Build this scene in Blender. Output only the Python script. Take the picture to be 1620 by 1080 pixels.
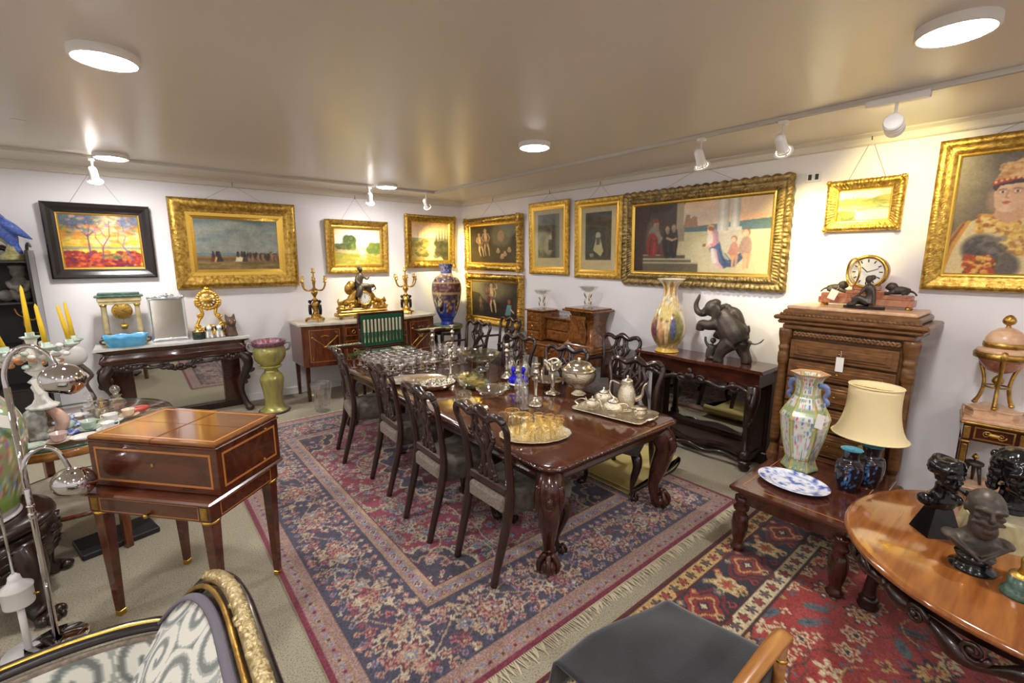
import bpy, math, random
import numpy as np
from mathutils import Matrix, Vector
PI = math.pi
rnd = random.Random(7)
for o in list(bpy.data.objects):
    bpy.data.objects.remove(o)
SC = bpy.context.scene
COL = SC.collection

# ---------------------------------------------------------------- camera
cam = bpy.data.cameras.new('camera')
cam.sensor_fit = 'HORIZONTAL'; cam.sensor_width = 36.0; cam.lens = 723.2 / 1620 * 36
cam.clip_start = 0.02
camo = bpy.data.objects.new('camera', cam); COL.objects.link(camo)
YAW, PITCH, ROLL = -0.69046, 0.18, 0.0021
fw = Vector((-math.sin(YAW) * math.cos(PITCH), math.cos(YAW) * math.cos(PITCH), -math.sin(PITCH)))
rt = Vector((math.cos(YAW), math.sin(YAW), 0)); up = rt.cross(fw)
r2 = rt * math.cos(ROLL) + up * math.sin(ROLL); u2 = -rt * math.sin(ROLL) + up * math.cos(ROLL)
camo.matrix_world = Matrix(((r2.x, u2.x, -fw.x, 0), (r2.y, u2.y, -fw.y, 0), (r2.z, u2.z, -fw.z, 1.95), (0, 0, 0, 1)))
SC.camera = camo

# ---------------------------------------------------------------- world, exposure
w = bpy.data.worlds.new('world'); SC.world = w; w.use_nodes = True
w.node_tree.nodes['Background'].inputs[0].default_value = (0.9, 0.93, 1, 1)
w.node_tree.nodes['Background'].inputs[1].default_value = 0.3
SC.view_settings.view_transform = 'Standard'
SC.view_settings.look = 'None'
SC.view_settings.exposure = 2.98
SC.view_settings.gamma = 1.0
SC.view_settings.use_curve_mapping = False
SC.cycles.max_bounces = 9; SC.cycles.transparent_max_bounces = 24      # many glasses stand behind one another
LED_POWER = 30.0          # emission strength of the round ceiling panels
SPOT_WARM = (1.0, 0.84, 0.34)
SPOT_COOL = (1.0, 0.95, 0.88)
XR, YB, ZC = 4.62, 7.0, 2.92        # right wall, back wall, ceiling
XL, YF = -4.4, -3.6                 # unseen walls that close the room

# ---------------------------------------------------------------- colour and materials
def lin(c):
    c = np.asarray(c, float) / 255.0
    return np.where(c <= 0.04045, c / 12.92, ((c + 0.055) / 1.055) ** 2.4)
def L4(c):
    return tuple(float(x) for x in lin(c)) + (1.0,)
MATS = {}
def mat(name, col=(128, 128, 128), rough=0.5, metal=0.0, col2=None, cs=8.0, st=(1, 1, 1), bump=0.0, bs=60.0, coat=0.0,
        vc=False, spec=0.5, emis=None, es=1.0, lo=0.35, hi=0.65, detail=4, dist=0.0, sheen=0.0, trans=0.0, sss=0.0):
    m = bpy.data.materials.new(name); m.use_nodes = True
    nt = m.node_tree; N = nt.nodes; L = nt.links
    b = N['Principled BSDF']
    b.inputs['Roughness'].default_value = rough; b.inputs['Metallic'].default_value = metal
    b.inputs['Specular IOR Level'].default_value = spec
    b.inputs['Coat Weight'].default_value = coat; b.inputs['Coat Roughness'].default_value = 0.08
    b.inputs['Sheen Weight'].default_value = sheen
    b.inputs['Transmission Weight'].default_value = trans
    b.inputs['Base Color'].default_value = L4(col)
    tc = N.new('ShaderNodeTexCoord')
    def noise(scale, stretch, det=4, d=0.0):
        mp = N.new('ShaderNodeMapping'); mp.inputs['Scale'].default_value = stretch
        L.new(tc.outputs['Object'], mp.inputs[0])
        n = N.new('ShaderNodeTexNoise'); n.inputs['Scale'].default_value = scale
        n.inputs['Detail'].default_value = det; n.inputs['Distortion'].default_value = d
        L.new(mp.outputs[0], n.inputs['Vector']); return n
    src = None
    if vc:
        a = N.new('ShaderNodeAttribute'); a.attribute_name = 'Col'; src = a.outputs['Color']
    if col2 is not None:
        n = noise(cs, st, detail, dist)
        r = N.new('ShaderNodeValToRGB')
        r.color_ramp.elements[0].position = lo; r.color_ramp.elements[1].position = hi
        r.color_ramp.elements[0].color = L4(col); r.color_ramp.elements[1].color = L4(col2)
        L.new(n.outputs['Fac'], r.inputs[0])
        if vc:
            mx = N.new('ShaderNodeMixRGB'); mx.blend_type = 'MULTIPLY'; mx.inputs[0].default_value = 1
            L.new(src, mx.inputs[1]); L.new(r.outputs[0], mx.inputs[2]); src = mx.outputs[0]
        else:
            src = r.outputs[0]
    if src is not None:
        L.new(src, b.inputs['Base Color'])
    if bump:
        n = noise(bs, (1, 1, 1), 3)
        bp = N.new('ShaderNodeBump'); bp.inputs['Strength'].default_value = bump; bp.inputs['Distance'].default_value = 0.01
        L.new(n.outputs['Fac'], bp.inputs['Height']); L.new(bp.outputs[0], b.inputs['Normal'])
    if emis is not None:
        b.inputs['Emission Color'].default_value = L4(emis); b.inputs['Emission Strength'].default_value = es
    MATS[name] = m
    return m
def glassmat(name, tint=(255, 255, 255), ior=1.5, base=0.0):
    m = bpy.data.materials.new(name); m.use_nodes = True
    nt = m.node_tree; N = nt.nodes; L = nt.links; N.clear()
    o = N.new('ShaderNodeOutputMaterial'); mx = N.new('ShaderNodeMixShader')
    t = N.new('ShaderNodeBsdfTransparent'); t.inputs[0].default_value = L4(tint)
    g = N.new('ShaderNodeBsdfGlossy'); g.inputs[1].default_value = 0.03; g.inputs[0].default_value = (1, 1, 1, 1)
    f = N.new('ShaderNodeLayerWeight'); f.inputs[0].default_value = 0.5
    pw = N.new('ShaderNodeMath'); pw.operation = 'POWER'; pw.inputs[1].default_value = 4.0
    mu = N.new('ShaderNodeMath'); mu.operation = 'MULTIPLY'; mu.inputs[1].default_value = 0.75
    ad = N.new('ShaderNodeMath'); ad.operation = 'ADD'; ad.inputs[1].default_value = base + ((ior - 1) / (ior + 1)) ** 2; ad.use_clamp = True
    L.new(f.outputs['Facing'], pw.inputs[0]); L.new(pw.outputs[0], mu.inputs[0]); L.new(mu.outputs[0], ad.inputs[0]); L.new(ad.outputs[0], mx.inputs[0])
    L.new(t.outputs[0], mx.inputs[1]); L.new(g.outputs[0], mx.inputs[2]); L.new(mx.outputs[0], o.inputs[0])
    MATS[name] = m
    return m
mat('wall', (234, 231, 234), 0.75, bump=0.05, bs=300)
mat('ceiling', (222, 215, 203), 0.30, spec=0.4)
mat('moulding', (225, 218, 205), 0.5)
mat('carpet', (120, 108, 89), 0.95, col2=(167, 158, 137), cs=130, lo=0.32, hi=0.52, bump=0.3, bs=420, detail=3)
mat('track', (205, 200, 192), 0.4)
mat('fixture', (235, 232, 228), 0.35)
mat('led', (255, 255, 255), 0.5, emis=(250, 248, 247), es=LED_POWER)
mat('bulb', (255, 250, 235), 0.5, emis=(255, 240, 205), es=14)
mat('bulb_off', (226, 226, 220), 0.15)
mat('mahogany', (52, 24, 16), 0.2, col2=(74, 35, 22), cs=3.5, st=(1.2, 6, 3), coat=0.5, dist=0.3)
mat('mahogany_top', (67, 32, 20), 0.12, col2=(89, 46, 30), cs=4.0, st=(9, 0.7, 1), coat=0.7, dist=0.3)
mat('dark_wood', (30, 17, 13), 0.3, col2=(49, 26, 18), cs=6, st=(3, 3, 1), coat=0.3)
mat('chair_wood', (34, 18, 14), 0.24, col2=(55, 29, 22), cs=9, st=(2, 2, 1), coat=0.5)
mat('red_wood', (81, 35, 17), 0.22, col2=(118, 60, 29), cs=4, st=(6, 6, 1.2), coat=0.5, dist=0.7)
mat('vanity_wood', (69, 30, 16), 0.2, col2=(95, 46, 25), cs=3.2, st=(1.3, 5, 5), coat=0.6, dist=0.6)
mat('vanity_top', (110, 62, 29), 0.12, col2=(131, 81, 41), cs=3, st=(1.2, 6, 1), coat=0.6, dist=0.8)
mat('inlay', (188, 122, 62), 0.3)
mat('oak', (89, 57, 28), 0.35, col2=(126, 84, 45), cs=6, st=(2, 2, 7), coat=0.2, bump=0.15, bs=120)
mat('walnut', (94, 53, 22), 0.25, col2=(141, 90, 42), cs=10, st=(1, 1, 1), coat=0.4, dist=2.0)
mat('satin_wood', (158, 97, 41), 0.2, col2=(184, 128, 63), cs=3, st=(6, 1, 1), coat=0.6, dist=0.8)
mat('round_top', (124, 70, 32), 0.12, col2=(154, 96, 46), cs=3.4, st=(0.8, 8, 1), coat=0.8, dist=0.3)
mat('honey_wood', (151, 96, 43), 0.28, col2=(175, 120, 60), cs=5, st=(1, 8, 8), coat=0.4)
mat('gold', (220, 182, 92), 0.32, 0.85, col2=(158, 120, 48), cs=30, bump=0.35, bs=90)
mat('gold_bright', (238, 196, 92), 0.25, 0.9, bump=0.1, bs=60)
mat('gold_old', (178, 154, 100), 0.42, 0.75, col2=(112, 92, 56), cs=18, bump=0.5, bs=80)
mat('ormolu', (206, 166, 86), 0.33, 0.9, col2=(150, 112, 50), cs=16, bump=0.3, bs=120)
mat('brass', (210, 172, 84), 0.25, 1.0)
mat('bronze', (62, 56, 51), 0.45, 0.4, col2=(88, 78, 68), cs=10, bump=0.2, bs=50)
mat('bronze_black', (26, 25, 27), 0.2, 0.5, coat=0.3)
mat('silver', (226, 220, 206), 0.14, 1.0, bump=0.06, bs=60)
mat('silver_chased', (224, 214, 194), 0.2, 1.0, bump=0.7, bs=110)
mat('silver_frame', (196, 200, 204), 0.3, 0.9, bump=0.2, bs=80)
mat('chrome', (214, 212, 216), 0.03, 1.0)
mat('mirror', (205, 205, 200), 0.02, 1.0)
mat('mirror_old', (176, 172, 162), 0.12, 0.95)
mat('marble_cream', (212, 204, 186), 0.25, col2=(184, 172, 150), cs=6, dist=1.5)
mat('marble_white', (214, 214, 208), 0.28, col2=(190, 192, 190), cs=5, dist=1.5)
mat('marble_red', (150, 88, 66), 0.25, col2=(188, 134, 104), cs=14, dist=1.2)
mat('marble_pink', (196, 150, 116), 0.3, col2=(220, 184, 150), cs=12, dist=1.2)
mat('marble_green', (52, 78, 68), 0.25, col2=(84, 110, 96), cs=20, dist=1.2)
mat('alabaster', (196, 182, 138), 0.35, col2=(168, 150, 106), cs=14)
mat('onyx', (170, 156, 112), 0.22, col2=(196, 186, 150), cs=9, dist=2)
mat('velvet', (56, 48, 42), 0.9, col2=(82, 72, 62), cs=26, sheen=0.12, bump=0.2, bs=250)
mat('velvet_light', (108, 96, 86), 0.9, col2=(140, 126, 112), cs=60, sheen=0.1, bump=0.2, bs=250)
mat('black_cloth', (22, 23, 26), 0.95, col2=(37, 38, 42), cs=7, sheen=0.3, bump=0.25, bs=260)
mat('underlay', (196, 178, 116), 0.95, bump=0.3, bs=180)
mat('braid', (112, 106, 118), 0.8, bump=0.4, bs=300)
mat('black_edge', (30, 26, 26), 0.8)
mat('vc_paint', vc=True, rough=0.45, bump=0.12, bs=160)
mat('vc_print', vc=True, rough=0.7)
mat('vc_china', vc=True, rough=0.12, coat=0.5)
mat('vc_rug', (190, 190, 190), vc=True, rough=0.95, col2=(255, 255, 255), cs=110, bump=0.35, bs=220, sheen=0.2)
mat('vc_fabric', vc=True, rough=0.85, bump=0.2, bs=320, sheen=0.2)
mat('white_china', (232, 230, 224), 0.12, coat=0.4)
mat('white_paint', (224, 222, 220), 0.35)
mat('plastic_white', (228, 226, 222), 0.4)
mat('black_plastic', (28, 27, 28), 0.4)
mat('paper', (236, 232, 224), 0.9)
mat('string', (214, 208, 196), 0.9)
mat('wire', (120, 112, 100), 0.5, 0.6)
mat('candle', (238, 196, 40), 0.5)
mat('blue_glass', (24, 18, 196), 0.05, coat=0.6)
mat('turquoise', (74, 156, 206), 0.2, coat=0.5, col2=(104, 182, 224), cs=12)
mat('lustre', (168, 164, 84), 0.12, 0.3, col2=(142, 106, 112), cs=7, st=(1.6, 1.6, 0.35), coat=0.7, lo=0.5, hi=0.75)
mat('lustre_rim', (150, 104, 116), 0.18, 0.35, col2=(110, 70, 92), cs=30, coat=0.6, bump=0.4, bs=90)
mat('terracotta', (214, 150, 100), 0.6)
mat('leather', (72, 52, 34), 0.45, col2=(96, 72, 48), cs=20)
mat('dark_green', (34, 44, 38), 0.3)
mat('baize', (16, 82, 54), 0.9)
mat('ivory', (228, 208, 180), 0.3)
mat('shade', (236, 216, 166), 0.8, trans=0.0)
mat('stone', (118, 112, 104), 0.85, col2=(92, 88, 82), cs=18, bump=0.5, bs=50)
mat('parrot_blue', (62, 86, 168), 0.18, col2=(90, 118, 196), cs=40, coat=0.4)
mat('handle_blue', (112, 128, 176), 0.2, coat=0.4)
mat('moss', (122, 118, 74), 0.4, col2=(168, 160, 112), cs=30, bump=0.4, bs=70)
mat('frosted', (206, 204, 200), 0.5)
mat('green_edge', (40, 92, 78), 0.1)
mat('fur_brown', (74, 54, 44), 0.5, col2=(104, 78, 60), cs=20)
mat('grey_glaze', (112, 112, 106), 0.25, col2=(158, 156, 146), cs=30, bump=0.3, bs=90)
mat('pink_glaze', (204, 150, 130), 0.25, col2=(220, 190, 172), cs=10)
mat('coral', (190, 70, 52), 0.3)
mat('mint', (168, 196, 176), 0.15, col2=(206, 214, 200), cs=30, coat=0.3)
mat('blush', (214, 178, 170), 0.15, col2=(226, 214, 204), cs=24, coat=0.3)
mat('blue_print', (216, 222, 232), 0.15, col2=(84, 108, 190), cs=26, lo=0.45, hi=0.55)
mat('canvas_back', (120, 100, 70), 0.9)
mat('fringe', (196, 184, 156), 0.95)
mat('dark_panel', (30, 28, 30), 0.6)
mat('black_rim', (30, 24, 26), 0.25, coat=0.4)
mat('gilt_pale', (226, 210, 164), 0.28, 0.85, col2=(160, 136, 88), cs=70, bump=0.6, bs=130)
glassmat('glass', (250, 252, 250), 1.52, 0.05)
glassmat('crystal', (248, 250, 250), 1.7, 0.16)
glassmat('amber_glass', (253, 243, 208), 1.6, 0.18)
glassmat('green_glass', (196, 214, 120), 1.55, 0.06)
glassmat('smoke_glass', (228, 234, 228), 1.55, 0.10)
glassmat('pane', (252, 252, 250), 1.4, 0.0)
glassmat('violet_glass', (200, 150, 190), 1.5, 0.06)

# ---------------------------------------------------------------- mesh builder
def Tm(x=0, y=0, z=0): return Matrix.Translation((x, y, z))
def Rm(a, ax='Z'): return Matrix.Rotation(a, 4, ax)
def Sm(x, y=None, z=None):
    y = x if y is None else y; z = x if z is None else z
    return Matrix.Diagonal((x, y, z, 1))
def cat(pts, k=6, closed=False):
    P = [np.array(p, float) for p in pts]; n = len(P); out = []
    if n < 3: return P
    for i in range(n if closed else n - 1):
        if closed: a, b, c, d = P[(i - 1) % n], P[i], P[(i + 1) % n], P[(i + 2) % n]
        else: a, b, c, d = P[max(i - 1, 0)], P[i], P[i + 1], P[min(i + 2, n - 1)]
        for j in range(k):
            t = j / k
            out.append(0.5 * (2 * b + (c - a) * t + (2 * a - 5 * b + 4 * c - d) * t * t + (3 * b - a - 3 * c + d) * t ** 3))
    if not closed: out.append(P[-1])
    return out
class MB:
    def __init__(s):
        s.v = []; s.f = []; s.n = 0; s.sm = []; s.c = []
    def add(s, vs, fs, smooth=True, M=None, col=None):
        vs = np.asarray(vs, float)
        if M is not None:
            A = np.array(M); vs = vs @ A[:3, :3].T + A[:3, 3]
        s.v.append(vs); k = s.n
        s.f.extend([tuple(i + k for i in f) for f in fs]); s.sm.extend([smooth] * len(fs))
        s.n += len(vs)
        if col is not None: s.c.append(np.asarray(col, float))
        return s
    def box(s, c, d, b=0.0, M=None, taper=None):
        hx, hy, hz = d[0] / 2, d[1] / 2, d[2] / 2
        b = min(b, hx * 0.9, hy * 0.9, hz * 0.9)
        vs = []; idx = {}
        if b <= 0:
            for sx in (-1, 1):
                for sy in (-1, 1):
                    for sz in (-1, 1):
                        vs.append((sx * hx, sy * hy, sz * hz))
            fs = [(0, 1, 3, 2), (4, 6, 7, 5), (0, 4, 5, 1), (2, 3, 7, 6), (0, 2, 6, 4), (1, 5, 7, 3)]
        else:
            for sx in (-1, 1):
                for sy in (-1, 1):
                    for sz in (-1, 1):
                        for a in range(3):
                            q = [sx * (hx - b), sy * (hy - b), sz * (hz - b)]
                            q[a] += (sx, sy, sz)[a] * b
                            idx[(sx, sy, sz, a)] = len(vs); vs.append(q)
            fs = []
            for a in range(3):
                o1, o2 = (a + 1) % 3, (a + 2) % 3
                for sg in (-1, 1):
                    ring = []
                    for (p, q) in ((-1, -1), (1, -1), (1, 1), (-1, 1)):
                        k = [0, 0, 0]; k[a] = sg; k[o1] = p; k[o2] = q
                        ring.append(idx[(k[0], k[1], k[2], a)])
                    fs.append(tuple(ring if sg > 0 else ring[::-1]))
                for p in (-1, 1):
                    for q in (-1, 1):
                        r = []
                        for (sg, ax) in ((-1, o1), (1, o1), (1, o2), (-1, o2)):
                            k = [0, 0, 0]; k[a] = sg; k[o1] = p; k[o2] = q
                            r.append(idx[(k[0], k[1], k[2], ax)])
                        fs.append(tuple(r if p * q > 0 else r[::-1]))
            for sx in (-1, 1):
                for sy in (-1, 1):
                    for sz in (-1, 1):
                        r = [idx[(sx, sy, sz, a)] for a in range(3)]
                        fs.append(tuple(r if sx * sy * sz > 0 else r[::-1]))
        vs = np.array(vs, float)
        if taper is not None:
            t = np.where(vs[:, 2] < 0, taper, 1.0); vs[:, 0] *= t; vs[:, 1] *= t
        return s.add(vs + np.array(c), fs, False, M)
    def lathe(s, prof, n=20, c=(0, 0, 0), sx=1.0, sy=1.0, fl=None, M=None, smooth=True, colf=None, k=0, rot=0.0, cap=True):
        if k: prof = [tuple(p) for p in cat(prof, k)]
        th = np.arange(n) * 2 * PI / n + rot
        vs = []; cl = []
        for i, (r, z) in enumerate(prof):
            rr = r * np.ones(n)
            if fl is not None:
                cnt, amp = fl[0], fl[1]
                if len(fl) < 3 or (fl[2] <= z <= fl[3]): rr = r * (1 + amp * np.cos(cnt * th))
            vs.append(np.stack([rr * np.cos(th) * sx + c[0], rr * np.sin(th) * sy + c[1], np.full(n, z + c[2])], 1))
            if colf is not None: cl.append(np.array([colf(t, z) for t in th]))
        fs = []
        for i in range(len(prof) - 1):
            for j in range(n):
                a = i * n + j; b = i * n + (j + 1) % n
                fs.append((a, b, b + n, a + n))
        if cap:
            if prof[0][0] > 1e-4: fs.append(tuple(range(n))[::-1])
            if prof[-1][0] > 1e-4: fs.append(tuple(range((len(prof) - 1) * n, len(prof) * n)))
        return s.add(np.concatenate(vs), fs, smooth, M, np.concatenate(cl) if colf is not None else None)
    def tube(s, pts, r, n=8, k=0, closed=False, flat=(1, 1), M=None, smooth=True, cap=True, upv=(0, 0, 1)):
        P = [np.array(p, float) for p in pts]
        if np.isscalar(r): R = [r] * len(P)
        else: R = list(r)
        if k and len(P) > 2:
            R = [float(x[0]) for x in cat([(x, 0, 0) for x in R], k, closed)]
            P = cat(P, k, closed)
        m = len(P); u = np.array(upv, float)
        th = np.arange(n) * 2 * PI / n
        vs = []; side = None
        for i in range(m):
            a = P[(i - 1) % m] if (closed or i > 0) else P[i]
            b = P[(i + 1) % m] if (closed or i < m - 1) else P[i]
            t = b - a; t = t / (np.linalg.norm(t) + 1e-9)
            if side is None:
                side = np.cross(t, u)
                if np.linalg.norm(side) < 1e-3: side = np.cross(t, np.array([0.0, 1.0, 0.02]))
            side = side - t * (side @ t); side /= (np.linalg.norm(side) + 1e-9)
            nr = np.cross(side, t)
            rr = max(R[i], 1e-4)
            vs.append(P[i] + rr * (np.outer(np.cos(th) * flat[0], side) + np.outer(np.sin(th) * flat[1], nr)))
        fs = []
        for i in range(m if closed else m - 1):
            for j in range(n):
                a = i * n + j; b = i * n + (j + 1) % n; c = ((i + 1) % m) * n
                fs.append((a, b, c + (j + 1) % n, c + j))
        if not closed and cap:
            fs.append(tuple(range(n))[::-1]); fs.append(tuple(range((m - 1) * n, m * n)))
        return s.add(np.concatenate(vs), fs, smooth, M)
    def prism(s, poly, h, M=None, smooth=False, top=1.0):
        n = len(poly); P = np.array(poly, float); c = P.mean(0); Q = c + (P - c) * top
        vs = np.concatenate([np.c_[P, np.zeros(n)], np.c_[Q, np.full(n, h)]])
        fs = [tuple(range(n))[::-1], tuple(range(n, 2 * n))]
        for i in range(n):
            j = (i + 1) % n; fs.append((i, j, j + n, i + n))
        s.add(vs, fs, smooth, M)
        return s
    def ball(s, c, r, n=12, m=8, M=None, colf=None):
        if np.isscalar(r): r = (r, r, r)
        pr = [(math.sin(PI * i / m), -math.cos(PI * i / m)) for i in range(m + 1)]
        A = Tm(*c) @ Sm(*r)
        if M is not None: A = M @ A
        return s.lathe([(max(p[0], 1e-5), p[1]) for p in pr], n, M=A, cap=False, colf=colf)
    def loft(s, rings, smooth=True, cap=True, M=None, closed=True):
        n = len(rings[0]); fs = []
        for i in range(len(rings) - 1):
            for j in range(n if closed else n - 1):
                a = i * n + j; b = i * n + (j + 1) % n
                fs.append((a, b, b + n, a + n))
        if cap and closed:
            fs.append(tuple(range(n))[::-1]); fs.append(tuple(range((len(rings) - 1) * n, len(rings) * n)))
        return s.add(np.concatenate([np.asarray(r, float) for r in rings]), fs, smooth, M)
    def grid(s, f, nu, nv, smooth=True, colf=None, M=None, col=None):
        vs = []; cl = []
        for j in range(nv + 1):
            for i in range(nu + 1):
                vs.append(f(i / nu, j / nv))
                if colf: cl.append(colf(i / nu, j / nv))
        fs = []
        for j in range(nv):
            for i in range(nu):
                a = j * (nu + 1) + i; fs.append((a, a + 1, a + nu + 2, a + nu + 1))
        if col is not None: cl = col
        return s.add(vs, fs, smooth, M, cl if (colf or col is not None) else None)
    def mesh(s, name):
        me = bpy.data.meshes.new(name)
        v = np.concatenate(s.v)
        me.from_pydata(v.tolist(), [], s.f)
        me.polygons.foreach_set('use_smooth', s.sm)
        if s.c:
            c = np.concatenate(s.c)
            if len(c) == len(v):
                at = me.color_attributes.new('Col', 'FLOAT_COLOR', 'POINT')
                at.data.foreach_set('color', np.c_[c, np.ones(len(c))].astype(np.float32).ravel())
        me.update()
        return me
def link(name, data, parent=None):
    o = bpy.data.objects.new(name, data); COL.objects.link(o)
    if parent is not None: o.parent = parent
    return o
def P(name, mb, m, parent=None, label=None, kind=None):
    me = mb.mesh(name); me.materials.append(MATS[m])
    o = link(name, me, parent)
    if label: o['label'] = label
    if kind: o['kind'] = kind
    return o
def tag(o, label, cat_, group=None, loc=(0, 0, 0), rz=0.0):
    o.location = loc; o.rotation_euler = (0, 0, rz)
    o['label'] = label; o['category'] = cat_
    if group: o['group'] = group
    return o
def E(name, label, cat_, loc=(0, 0, 0), rz=0.0, group=None):
    return tag(link(name, None), label, cat_, group, loc, rz)
def TH(name, mb, m, label, cat_, loc=(0, 0, 0), rz=0.0, group=None):
    return tag(P(name, mb, m), label, cat_, group, loc, rz)
def dup(o, label, loc, rz=0.0, group=None):
    def cp(q, par):
        c = q.copy(); COL.objects.link(c); c.parent = par
        for ch in q.children: cp(ch, c)
        return c
    c = cp(o, None); c.location = loc; c.rotation_euler = (0, 0, rz); c['label'] = label
    if group: c['group'] = group
    return c
def ST(name, mb, m):
    o = P(name, mb, m); o['kind'] = 'structure'; return o
def pixgrid(arr, w, h, z=0.0, plane='xy'):
    """colour raster (H,W,3 sRGB 0-255, row 0 = top) on a flat point grid w x h metres"""
    H, W = arr.shape[:2]
    xs = np.linspace(-w / 2, w / 2, W); ys = np.linspace(h / 2, -h / 2, H)
    X, Y = np.meshgrid(xs, ys)
    v = np.stack([X.ravel(), Y.ravel(), np.full(X.size, z)], 1) if plane == 'xy' else np.stack([X.ravel(), np.full(X.size, z), Y.ravel()], 1)
    i = np.arange(W * H).reshape(H, W)
    f = np.stack([i[1:, :-1].ravel(), i[1:, 1:].ravel(), i[:-1, 1:].ravel(), i[:-1, :-1].ravel()], 1)
    mb = MB(); mb.v = [v]; mb.n = len(v); mb.f = f.tolist(); mb.sm = [False] * len(f); mb.c = [lin(arr.reshape(-1, 3))]
    return mb

# ================================================================ the setting
def slab(name, c, d, m): return ST(name, MB().box(c, d), m)
slab('floor', ((XL + XR) / 2, (YF + YB) / 2, -0.05), (XR - XL + 0.4, YB - YF + 0.4, 0.1), 'carpet')
slab('ceiling', ((XL + XR) / 2, (YF + YB) / 2, ZC + 0.05), (XR - XL + 0.4, YB - YF + 0.4, 0.1), 'ceiling')
slab('wall_back', ((XL + XR) / 2, YB + 0.1, ZC / 2), (XR - XL + 0.4, 0.2, ZC), 'wall')
slab('wall_right', (XR + 0.1, (YF + YB) / 2, ZC / 2), (0.2, YB - YF, ZC), 'wall')
slab('wall_left', (XL - 0.1, (YF + YB) / 2, ZC / 2), (0.2, YB - YF, ZC), 'wall')
slab('wall_front', ((XL + XR) / 2, YF - 0.1, ZC / 2), (XR - XL + 0.4, 0.2, ZC), 'wall')
def cove(L):
    m = MB()
    pr = [(0, 0), (-0.055, 0), (-0.055, -0.012), (-0.02, -0.03), (-0.02, -0.075), (-0.028, -0.085), (0, -0.09)]
    m.loft([[(x, y, z) for (y, z) in pr] for x in (-L / 2, L / 2)], smooth=False)
    return m
t = ST('trim_1', cove(XR - XL), 'moulding'); t.location = ((XL + XR) / 2, YB, ZC)
t = ST('trim_2', cove(YB - YF - 0.06), 'moulding'); t.location = (XR, (YF + YB) / 2 - 0.03, ZC); t.rotation_euler = (0, 0, -PI / 2)
def skirting(name, L, loc, rz):
    m = MB(); pr = [(0, 0), (-0.016, 0), (-0.016, 0.09), (-0.006, 0.105), (0, 0.105)]
    m.loft([[(x, y, z) for (y, z) in pr] for x in (-L / 2, L / 2)], smooth=False)
    o = ST(name, m, 'wall'); o.location = loc; o.rotation_euler = (0, 0, rz)
skirting('baseboard_back', XR - XL, ((XL + XR) / 2, YB, 0), 0)
skirting('baseboard_right', YB - YF - 0.04, (XR, (YF + YB) / 2 - 0.02, 0), -PI / 2)

# ---- round ceiling lights
def led(label, x, y, group='round ceiling lights'):
    e = E('ceiling_light', label, 'ceiling light', (x, y, ZC), 0, group)
    P('housing', MB().lathe([(0.138, 0), (0.138, -0.034), (0.132, -0.04), (0.119, -0.04), (0.119, -0.03), (0.0001, -0.03)], 40, cap=False), 'fixture', e)
    P('diffuser', MB().lathe([(0.1185, -0.032), (0.112, -0.043), (0.0001, -0.046)], 40, cap=False), 'led', e)
    return e
led('large round ceiling light at upper left, above the inlaid mahogany box table', 0.02, 3.12)
led('round ceiling light near the back wall above the dark-framed tree painting', -0.02, 6.02)
led('small-looking round ceiling light near the room corner above the sideboard', 2.79, 6.02)
led('round ceiling light in the middle, over the far end of the dining table', 2.80, 3.09)
led('bright round ceiling light at the top right, above the small landscape', 2.79, 0.45)
for (x, y) in ((0, 0.3), (-2.8, 0.3), (-2.8, 3.1), (-2.8, 6.0), (0, -2.4), (2.8, -2.4), (-2.8, -2.4)):
    led('round ceiling light behind the viewpoint, outside the picture', x, y)

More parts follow.
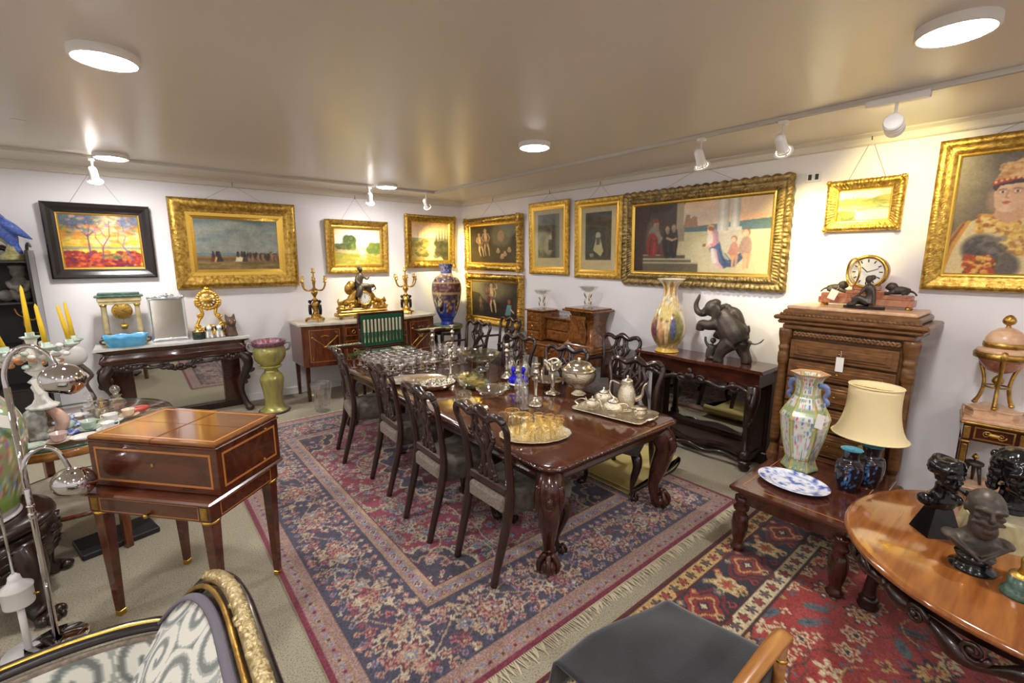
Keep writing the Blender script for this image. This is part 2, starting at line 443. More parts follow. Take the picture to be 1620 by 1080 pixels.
# ---- lighting tracks
tr = MB().box((0, 0, -0.016), (1, 0.034, 0.032), 0.003)
def track(label, x0, y0, x1, y1):
    m = MB(); Lg = math.hypot(x1 - x0, y1 - y0)
    m.box((0, 0, -0.008), (Lg, 0.036, 0.016), 0.002); m.box((0, 0.012, -0.022), (Lg, 0.010, 0.014)); m.box((0, -0.012, -0.022), (Lg, 0.010, 0.014))
    TH('lighting_track', m, 'track', label, 'track', ((x0 + x1) / 2, (y0 + y1) / 2, ZC), math.atan2(y1 - y0, x1 - x0))
track('white ceiling lighting track running along the back wall', XL + 0.3, 6.19, 3.61, 6.19)
track('white ceiling lighting track running along the right wall', 3.62, 6.17, 3.62, YF + 0.5)
def spot(label, x, y, aim, power, colr, on=True, big=False):
    e = E('track_spotlight', label, 'spotlight', (x, y, ZC - 0.028), 0, 'track spotlights')
    d = Vector(aim) - Vector((x, y, ZC - 0.20)); d.normalize()
    al = not (abs(x - 3.62) < 0.05)
    P('adapter', MB().box((0, 0, -0.012), (0.30 if big and al else 0.05, 0.05, 0.026) if al else (0.05, 0.30 if big else 0.06, 0.04 if big else 0.026), 0.004), 'fixture', e)
    P('stem', MB().tube([(0, 0, -0.02), (0, 0, -0.10), tuple(Vector((0, 0, -0.15)) - d * 0.01)], [0.009, 0.008, 0.011], 8), 'fixture', e)
    q = d.to_track_quat('Z', 'Y').to_matrix().to_4x4()
    M = Tm(0, 0, -0.155) @ q
    h = MB()
    if big:
        h.lathe([(0.0001, -0.065), (0.044, -0.06), (0.05, -0.05), (0.05, -0.03), (0.046, -0.028), (0.046, -0.018), (0.05, -0.016), (0.05, 0.0), (0.046, 0.002), (0.046, 0.012), (0.05, 0.014), (0.05, 0.06), (0.044, 0.065), (0.042, 0.03), (0.0001, 0.028)], 24, M=M, cap=False, smooth=False)
    else:
        h.lathe([(0.0001, -0.085), (0.024, -0.08), (0.034, -0.06), (0.036, 0.03), (0.04, 0.055), (0.036, 0.058), (0.03, 0.03), (0.0001, 0.025)], 20, M=M, cap=False)
    hd = P('lamp_head', h, 'fixture', e)
    if not big:
        P('ring', MB().lathe([(0.044, 0.064), (0.062, 0.062), (0.064, 0.068), (0.06, 0.074), (0.044, 0.070)], 28, M=M, cap=False), 'fixture', e)
        for a in range(3): P('ring_bracket', MB().tube([tuple(M @ Vector((0.036 * math.cos(a * 2.094), 0.036 * math.sin(a * 2.094), 0.03))), tuple(M @ Vector((0.056 * math.cos(a * 2.094), 0.056 * math.sin(a * 2.094), 0.066)))], 0.004, 6), 'fixture', e)
    P('bulb', MB().lathe([(0.029, 0.036), (0.02, 0.05), (0.0001, 0.054)], 16, M=M, cap=False), 'bulb' if on else 'bulb_off', e)
    if on:
        ld = bpy.data.lights.new('spot_beam', 'SPOT'); ld.energy = power * 0.55; ld.color = colr; ld.spot_size = math.radians(66); ld.spot_blend = 0.9; ld.shadow_soft_size = 0.03
        lo = link('spot_beam', ld, e); lo.matrix_local = M @ Tm(0, 0, 0.085) @ Rm(PI, 'X')
    return e
spot('white track spotlight aimed at the dark-framed tree painting', -0.17, 6.19, (-0.1, 7.0, 1.6), 13, SPOT_COOL)
spot('white track spotlight above the gilt figural mantel clock', 2.61, 6.19, (2.9, 7.0, 1.4), 24, SPOT_WARM)
spot('white track spotlight nearest the room corner, above the river painting', 3.47, 6.19, (4.45, 7.0, 1.75), 62, SPOT_WARM)
spot('white track spotlight in front of the large figure painting', 3.62, 2.02, (4.62, 2.1, 1.6), 12, SPOT_COOL)
spot('white tilted track spotlight with ring between the large painting and small landscape', 3.62, 1.42, (4.62, 1.5, 2.0), 30, SPOT_WARM)
spot('ribbed cylindrical track spotlight on a long adapter, above the small landscape', 3.62, 0.80, (4.62, 0.9, 2.5), 14, SPOT_WARM, big=True)

o = MB().box((0, 0, -0.002), (0.075, 0.05, 0.004), 0.001)
TH('ceiling_tag', o, 'paper', 'small pale rectangular tag stuck on the ceiling at far left', 'tag', (-0.5, 4.97, ZC), 0.4)

# ---- socket plate on the right wall
e = E('wall_socket', 'white double wall socket beside the small gold-framed landscape', 'socket', (XR, 1.525, 2.64), -PI / 2)
P('plate', MB().box((0, -0.005, 0), (0.118, 0.010, 0.082), 0.003), 'plastic_white', e)
for sx in (-1, 1): P('socket_insert', MB().box((sx * 0.026, -0.0115, 0), (0.026, 0.003, 0.046), 0.001), 'black_plastic', e)

# ================================================================ raster painter for rugs, canvases and printed china
def vnoise(W, H, s, seed):
    r = np.random.RandomState(seed); gh = int(H / s) + 3; gw = int(W / s) + 3
    g = r.rand(gh, gw); y = np.arange(H) / s; x = np.arange(W) / s
    yi = y.astype(int); xi = x.astype(int); fy = (y - yi); fx = (x - xi)
    fy = (fy * fy * (3 - 2 * fy))[:, None]; fx = (fx * fx * (3 - 2 * fx))[None]
    a = g[yi][:, xi]; b = g[yi][:, xi + 1]; c = g[yi + 1][:, xi]; d = g[yi + 1][:, xi + 1]
    return (a * (1 - fx) + b * fx) * (1 - fy) + (c * (1 - fx) + d * fx) * fy
def fbm(W, H, s, seed):
    return (vnoise(W, H, s, seed) * 0.55 + vnoise(W, H, max(s / 2, 1.2), seed + 1) * 0.3 + vnoise(W, H, max(s / 4, 1.1), seed + 2) * 0.15)
class Cv:
    def __init__(s, W, H, col):
        s.W, s.H = W, H; s.a = np.ones((H, W, 3)) * np.array(col, float)
        s.X, s.Y = np.meshgrid((np.arange(W) + 0.5) / W, (np.arange(H) + 0.5) / H); s.asp = W / H
    def put(s, m, col, al=1.0):
        m = np.clip(np.asarray(m, float), 0, 1) * al
        s.a = s.a * (1 - m[..., None]) + np.array(col, float) * m[..., None]; return s
    def rect(s, x0, y0, x1, y1, col, al=1.0): return s.put((s.X >= x0) & (s.X <= x1) & (s.Y >= y0) & (s.Y <= y1), col, al)
    def ell(s, cx, cy, rx, ry, col, al=1.0, soft=0.15, ang=0.0):
        dx = s.X - cx; dy = (s.Y - cy)
        if ang:
            ax = dx * s.asp; c, n = math.cos(ang), math.sin(ang); dx, dy = (ax * c + dy * n) / s.asp, -ax * n + dy * c
        d = np.sqrt((dx / rx) ** 2 + (dy / ry) ** 2); return s.put((1 + soft - d) / (soft + 1e-6), col, al)
    def poly(s, pts, col, al=1.0):
        ins = np.zeros((s.H, s.W), bool); n = len(pts)
        for i in range(n):
            x0, y0 = pts[i]; x1, y1 = pts[(i + 1) % n]
            c = ((y0 > s.Y) != (y1 > s.Y))
            with np.errstate(divide='ignore', invalid='ignore'):
                xi = (x1 - x0) * (s.Y - y0) / (y1 - y0 + 1e-12) + x0
            ins ^= c & (s.X < xi)
        return s.put(ins, col, al)
    def line(s, pts, w, col, al=1.0, w2=None):
        w2 = w if w2 is None else w2; n = len(pts) - 1
        for i in range(n):
            (x0, y0), (x1, y1) = pts[i], pts[i + 1]
            ax, bx = x0 * s.asp, x1 * s.asp; PX = s.X * s.asp
            L2 = (bx - ax) ** 2 + (y1 - y0) ** 2 + 1e-12
            t = np.clip(((PX - ax) * (bx - ax) + (s.Y - y0) * (y1 - y0)) / L2, 0, 1)
            d = np.hypot(PX - ax - t * (bx - ax), s.Y - y0 - t * (y1 - y0))
            ww = w + (w2 - w) * (i + t) / n
            s.put(np.clip((ww - d) * s.H * 0.8 + 0.5, 0, 1), col, al)
        return s
    def grad(s, c0, c1, y0=0, y1=1):
        t = np.clip((s.Y - y0) / (y1 - y0), 0, 1)[..., None]; m = (s.Y >= y0) & (s.Y <= y1)
        s.a = np.where(m[..., None], np.array(c0, float) * (1 - t) + np.array(c1, float) * t, s.a); return s
    def mott(s, amt, sc, seed, mask=None):
        n = (fbm(s.W, s.H, sc, seed) - 0.5) * 2 * amt
        if mask is not None: n = n * mask
        s.a = s.a + n[..., None]; return s
    def blobs(s, n, x0, y0, x1, y1, rx, ry, cols, seed, al=0.8):
        r = random.Random(seed)
        for _ in range(n):
            k = r.uniform(0.5, 1.3)
            s.ell(r.uniform(x0, x1), r.uniform(y0, y1), rx * k, ry * k, r.choice(cols), al, 0.5)
        return s
    def out(s):
        a = np.pad(s.a, ((1, 1), (1, 1), (0, 0)), 'edge')
        b = (a[:-2, 1:-1] + a[2:, 1:-1] + a[1:-1, :-2] + a[1:-1, 2:]) / 4
        n = (np.random.RandomState(s.W).rand(s.H, s.W, 1) - 0.5) * 16
        return np.clip(s.a * 0.45 + b * 0.55 + n, 0, 255)

# ================================================================ rugs
def stamp(a, cx, cy, R, cols, petals=6, ph=0.0, ell=1.0, ang=0.0, amp=0.22):
    """rosette in pixel units; cols outermost first"""
    H, W = a.shape[:2]; k = int(R * 1.5 * max(ell, 1)) + 2
    x0, x1, y0, y1 = max(int(cx) - k, 0), min(int(cx) + k + 1, W), max(int(cy) - k, 0), min(int(cy) + k + 1, H)
    if x0 >= x1 or y0 >= y1: return
    X, Y = np.meshgrid(np.arange(x0, x1) - cx, np.arange(y0, y1) - cy)
    if ang:
        c, n = math.cos(ang), math.sin(ang); X, Y = X * c + Y * n, -X * n + Y * c
    X = X / ell; d = np.hypot(X, Y); th = np.arctan2(Y, X)
    rr = R * (1 + amp * np.cos(petals * (th + ph)))
    v = a[y0:y1, x0:x1]; n = len(cols)
    for i, c in enumerate(cols):
        if c is None: continue
        v[d < rr * (1 - i / n)] = c
def bandcoords(W, H):
    X, Y = np.meshgrid(np.arange(W), np.arange(H))
    dl, dr, dt, db = X, W - 1 - X, Y, H - 1 - Y
    return X, Y, np.minimum(np.minimum(dl, dr), np.minimum(dt, db))
def rug_persian(w, h, px):
    W, H = int(w / px), int(h / px); r = random.Random(3)
    X, Y, D = bandcoords(W, H); D = D * px
    a = np.zeros((H, W, 3))
    crim, navy, cream, pink, blue, tan, grn = (152, 62, 82), (78, 74, 94), (206, 190, 164), (186, 124, 122), (138, 142, 160), (190, 160, 134), (146, 146, 116)
    a[:] = crim
    a += (fbm(W, H, 9, 5) - 0.5)[..., None] * 34
    FB = 0.70                        # where the field starts
    # field: vines and blossoms
    for i in range(5200):
        x, y = r.uniform(0, W), r.uniform(0, H)
        R = r.uniform(1.3, 4.2)
        stamp(a, x, y, R, [r.choice([navy, cream, pink, blue, grn]), r.choice([cream, pink, blue, tan]), r.choice([crim, navy])], r.choice([5, 6, 8]), r.uniform(0, 6))
    for k in range(60):
        x = r.uniform(0, W); y = r.uniform(0, H); th = r.uniform(0, 6.28); dth = r.choice([-1, 1]) * r.uniform(0.02, 0.06)
        for s in range(140):
            x += math.cos(th); y += math.sin(th); th += dth
            if s % 50 == 0: dth = -dth
            xi, yi = int(x), int(y)
            if 0 <= xi < W and 0 <= yi < H: a[yi, xi] = cream if k % 2 else grn
    # scalloped corner spandrels and medallion
    cx, cy = W * px / 2, H * px / 2; xm, ym = X * px - cx, Y * px - cy
    ux, uy = np.abs(xm) / (cx - FB), np.abs(ym) / (cy - FB)
    q = np.hypot(1.02 - ux, (1.02 - uy) * 1.35); ang = np.arctan2(1.02 - uy, 1.02 - ux)
    ed = 0.40 + 0.045 * np.abs(np.sin(ang * 7)) - 0.02
    sp = q < ed
    base = np.where(((fbm(W, H, 5, 9) > 0.52))[..., None], np.array(navy), np.array((74, 62, 78)))
    a[sp] = base[sp]
    a[(np.abs(q - ed) < 0.012)] = cream; a[(np.abs(q - ed + 0.10) < 0.010)] = tan
    md = np.hypot(xm / 0.45, ym / 0.72); ma = np.arctan2(ym, xm); me = 1 + 0.08 * np.cos(16 * ma)
    a[md < me] = navy; a[np.abs(md - me) < 0.03] = cream; a[md < me * 0.7] = (128, 60, 70); a[np.abs(md - me * 0.7) < 0.02] = tan
    for i in range(1500):
        x, y = r.uniform(0, W), r.uniform(0, H)
        if sp[int(y), int(x)] or md[int(y), int(x)] < 1:
            stamp(a, x, y, r.uniform(1.6, 4.2), [r.choice([cream, tan, pink]), r.choice([crim, blue, pink]), r.choice([cream, navy])], r.choice([5, 6, 8]), r.uniform(0, 6))
    # borders from the inside out
    def side(t0, t1):
        return (D >= t0) & (D < t1)
    def fill(t0, t1, c): a[side(t0, t1)] = c
    fill(0.58, 0.70, tan); fill(0.14, 0.58, navy); fill(0.03, 0.14, (170, 138, 132)); fill(0, 0.03, (132, 48, 68))
    fill(0.595, 0.66, (150, 142, 160)); fill(0.052, 0.10, (160, 148, 156)); fill(0.69, 0.70, (110, 46, 56))
    # path around the rug at a given inset -> stamps along
    def along(t, step, fn):
        k = 0
        for (x0, y0, x1, y1) in ((t, t, w - t, t), (w - t, t, w - t, h - t), (w - t, h - t, t, h - t), (t, h - t, t, t)):
            L = math.hypot(x1 - x0, y1 - y0); n = max(1, int(round(L / step)))
            for i in range(n):
                f = i / n; fn(x0 + (x1 - x0) * f, y0 + (y1 - y0) * f, math.atan2(y1 - y0, x1 - x0), k); k += 1
    def S(x, y, R, cols, p=6, **kw): stamp(a, x / px, y / px, R / px, cols, p, **kw)
    # main border vine
    for (ph, amp, c) in ((0, 0.105, cream), (1.57, 0.12, tan), (3.14, 0.105, (150, 110, 100))):
        for (x0, y0, x1, y1) in ((0.36, 0.36, w - 0.36, 0.36), (w - 0.36, 0.36, w - 0.36, h - 0.36), (w - 0.36, h - 0.36, 0.36, h - 0.36), (0.36, h - 0.36, 0.36, 0.36)):
            L = math.hypot(x1 - x0, y1 - y0); n = int(L / px * 1.6); tx, ty = (x1 - x0) / L, (y1 - y0) / L
            for i in range(n):
                f = i / n; o = amp * math.sin(f * L / 0.155 * 1.0 + ph)
                x, y = x0 + tx * L * f - ty * o, y0 + ty * L * f + tx * o
                a[min(max(int(y / px), 0), H - 1), min(max(int(x / px), 0), W - 1)] = c
    along(0.36, 0.49, lambda x, y, t, k: S(x, y, 0.105, [cream, (96, 52, 62), pink, (150, 60, 66), cream], 8))
    along(0.36, 0.163, lambda x, y, t, k: S(x, y, 0.05, [tan, crim if k % 2 else blue, cream], 6) if k % 3 else None)
    along(0.26, 0.12, lambda x, y, t, k: S(x, y, 0.034, [cream if k % 2 else pink, (120, 60, 70), tan], 5))
    along(0.47, 0.12, lambda x, y, t, k: S(x, y, 0.034, [pink if k % 2 else tan, (86, 92, 116), cream], 5))
    for i in range(3400):
        x, y = r.uniform(0, w), r.uniform(0, h); dd = min(x, y, w - x, h - y)
        if 0.17 < dd < 0.56: S(x, y, r.uniform(0.010, 0.026), [r.choice([cream, tan, pink, blue, tan, (140, 82, 92)]), r.choice([navy, crim, cream])], r.choice([3, 4, 5]), ph=r.uniform(0, 6), amp=0.4)
    along(0.20, 0.075, lambda x, y, t, k: S(x, y, 0.018, [blue if k % 2 else tan, crim], 4))
    along(0.53, 0.075, lambda x, y, t, k: S(x, y, 0.018, [tan if k % 2 else pink, cream], 4))
    along(0.628, 0.085, lambda x, y, t, k: S(x, y, 0.026, [pink if k % 2 else cream, (104, 56, 66), tan], 4))
    along(0.077, 0.08, lambda x, y, t, k: S(x, y, 0.022, [pink if k % 2 else tan, (96, 56, 70)], 4))
    for t in (0.14, 0.58, 0.66, 0.595, 0.10, 0.052): a[np.abs(D - t) < px * 0.7] = (176, 140, 118)
    a += (np.random.RandomState(4).rand(H, W, 1) - 0.5) * 26 + (fbm(W, H, 40, 8) - 0.5)[..., None] * 22
    return np.clip(a, 0, 255)
def rug_red(w, h, px):
    W, H = int(w / px), int(h / px); r = random.Random(11)
    X, Y, D = bandcoords(W, H); D = D * px
    red, navy, cream, gold, teal, brown = (172, 60, 54), (44, 42, 56), (218, 198, 158), (204, 164, 104), (96, 106, 112), (112, 52, 42)
    a = np.zeros((H, W, 3)); a[:] = red; a += (fbm(W, H, 14, 2) - 0.5)[..., None] * 40
    def S(x, y, R, cols, p=6, **kw): stamp(a, x / px, y / px, R / px, cols, p, **kw)
    nx, ny = int(w / 0.17), int(h / 0.17)
    for j in range(ny + 1):
        for i in range(nx + 1):
            x = (i + 0.5 * (j % 2)) * 0.17 + r.uniform(-0.03, 0.03); y = j * 0.17 + r.uniform(-0.03, 0.03)
            k = r.random()
            if k < 0.28: S(x, y, 0.055, [cream, red, cream, navy], 6, ph=r.uniform(0, 6))
            elif k < 0.46: S(x, y, 0.036, [teal, teal, (70, 80, 90)], 2, ell=1.5, ang=r.uniform(0, 3))
            elif k < 0.53: S(x, y, 0.06, [navy, gold, red], 10, ell=2.0, ang=r.choice([0.5, -0.5, 2.6]), amp=0.3)
            elif k < 0.75: S(x, y, 0.045, [cream, None, red], 5, ph=r.uniform(0, 6), amp=0.5)
            elif k < 0.80: S(x, y, 0.07, [navy, cream, red, gold, navy], 8, amp=0.3)
            else: S(x, y, 0.035, [gold, brown], 4, amp=0.4)
            if r.random() < 0.8: S(x + 0.08, y + 0.05, 0.022, [cream if r.random() < 0.6 else teal, red], 4, amp=0.4)
    for k in range(60):
        x = r.uniform(0, W); y = r.uniform(0, H); th = r.uniform(0, 6.28); dth = r.choice([-1, 1]) * 0.07
        for s in range(60):
            x += math.cos(th); y += math.sin(th); th += dth
            if s == 30: dth = -dth
            if 0 <= int(x) < W and 0 <= int(y) < H: a[int(y), int(x)] = gold if k % 2 else (92, 60, 50)
    def fill(t0, t1, c): a[(D >= t0) & (D < t1)] = c
    fill(0, 0.49, navy); fill(0, 0.022, (110, 36, 40)); fill(0.022, 0.125, gold); fill(0.385, 0.49, cream)
    def along(t, step, fn):
        k = 0
        for (x0, y0, x1, y1) in ((t, t, w - t, t), (w - t, t, w - t, h - t), (w - t, h - t, t, h - t), (t, h - t, t, t)):
            L = math.hypot(x1 - x0, y1 - y0); n = max(1, int(round(L / step)))
            for i in range(n):
                f = i / n; fn(x0 + (x1 - x0) * f, y0 + (y1 - y0) * f, math.atan2(y1 - y0, x1 - x0), k); k += 1
    def dia(x, y, t, k):
        if k % 2 == 0:
            for (R, c) in ((0.135, (120, 36, 34)), (0.112, navy), (0.095, (150, 46, 42)), (0.07, gold), (0.058, (132, 40, 40)), (0.03, navy), (0.016, cream)):
                S(x, y, R, [c], 4, ell=1.25 if abs(math.sin(t)) < 0.5 else 1 / 1.25, amp=0.18)
        else:
            S(x, y, 0.085, [gold, cream, (176, 108, 60), red], 6, ell=1.0, amp=0.25)
            S(x + 0.10 * math.cos(t), y + 0.10 * math.sin(t), 0.03, [(128, 44, 40), gold], 5); S(x - 0.10 * math.cos(t), y - 0.10 * math.sin(t), 0.03, [teal, gold], 5)
    along(0.255, 0.27, dia)
    along(0.155, 0.14, lambda x, y, t, k: S(x, y, 0.026, [red if k % 2 else teal, gold], 4))
    along(0.355, 0.14, lambda x, y, t, k: S(x, y, 0.026, [gold if k % 2 else red, navy], 4))
    along(0.075, 0.092, lambda x, y, t, k: S(x, y, 0.03, [(58, 46, 40), red if k % 2 else (70, 92, 78), (120, 50, 40)], 5, amp=0.3))
    along(0.437, 0.092, lambda x, y, t, k: S(x, y, 0.03, [(70, 56, 48), red if k % 2 else teal, (140, 60, 50)], 5, amp=0.3))
    for t in (0.022, 0.125, 0.385, 0.49): a[np.abs(D - t) < px] = (70, 34, 34)
    a += (np.random.RandomState(6).rand(H, W, 1) - 0.5) * 22
    return np.clip(a, 0, 255)
def rug(name_label, arr, w, h, cx, cy, th, fr):
    e = E('rug', name_label, 'rug', (cx, cy, 0.0), 0, 'patterned oriental rugs')
    pl = pixgrid(arr, w, h, th)
    P('pile', pl, 'vc_rug', e)
    m = MB(); m.box((0, 0, (th - 0.001) / 2), (w, h, th - 0.001))
    P('backing', m, 'fringe', e)
    f = MB(); r = random.Random(5)
    for sy in fr:
        n = int(w / 0.013); vs = []; fs = []
        for i in range(n):
            x = -w / 2 + (i + 0.5) * w / n; L = r.uniform(0.035, 0.085); dx = r.uniform(-0.02, 0.02)
            y0 = sy * h / 2; y1 = sy * (h / 2 + L); k = len(vs)
            vs += [(x - 0.004, y0, th * 0.7), (x + 0.004, y0, th * 0.7), (x + dx + 0.003, y1, 0.002), (x + dx - 0.003, y1, 0.002), (x, (y0 + y1) / 2, th * 0.9), ]
            fs += [(k, k + 1, k + 4), (k + 1, k + 2, k + 4), (k + 2, k + 3, k + 4), (k + 3, k, k + 4)]
        f.add(vs, fs, False)
    if fr: P('fringe', f, 'fringe', e, kind='stuff')
    return e
rug('large faded crimson rug with navy floral border under the dining table', rug_persian(3.11, 4.28, 0.0088), 3.11, 4.28, 2.055, 3.615, 0.012, (-1, 1))
rug('deep red rug with navy and cream border in front of the round table', rug_red(3.0, 2.9, 0.0088), 3.0, 2.9, 2.42, -0.13, 0.014, ())

# ================================================================ paintings
def cv1():
    c = Cv(150, 100, (226, 182, 60)); c.grad((206, 176, 120), (228, 190, 70), 0, 0.62).mott(40, 14, 1)
    c.ell(0.72, 0.3, 0.24, 0.3, (244, 226, 170), 0.8, 0.9); c.ell(0.1, 0.1, 0.3, 0.22, (70, 92, 110), 0.9, 0.7); c.ell(0.95, 0.05, 0.16, 0.2, (74, 104, 150), 0.8, 0.7)
    c.blobs(150, 0, 0.2, 1, 0.62, 0.05, 0.02, [(232, 168, 40), (214, 140, 40), (176, 160, 50), (240, 200, 90), (226, 120, 50)], 4, 0.55)
    c.rect(0, 0.60, 1, 0.66, (98, 116, 120), 0.7); c.rect(0.2, 0.64, 1, 0.76, (196, 184, 60), 0.7)
    c.blobs(340, 0, 0.7, 1, 1.0, 0.03, 0.025, [(150, 36, 34), (176, 54, 36), (110, 28, 40), (208, 96, 44), (90, 30, 60)], 5, 0.8)
    c.blobs(40, 0.45, 0.74, 0.8, 0.86, 0.03, 0.02, [(60, 96, 70), (208, 120, 40)], 7, 0.7)
    tp = (92, 62, 104)
    for (x, w_) in ((0.33, 0.017), ):
        c.line([(x, 0.78), (x - 0.005, 0.4), (x + 0.03, 0.22), (x + 0.02, 0.05)], w_, tp, 0.95, 0.006); c.line([(x, 0.42), (0.2, 0.22), (0.06, 0.2), (0.02, 0.1)], 0.012, tp, 0.95, 0.004); c.line([(x, 0.40), (0.45, 0.26), (0.52, 0.1)], 0.012, tp, 0.9, 0.004); c.line([(0.2, 0.22), (0.24, 0.05)], 0.008, tp, 0.9, 0.003)
    c.line([(0.48, 0.84), (0.50, 0.6), (0.6, 0.4), (0.62, 0.1)], 0.018, (122, 66, 96), 0.95, 0.008); c.line([(0.50, 0.6), (0.42, 0.42), (0.46, 0.2)], 0.013, (176, 88, 60), 0.9, 0.006); c.line([(0.56, 0.46), (0.5, 0.28)], 0.008, (122, 66, 96), 0.9)
    c.line([(0.88, 0.86), (0.76, 0.58), (0.81, 0.4), (0.78, 0.06)], 0.016, (112, 92, 130), 0.95, 0.008); c.line([(0.76, 0.56), (0.70, 0.5), (0.73, 0.3), (0.68, 0.2)], 0.011, (196, 96, 70), 0.9, 0.006)
    c.blobs(120, 0.1, 0.02, 0.95, 0.35, 0.025, 0.02, [(200, 110, 60), (112, 92, 130), (232, 196, 120), (84, 110, 140), (206, 140, 150)], 9, 0.5)
    return c.mott(18, 3, 3).out()
def cv2():
    c = Cv(150, 92, (120, 132, 128)); c.grad((104, 122, 124), (150, 152, 138), 0, 0.68).mott(24, 22, 21)
    c.blobs(60, 0, 0.05, 1, 0.6, 0.14, 0.05, [(164, 164, 148), (112, 128, 128), (140, 144, 134)], 22, 0.35)
    c.rect(0, 0.66, 1, 0.72, (108, 128, 140), 0.8); c.rect(0, 0.72, 1, 1, (140, 112, 66)); c.mott(14, 10, 24); c.rect(0, 0.76, 1, 0.83, (96, 72, 48), 0.6)
    c.blobs(60, 0, 0.84, 1, 1, 0.08, 0.02, [(156, 128, 76), (118, 96, 54), (96, 84, 50)], 25, 0.5)
    r = random.Random(3)
    for (x, s, col, hd) in ((0.19, 1.15, (110, 44, 40), (60, 46, 40)), (0.235, 1.1, (208, 168, 96), (40, 36, 40)), (0.26, 1.2, (48, 44, 50), (60, 46, 40)), (0.48, 1.1, (220, 212, 176), (60, 40, 36)), (0.53, 1.15, (226, 214, 160), (56, 44, 40)), (0.56, 1.0, (64, 60, 60), (50, 40, 36))):
        c.poly([(x - 0.012, 0.70), (x + 0.012, 0.70), (x + 0.04 * s, 0.84), (x - 0.035 * s, 0.84)], col); c.ell(x, 0.66, 0.012, 0.03, hd); c.ell(x, 0.71, 0.018, 0.04, hd, 0.9)
    for i in range(30):
        x = 0.6 + 0.013 * i; c.ell(x, r.uniform(0.70, 0.78), 0.014, 0.05, r.choice([(96, 46, 42), (60, 48, 46), (120, 84, 62), (150, 120, 90), (44, 38, 40)]), 0.85, 0.3); c.ell(x, r.uniform(0.64, 0.70), 0.006, 0.014, (76, 56, 48), 0.8)
    return c.mott(12, 3, 27).out()
def cv3():
    c = Cv(120, 92, (236, 226, 186)); c.grad((222, 206, 150), (248, 242, 222), 0, 0.45); c.ell(0.55, 0.35, 0.4, 0.3, (252, 250, 238), 0.8, 0.8)
    c.poly([(0, 0.45), (0.3, 0.38), (0.6, 0.46), (1, 0.36), (1, 0.6), (0, 0.6)], (176, 172, 158), 0.6)
    c.rect(0, 0.55, 1, 1, (168, 158, 70)); c.poly([(0.1, 0.56), (0.6, 0.52), (1, 0.7), (1, 0.8), (0.5, 0.7), (0, 0.66)], (206, 176, 150), 0.9)
    c.poly([(0.5, 0.55), (0.62, 0.55), (0.7, 0.75), (0.62, 1), (0.4, 1), (0.55, 0.75)], (244, 234, 206), 0.8)
    c.blobs(60, 0.24, 0.25, 0.4, 0.52, 0.05, 0.06, [(84, 104, 52), (116, 128, 60), (72, 88, 48)], 31, 0.8); c.blobs(60, 0.74, 0.42, 1.0, 0.66, 0.05, 0.06, [(96, 116, 54), (126, 134, 64)], 32, 0.8); c.blobs(30, 0.02, 0.42, 0.22, 0.55, 0.04, 0.03, [(120, 124, 76), (96, 104, 64)], 33, 0.8)
    c.blobs(120, 0, 0.7, 1, 1, 0.05, 0.02, [(156, 150, 60), (180, 168, 84), (140, 140, 62)], 34, 0.5)
    return c.mott(14, 4, 35).out()
def cv4():
    c = Cv(116, 96, (206, 178, 138)); c.grad((186, 146, 112), (226, 206, 168), 0, 0.42).mott(10, 14, 41)
    c.rect(0, 0.4, 1, 0.47, (118, 122, 110), 0.8); c.rect(0, 0.46, 1, 1, (206, 190, 142)); c.poly([(0, 0.47), (0.35, 0.47), (0.5, 0.56), (0.28, 0.74), (0.36, 1), (0, 1)], (150, 132, 76), 0.9)
    c.blobs(70, 0, 0.46, 0.4, 0.92, 0.06, 0.04, [(92, 88, 48), (120, 108, 60), (160, 140, 80)], 42, 0.75)
    c.poly([(0.62, 0.5), (1, 0.42), (1, 1), (0.86, 1), (0.66, 0.72)], (66, 62, 46), 0.9)
    for x in (0.66, 0.74, 0.82, 0.9, 0.97): c.poly([(x, 0.14 + 0.1 * (x < 0.7)), (x + 0.035, 0.5), (x - 0.035, 0.5)], (96, 84, 68), 0.9)
    for x in (0.16, 0.25, 0.33): c.line([(x, 0.46), (x + 0.01, 0.16)], 0.008, (140, 104, 74), 0.8, 0.003)
    c.blobs(50, 0.64, 0.5, 1, 0.9, 0.06, 0.05, [(58, 56, 42), (84, 80, 56)], 43, 0.6)
    return c.mott(14, 4, 45).out()
SK = (206, 166, 122)
def limb(c, pts, w, w2, col, dk):
    c.line([(x + 0.006, y + 0.004) for x, y in pts], w * 1.12, dk, 0.8, w2 * 1.12); c.line(pts, w, col, 0.92, w2)
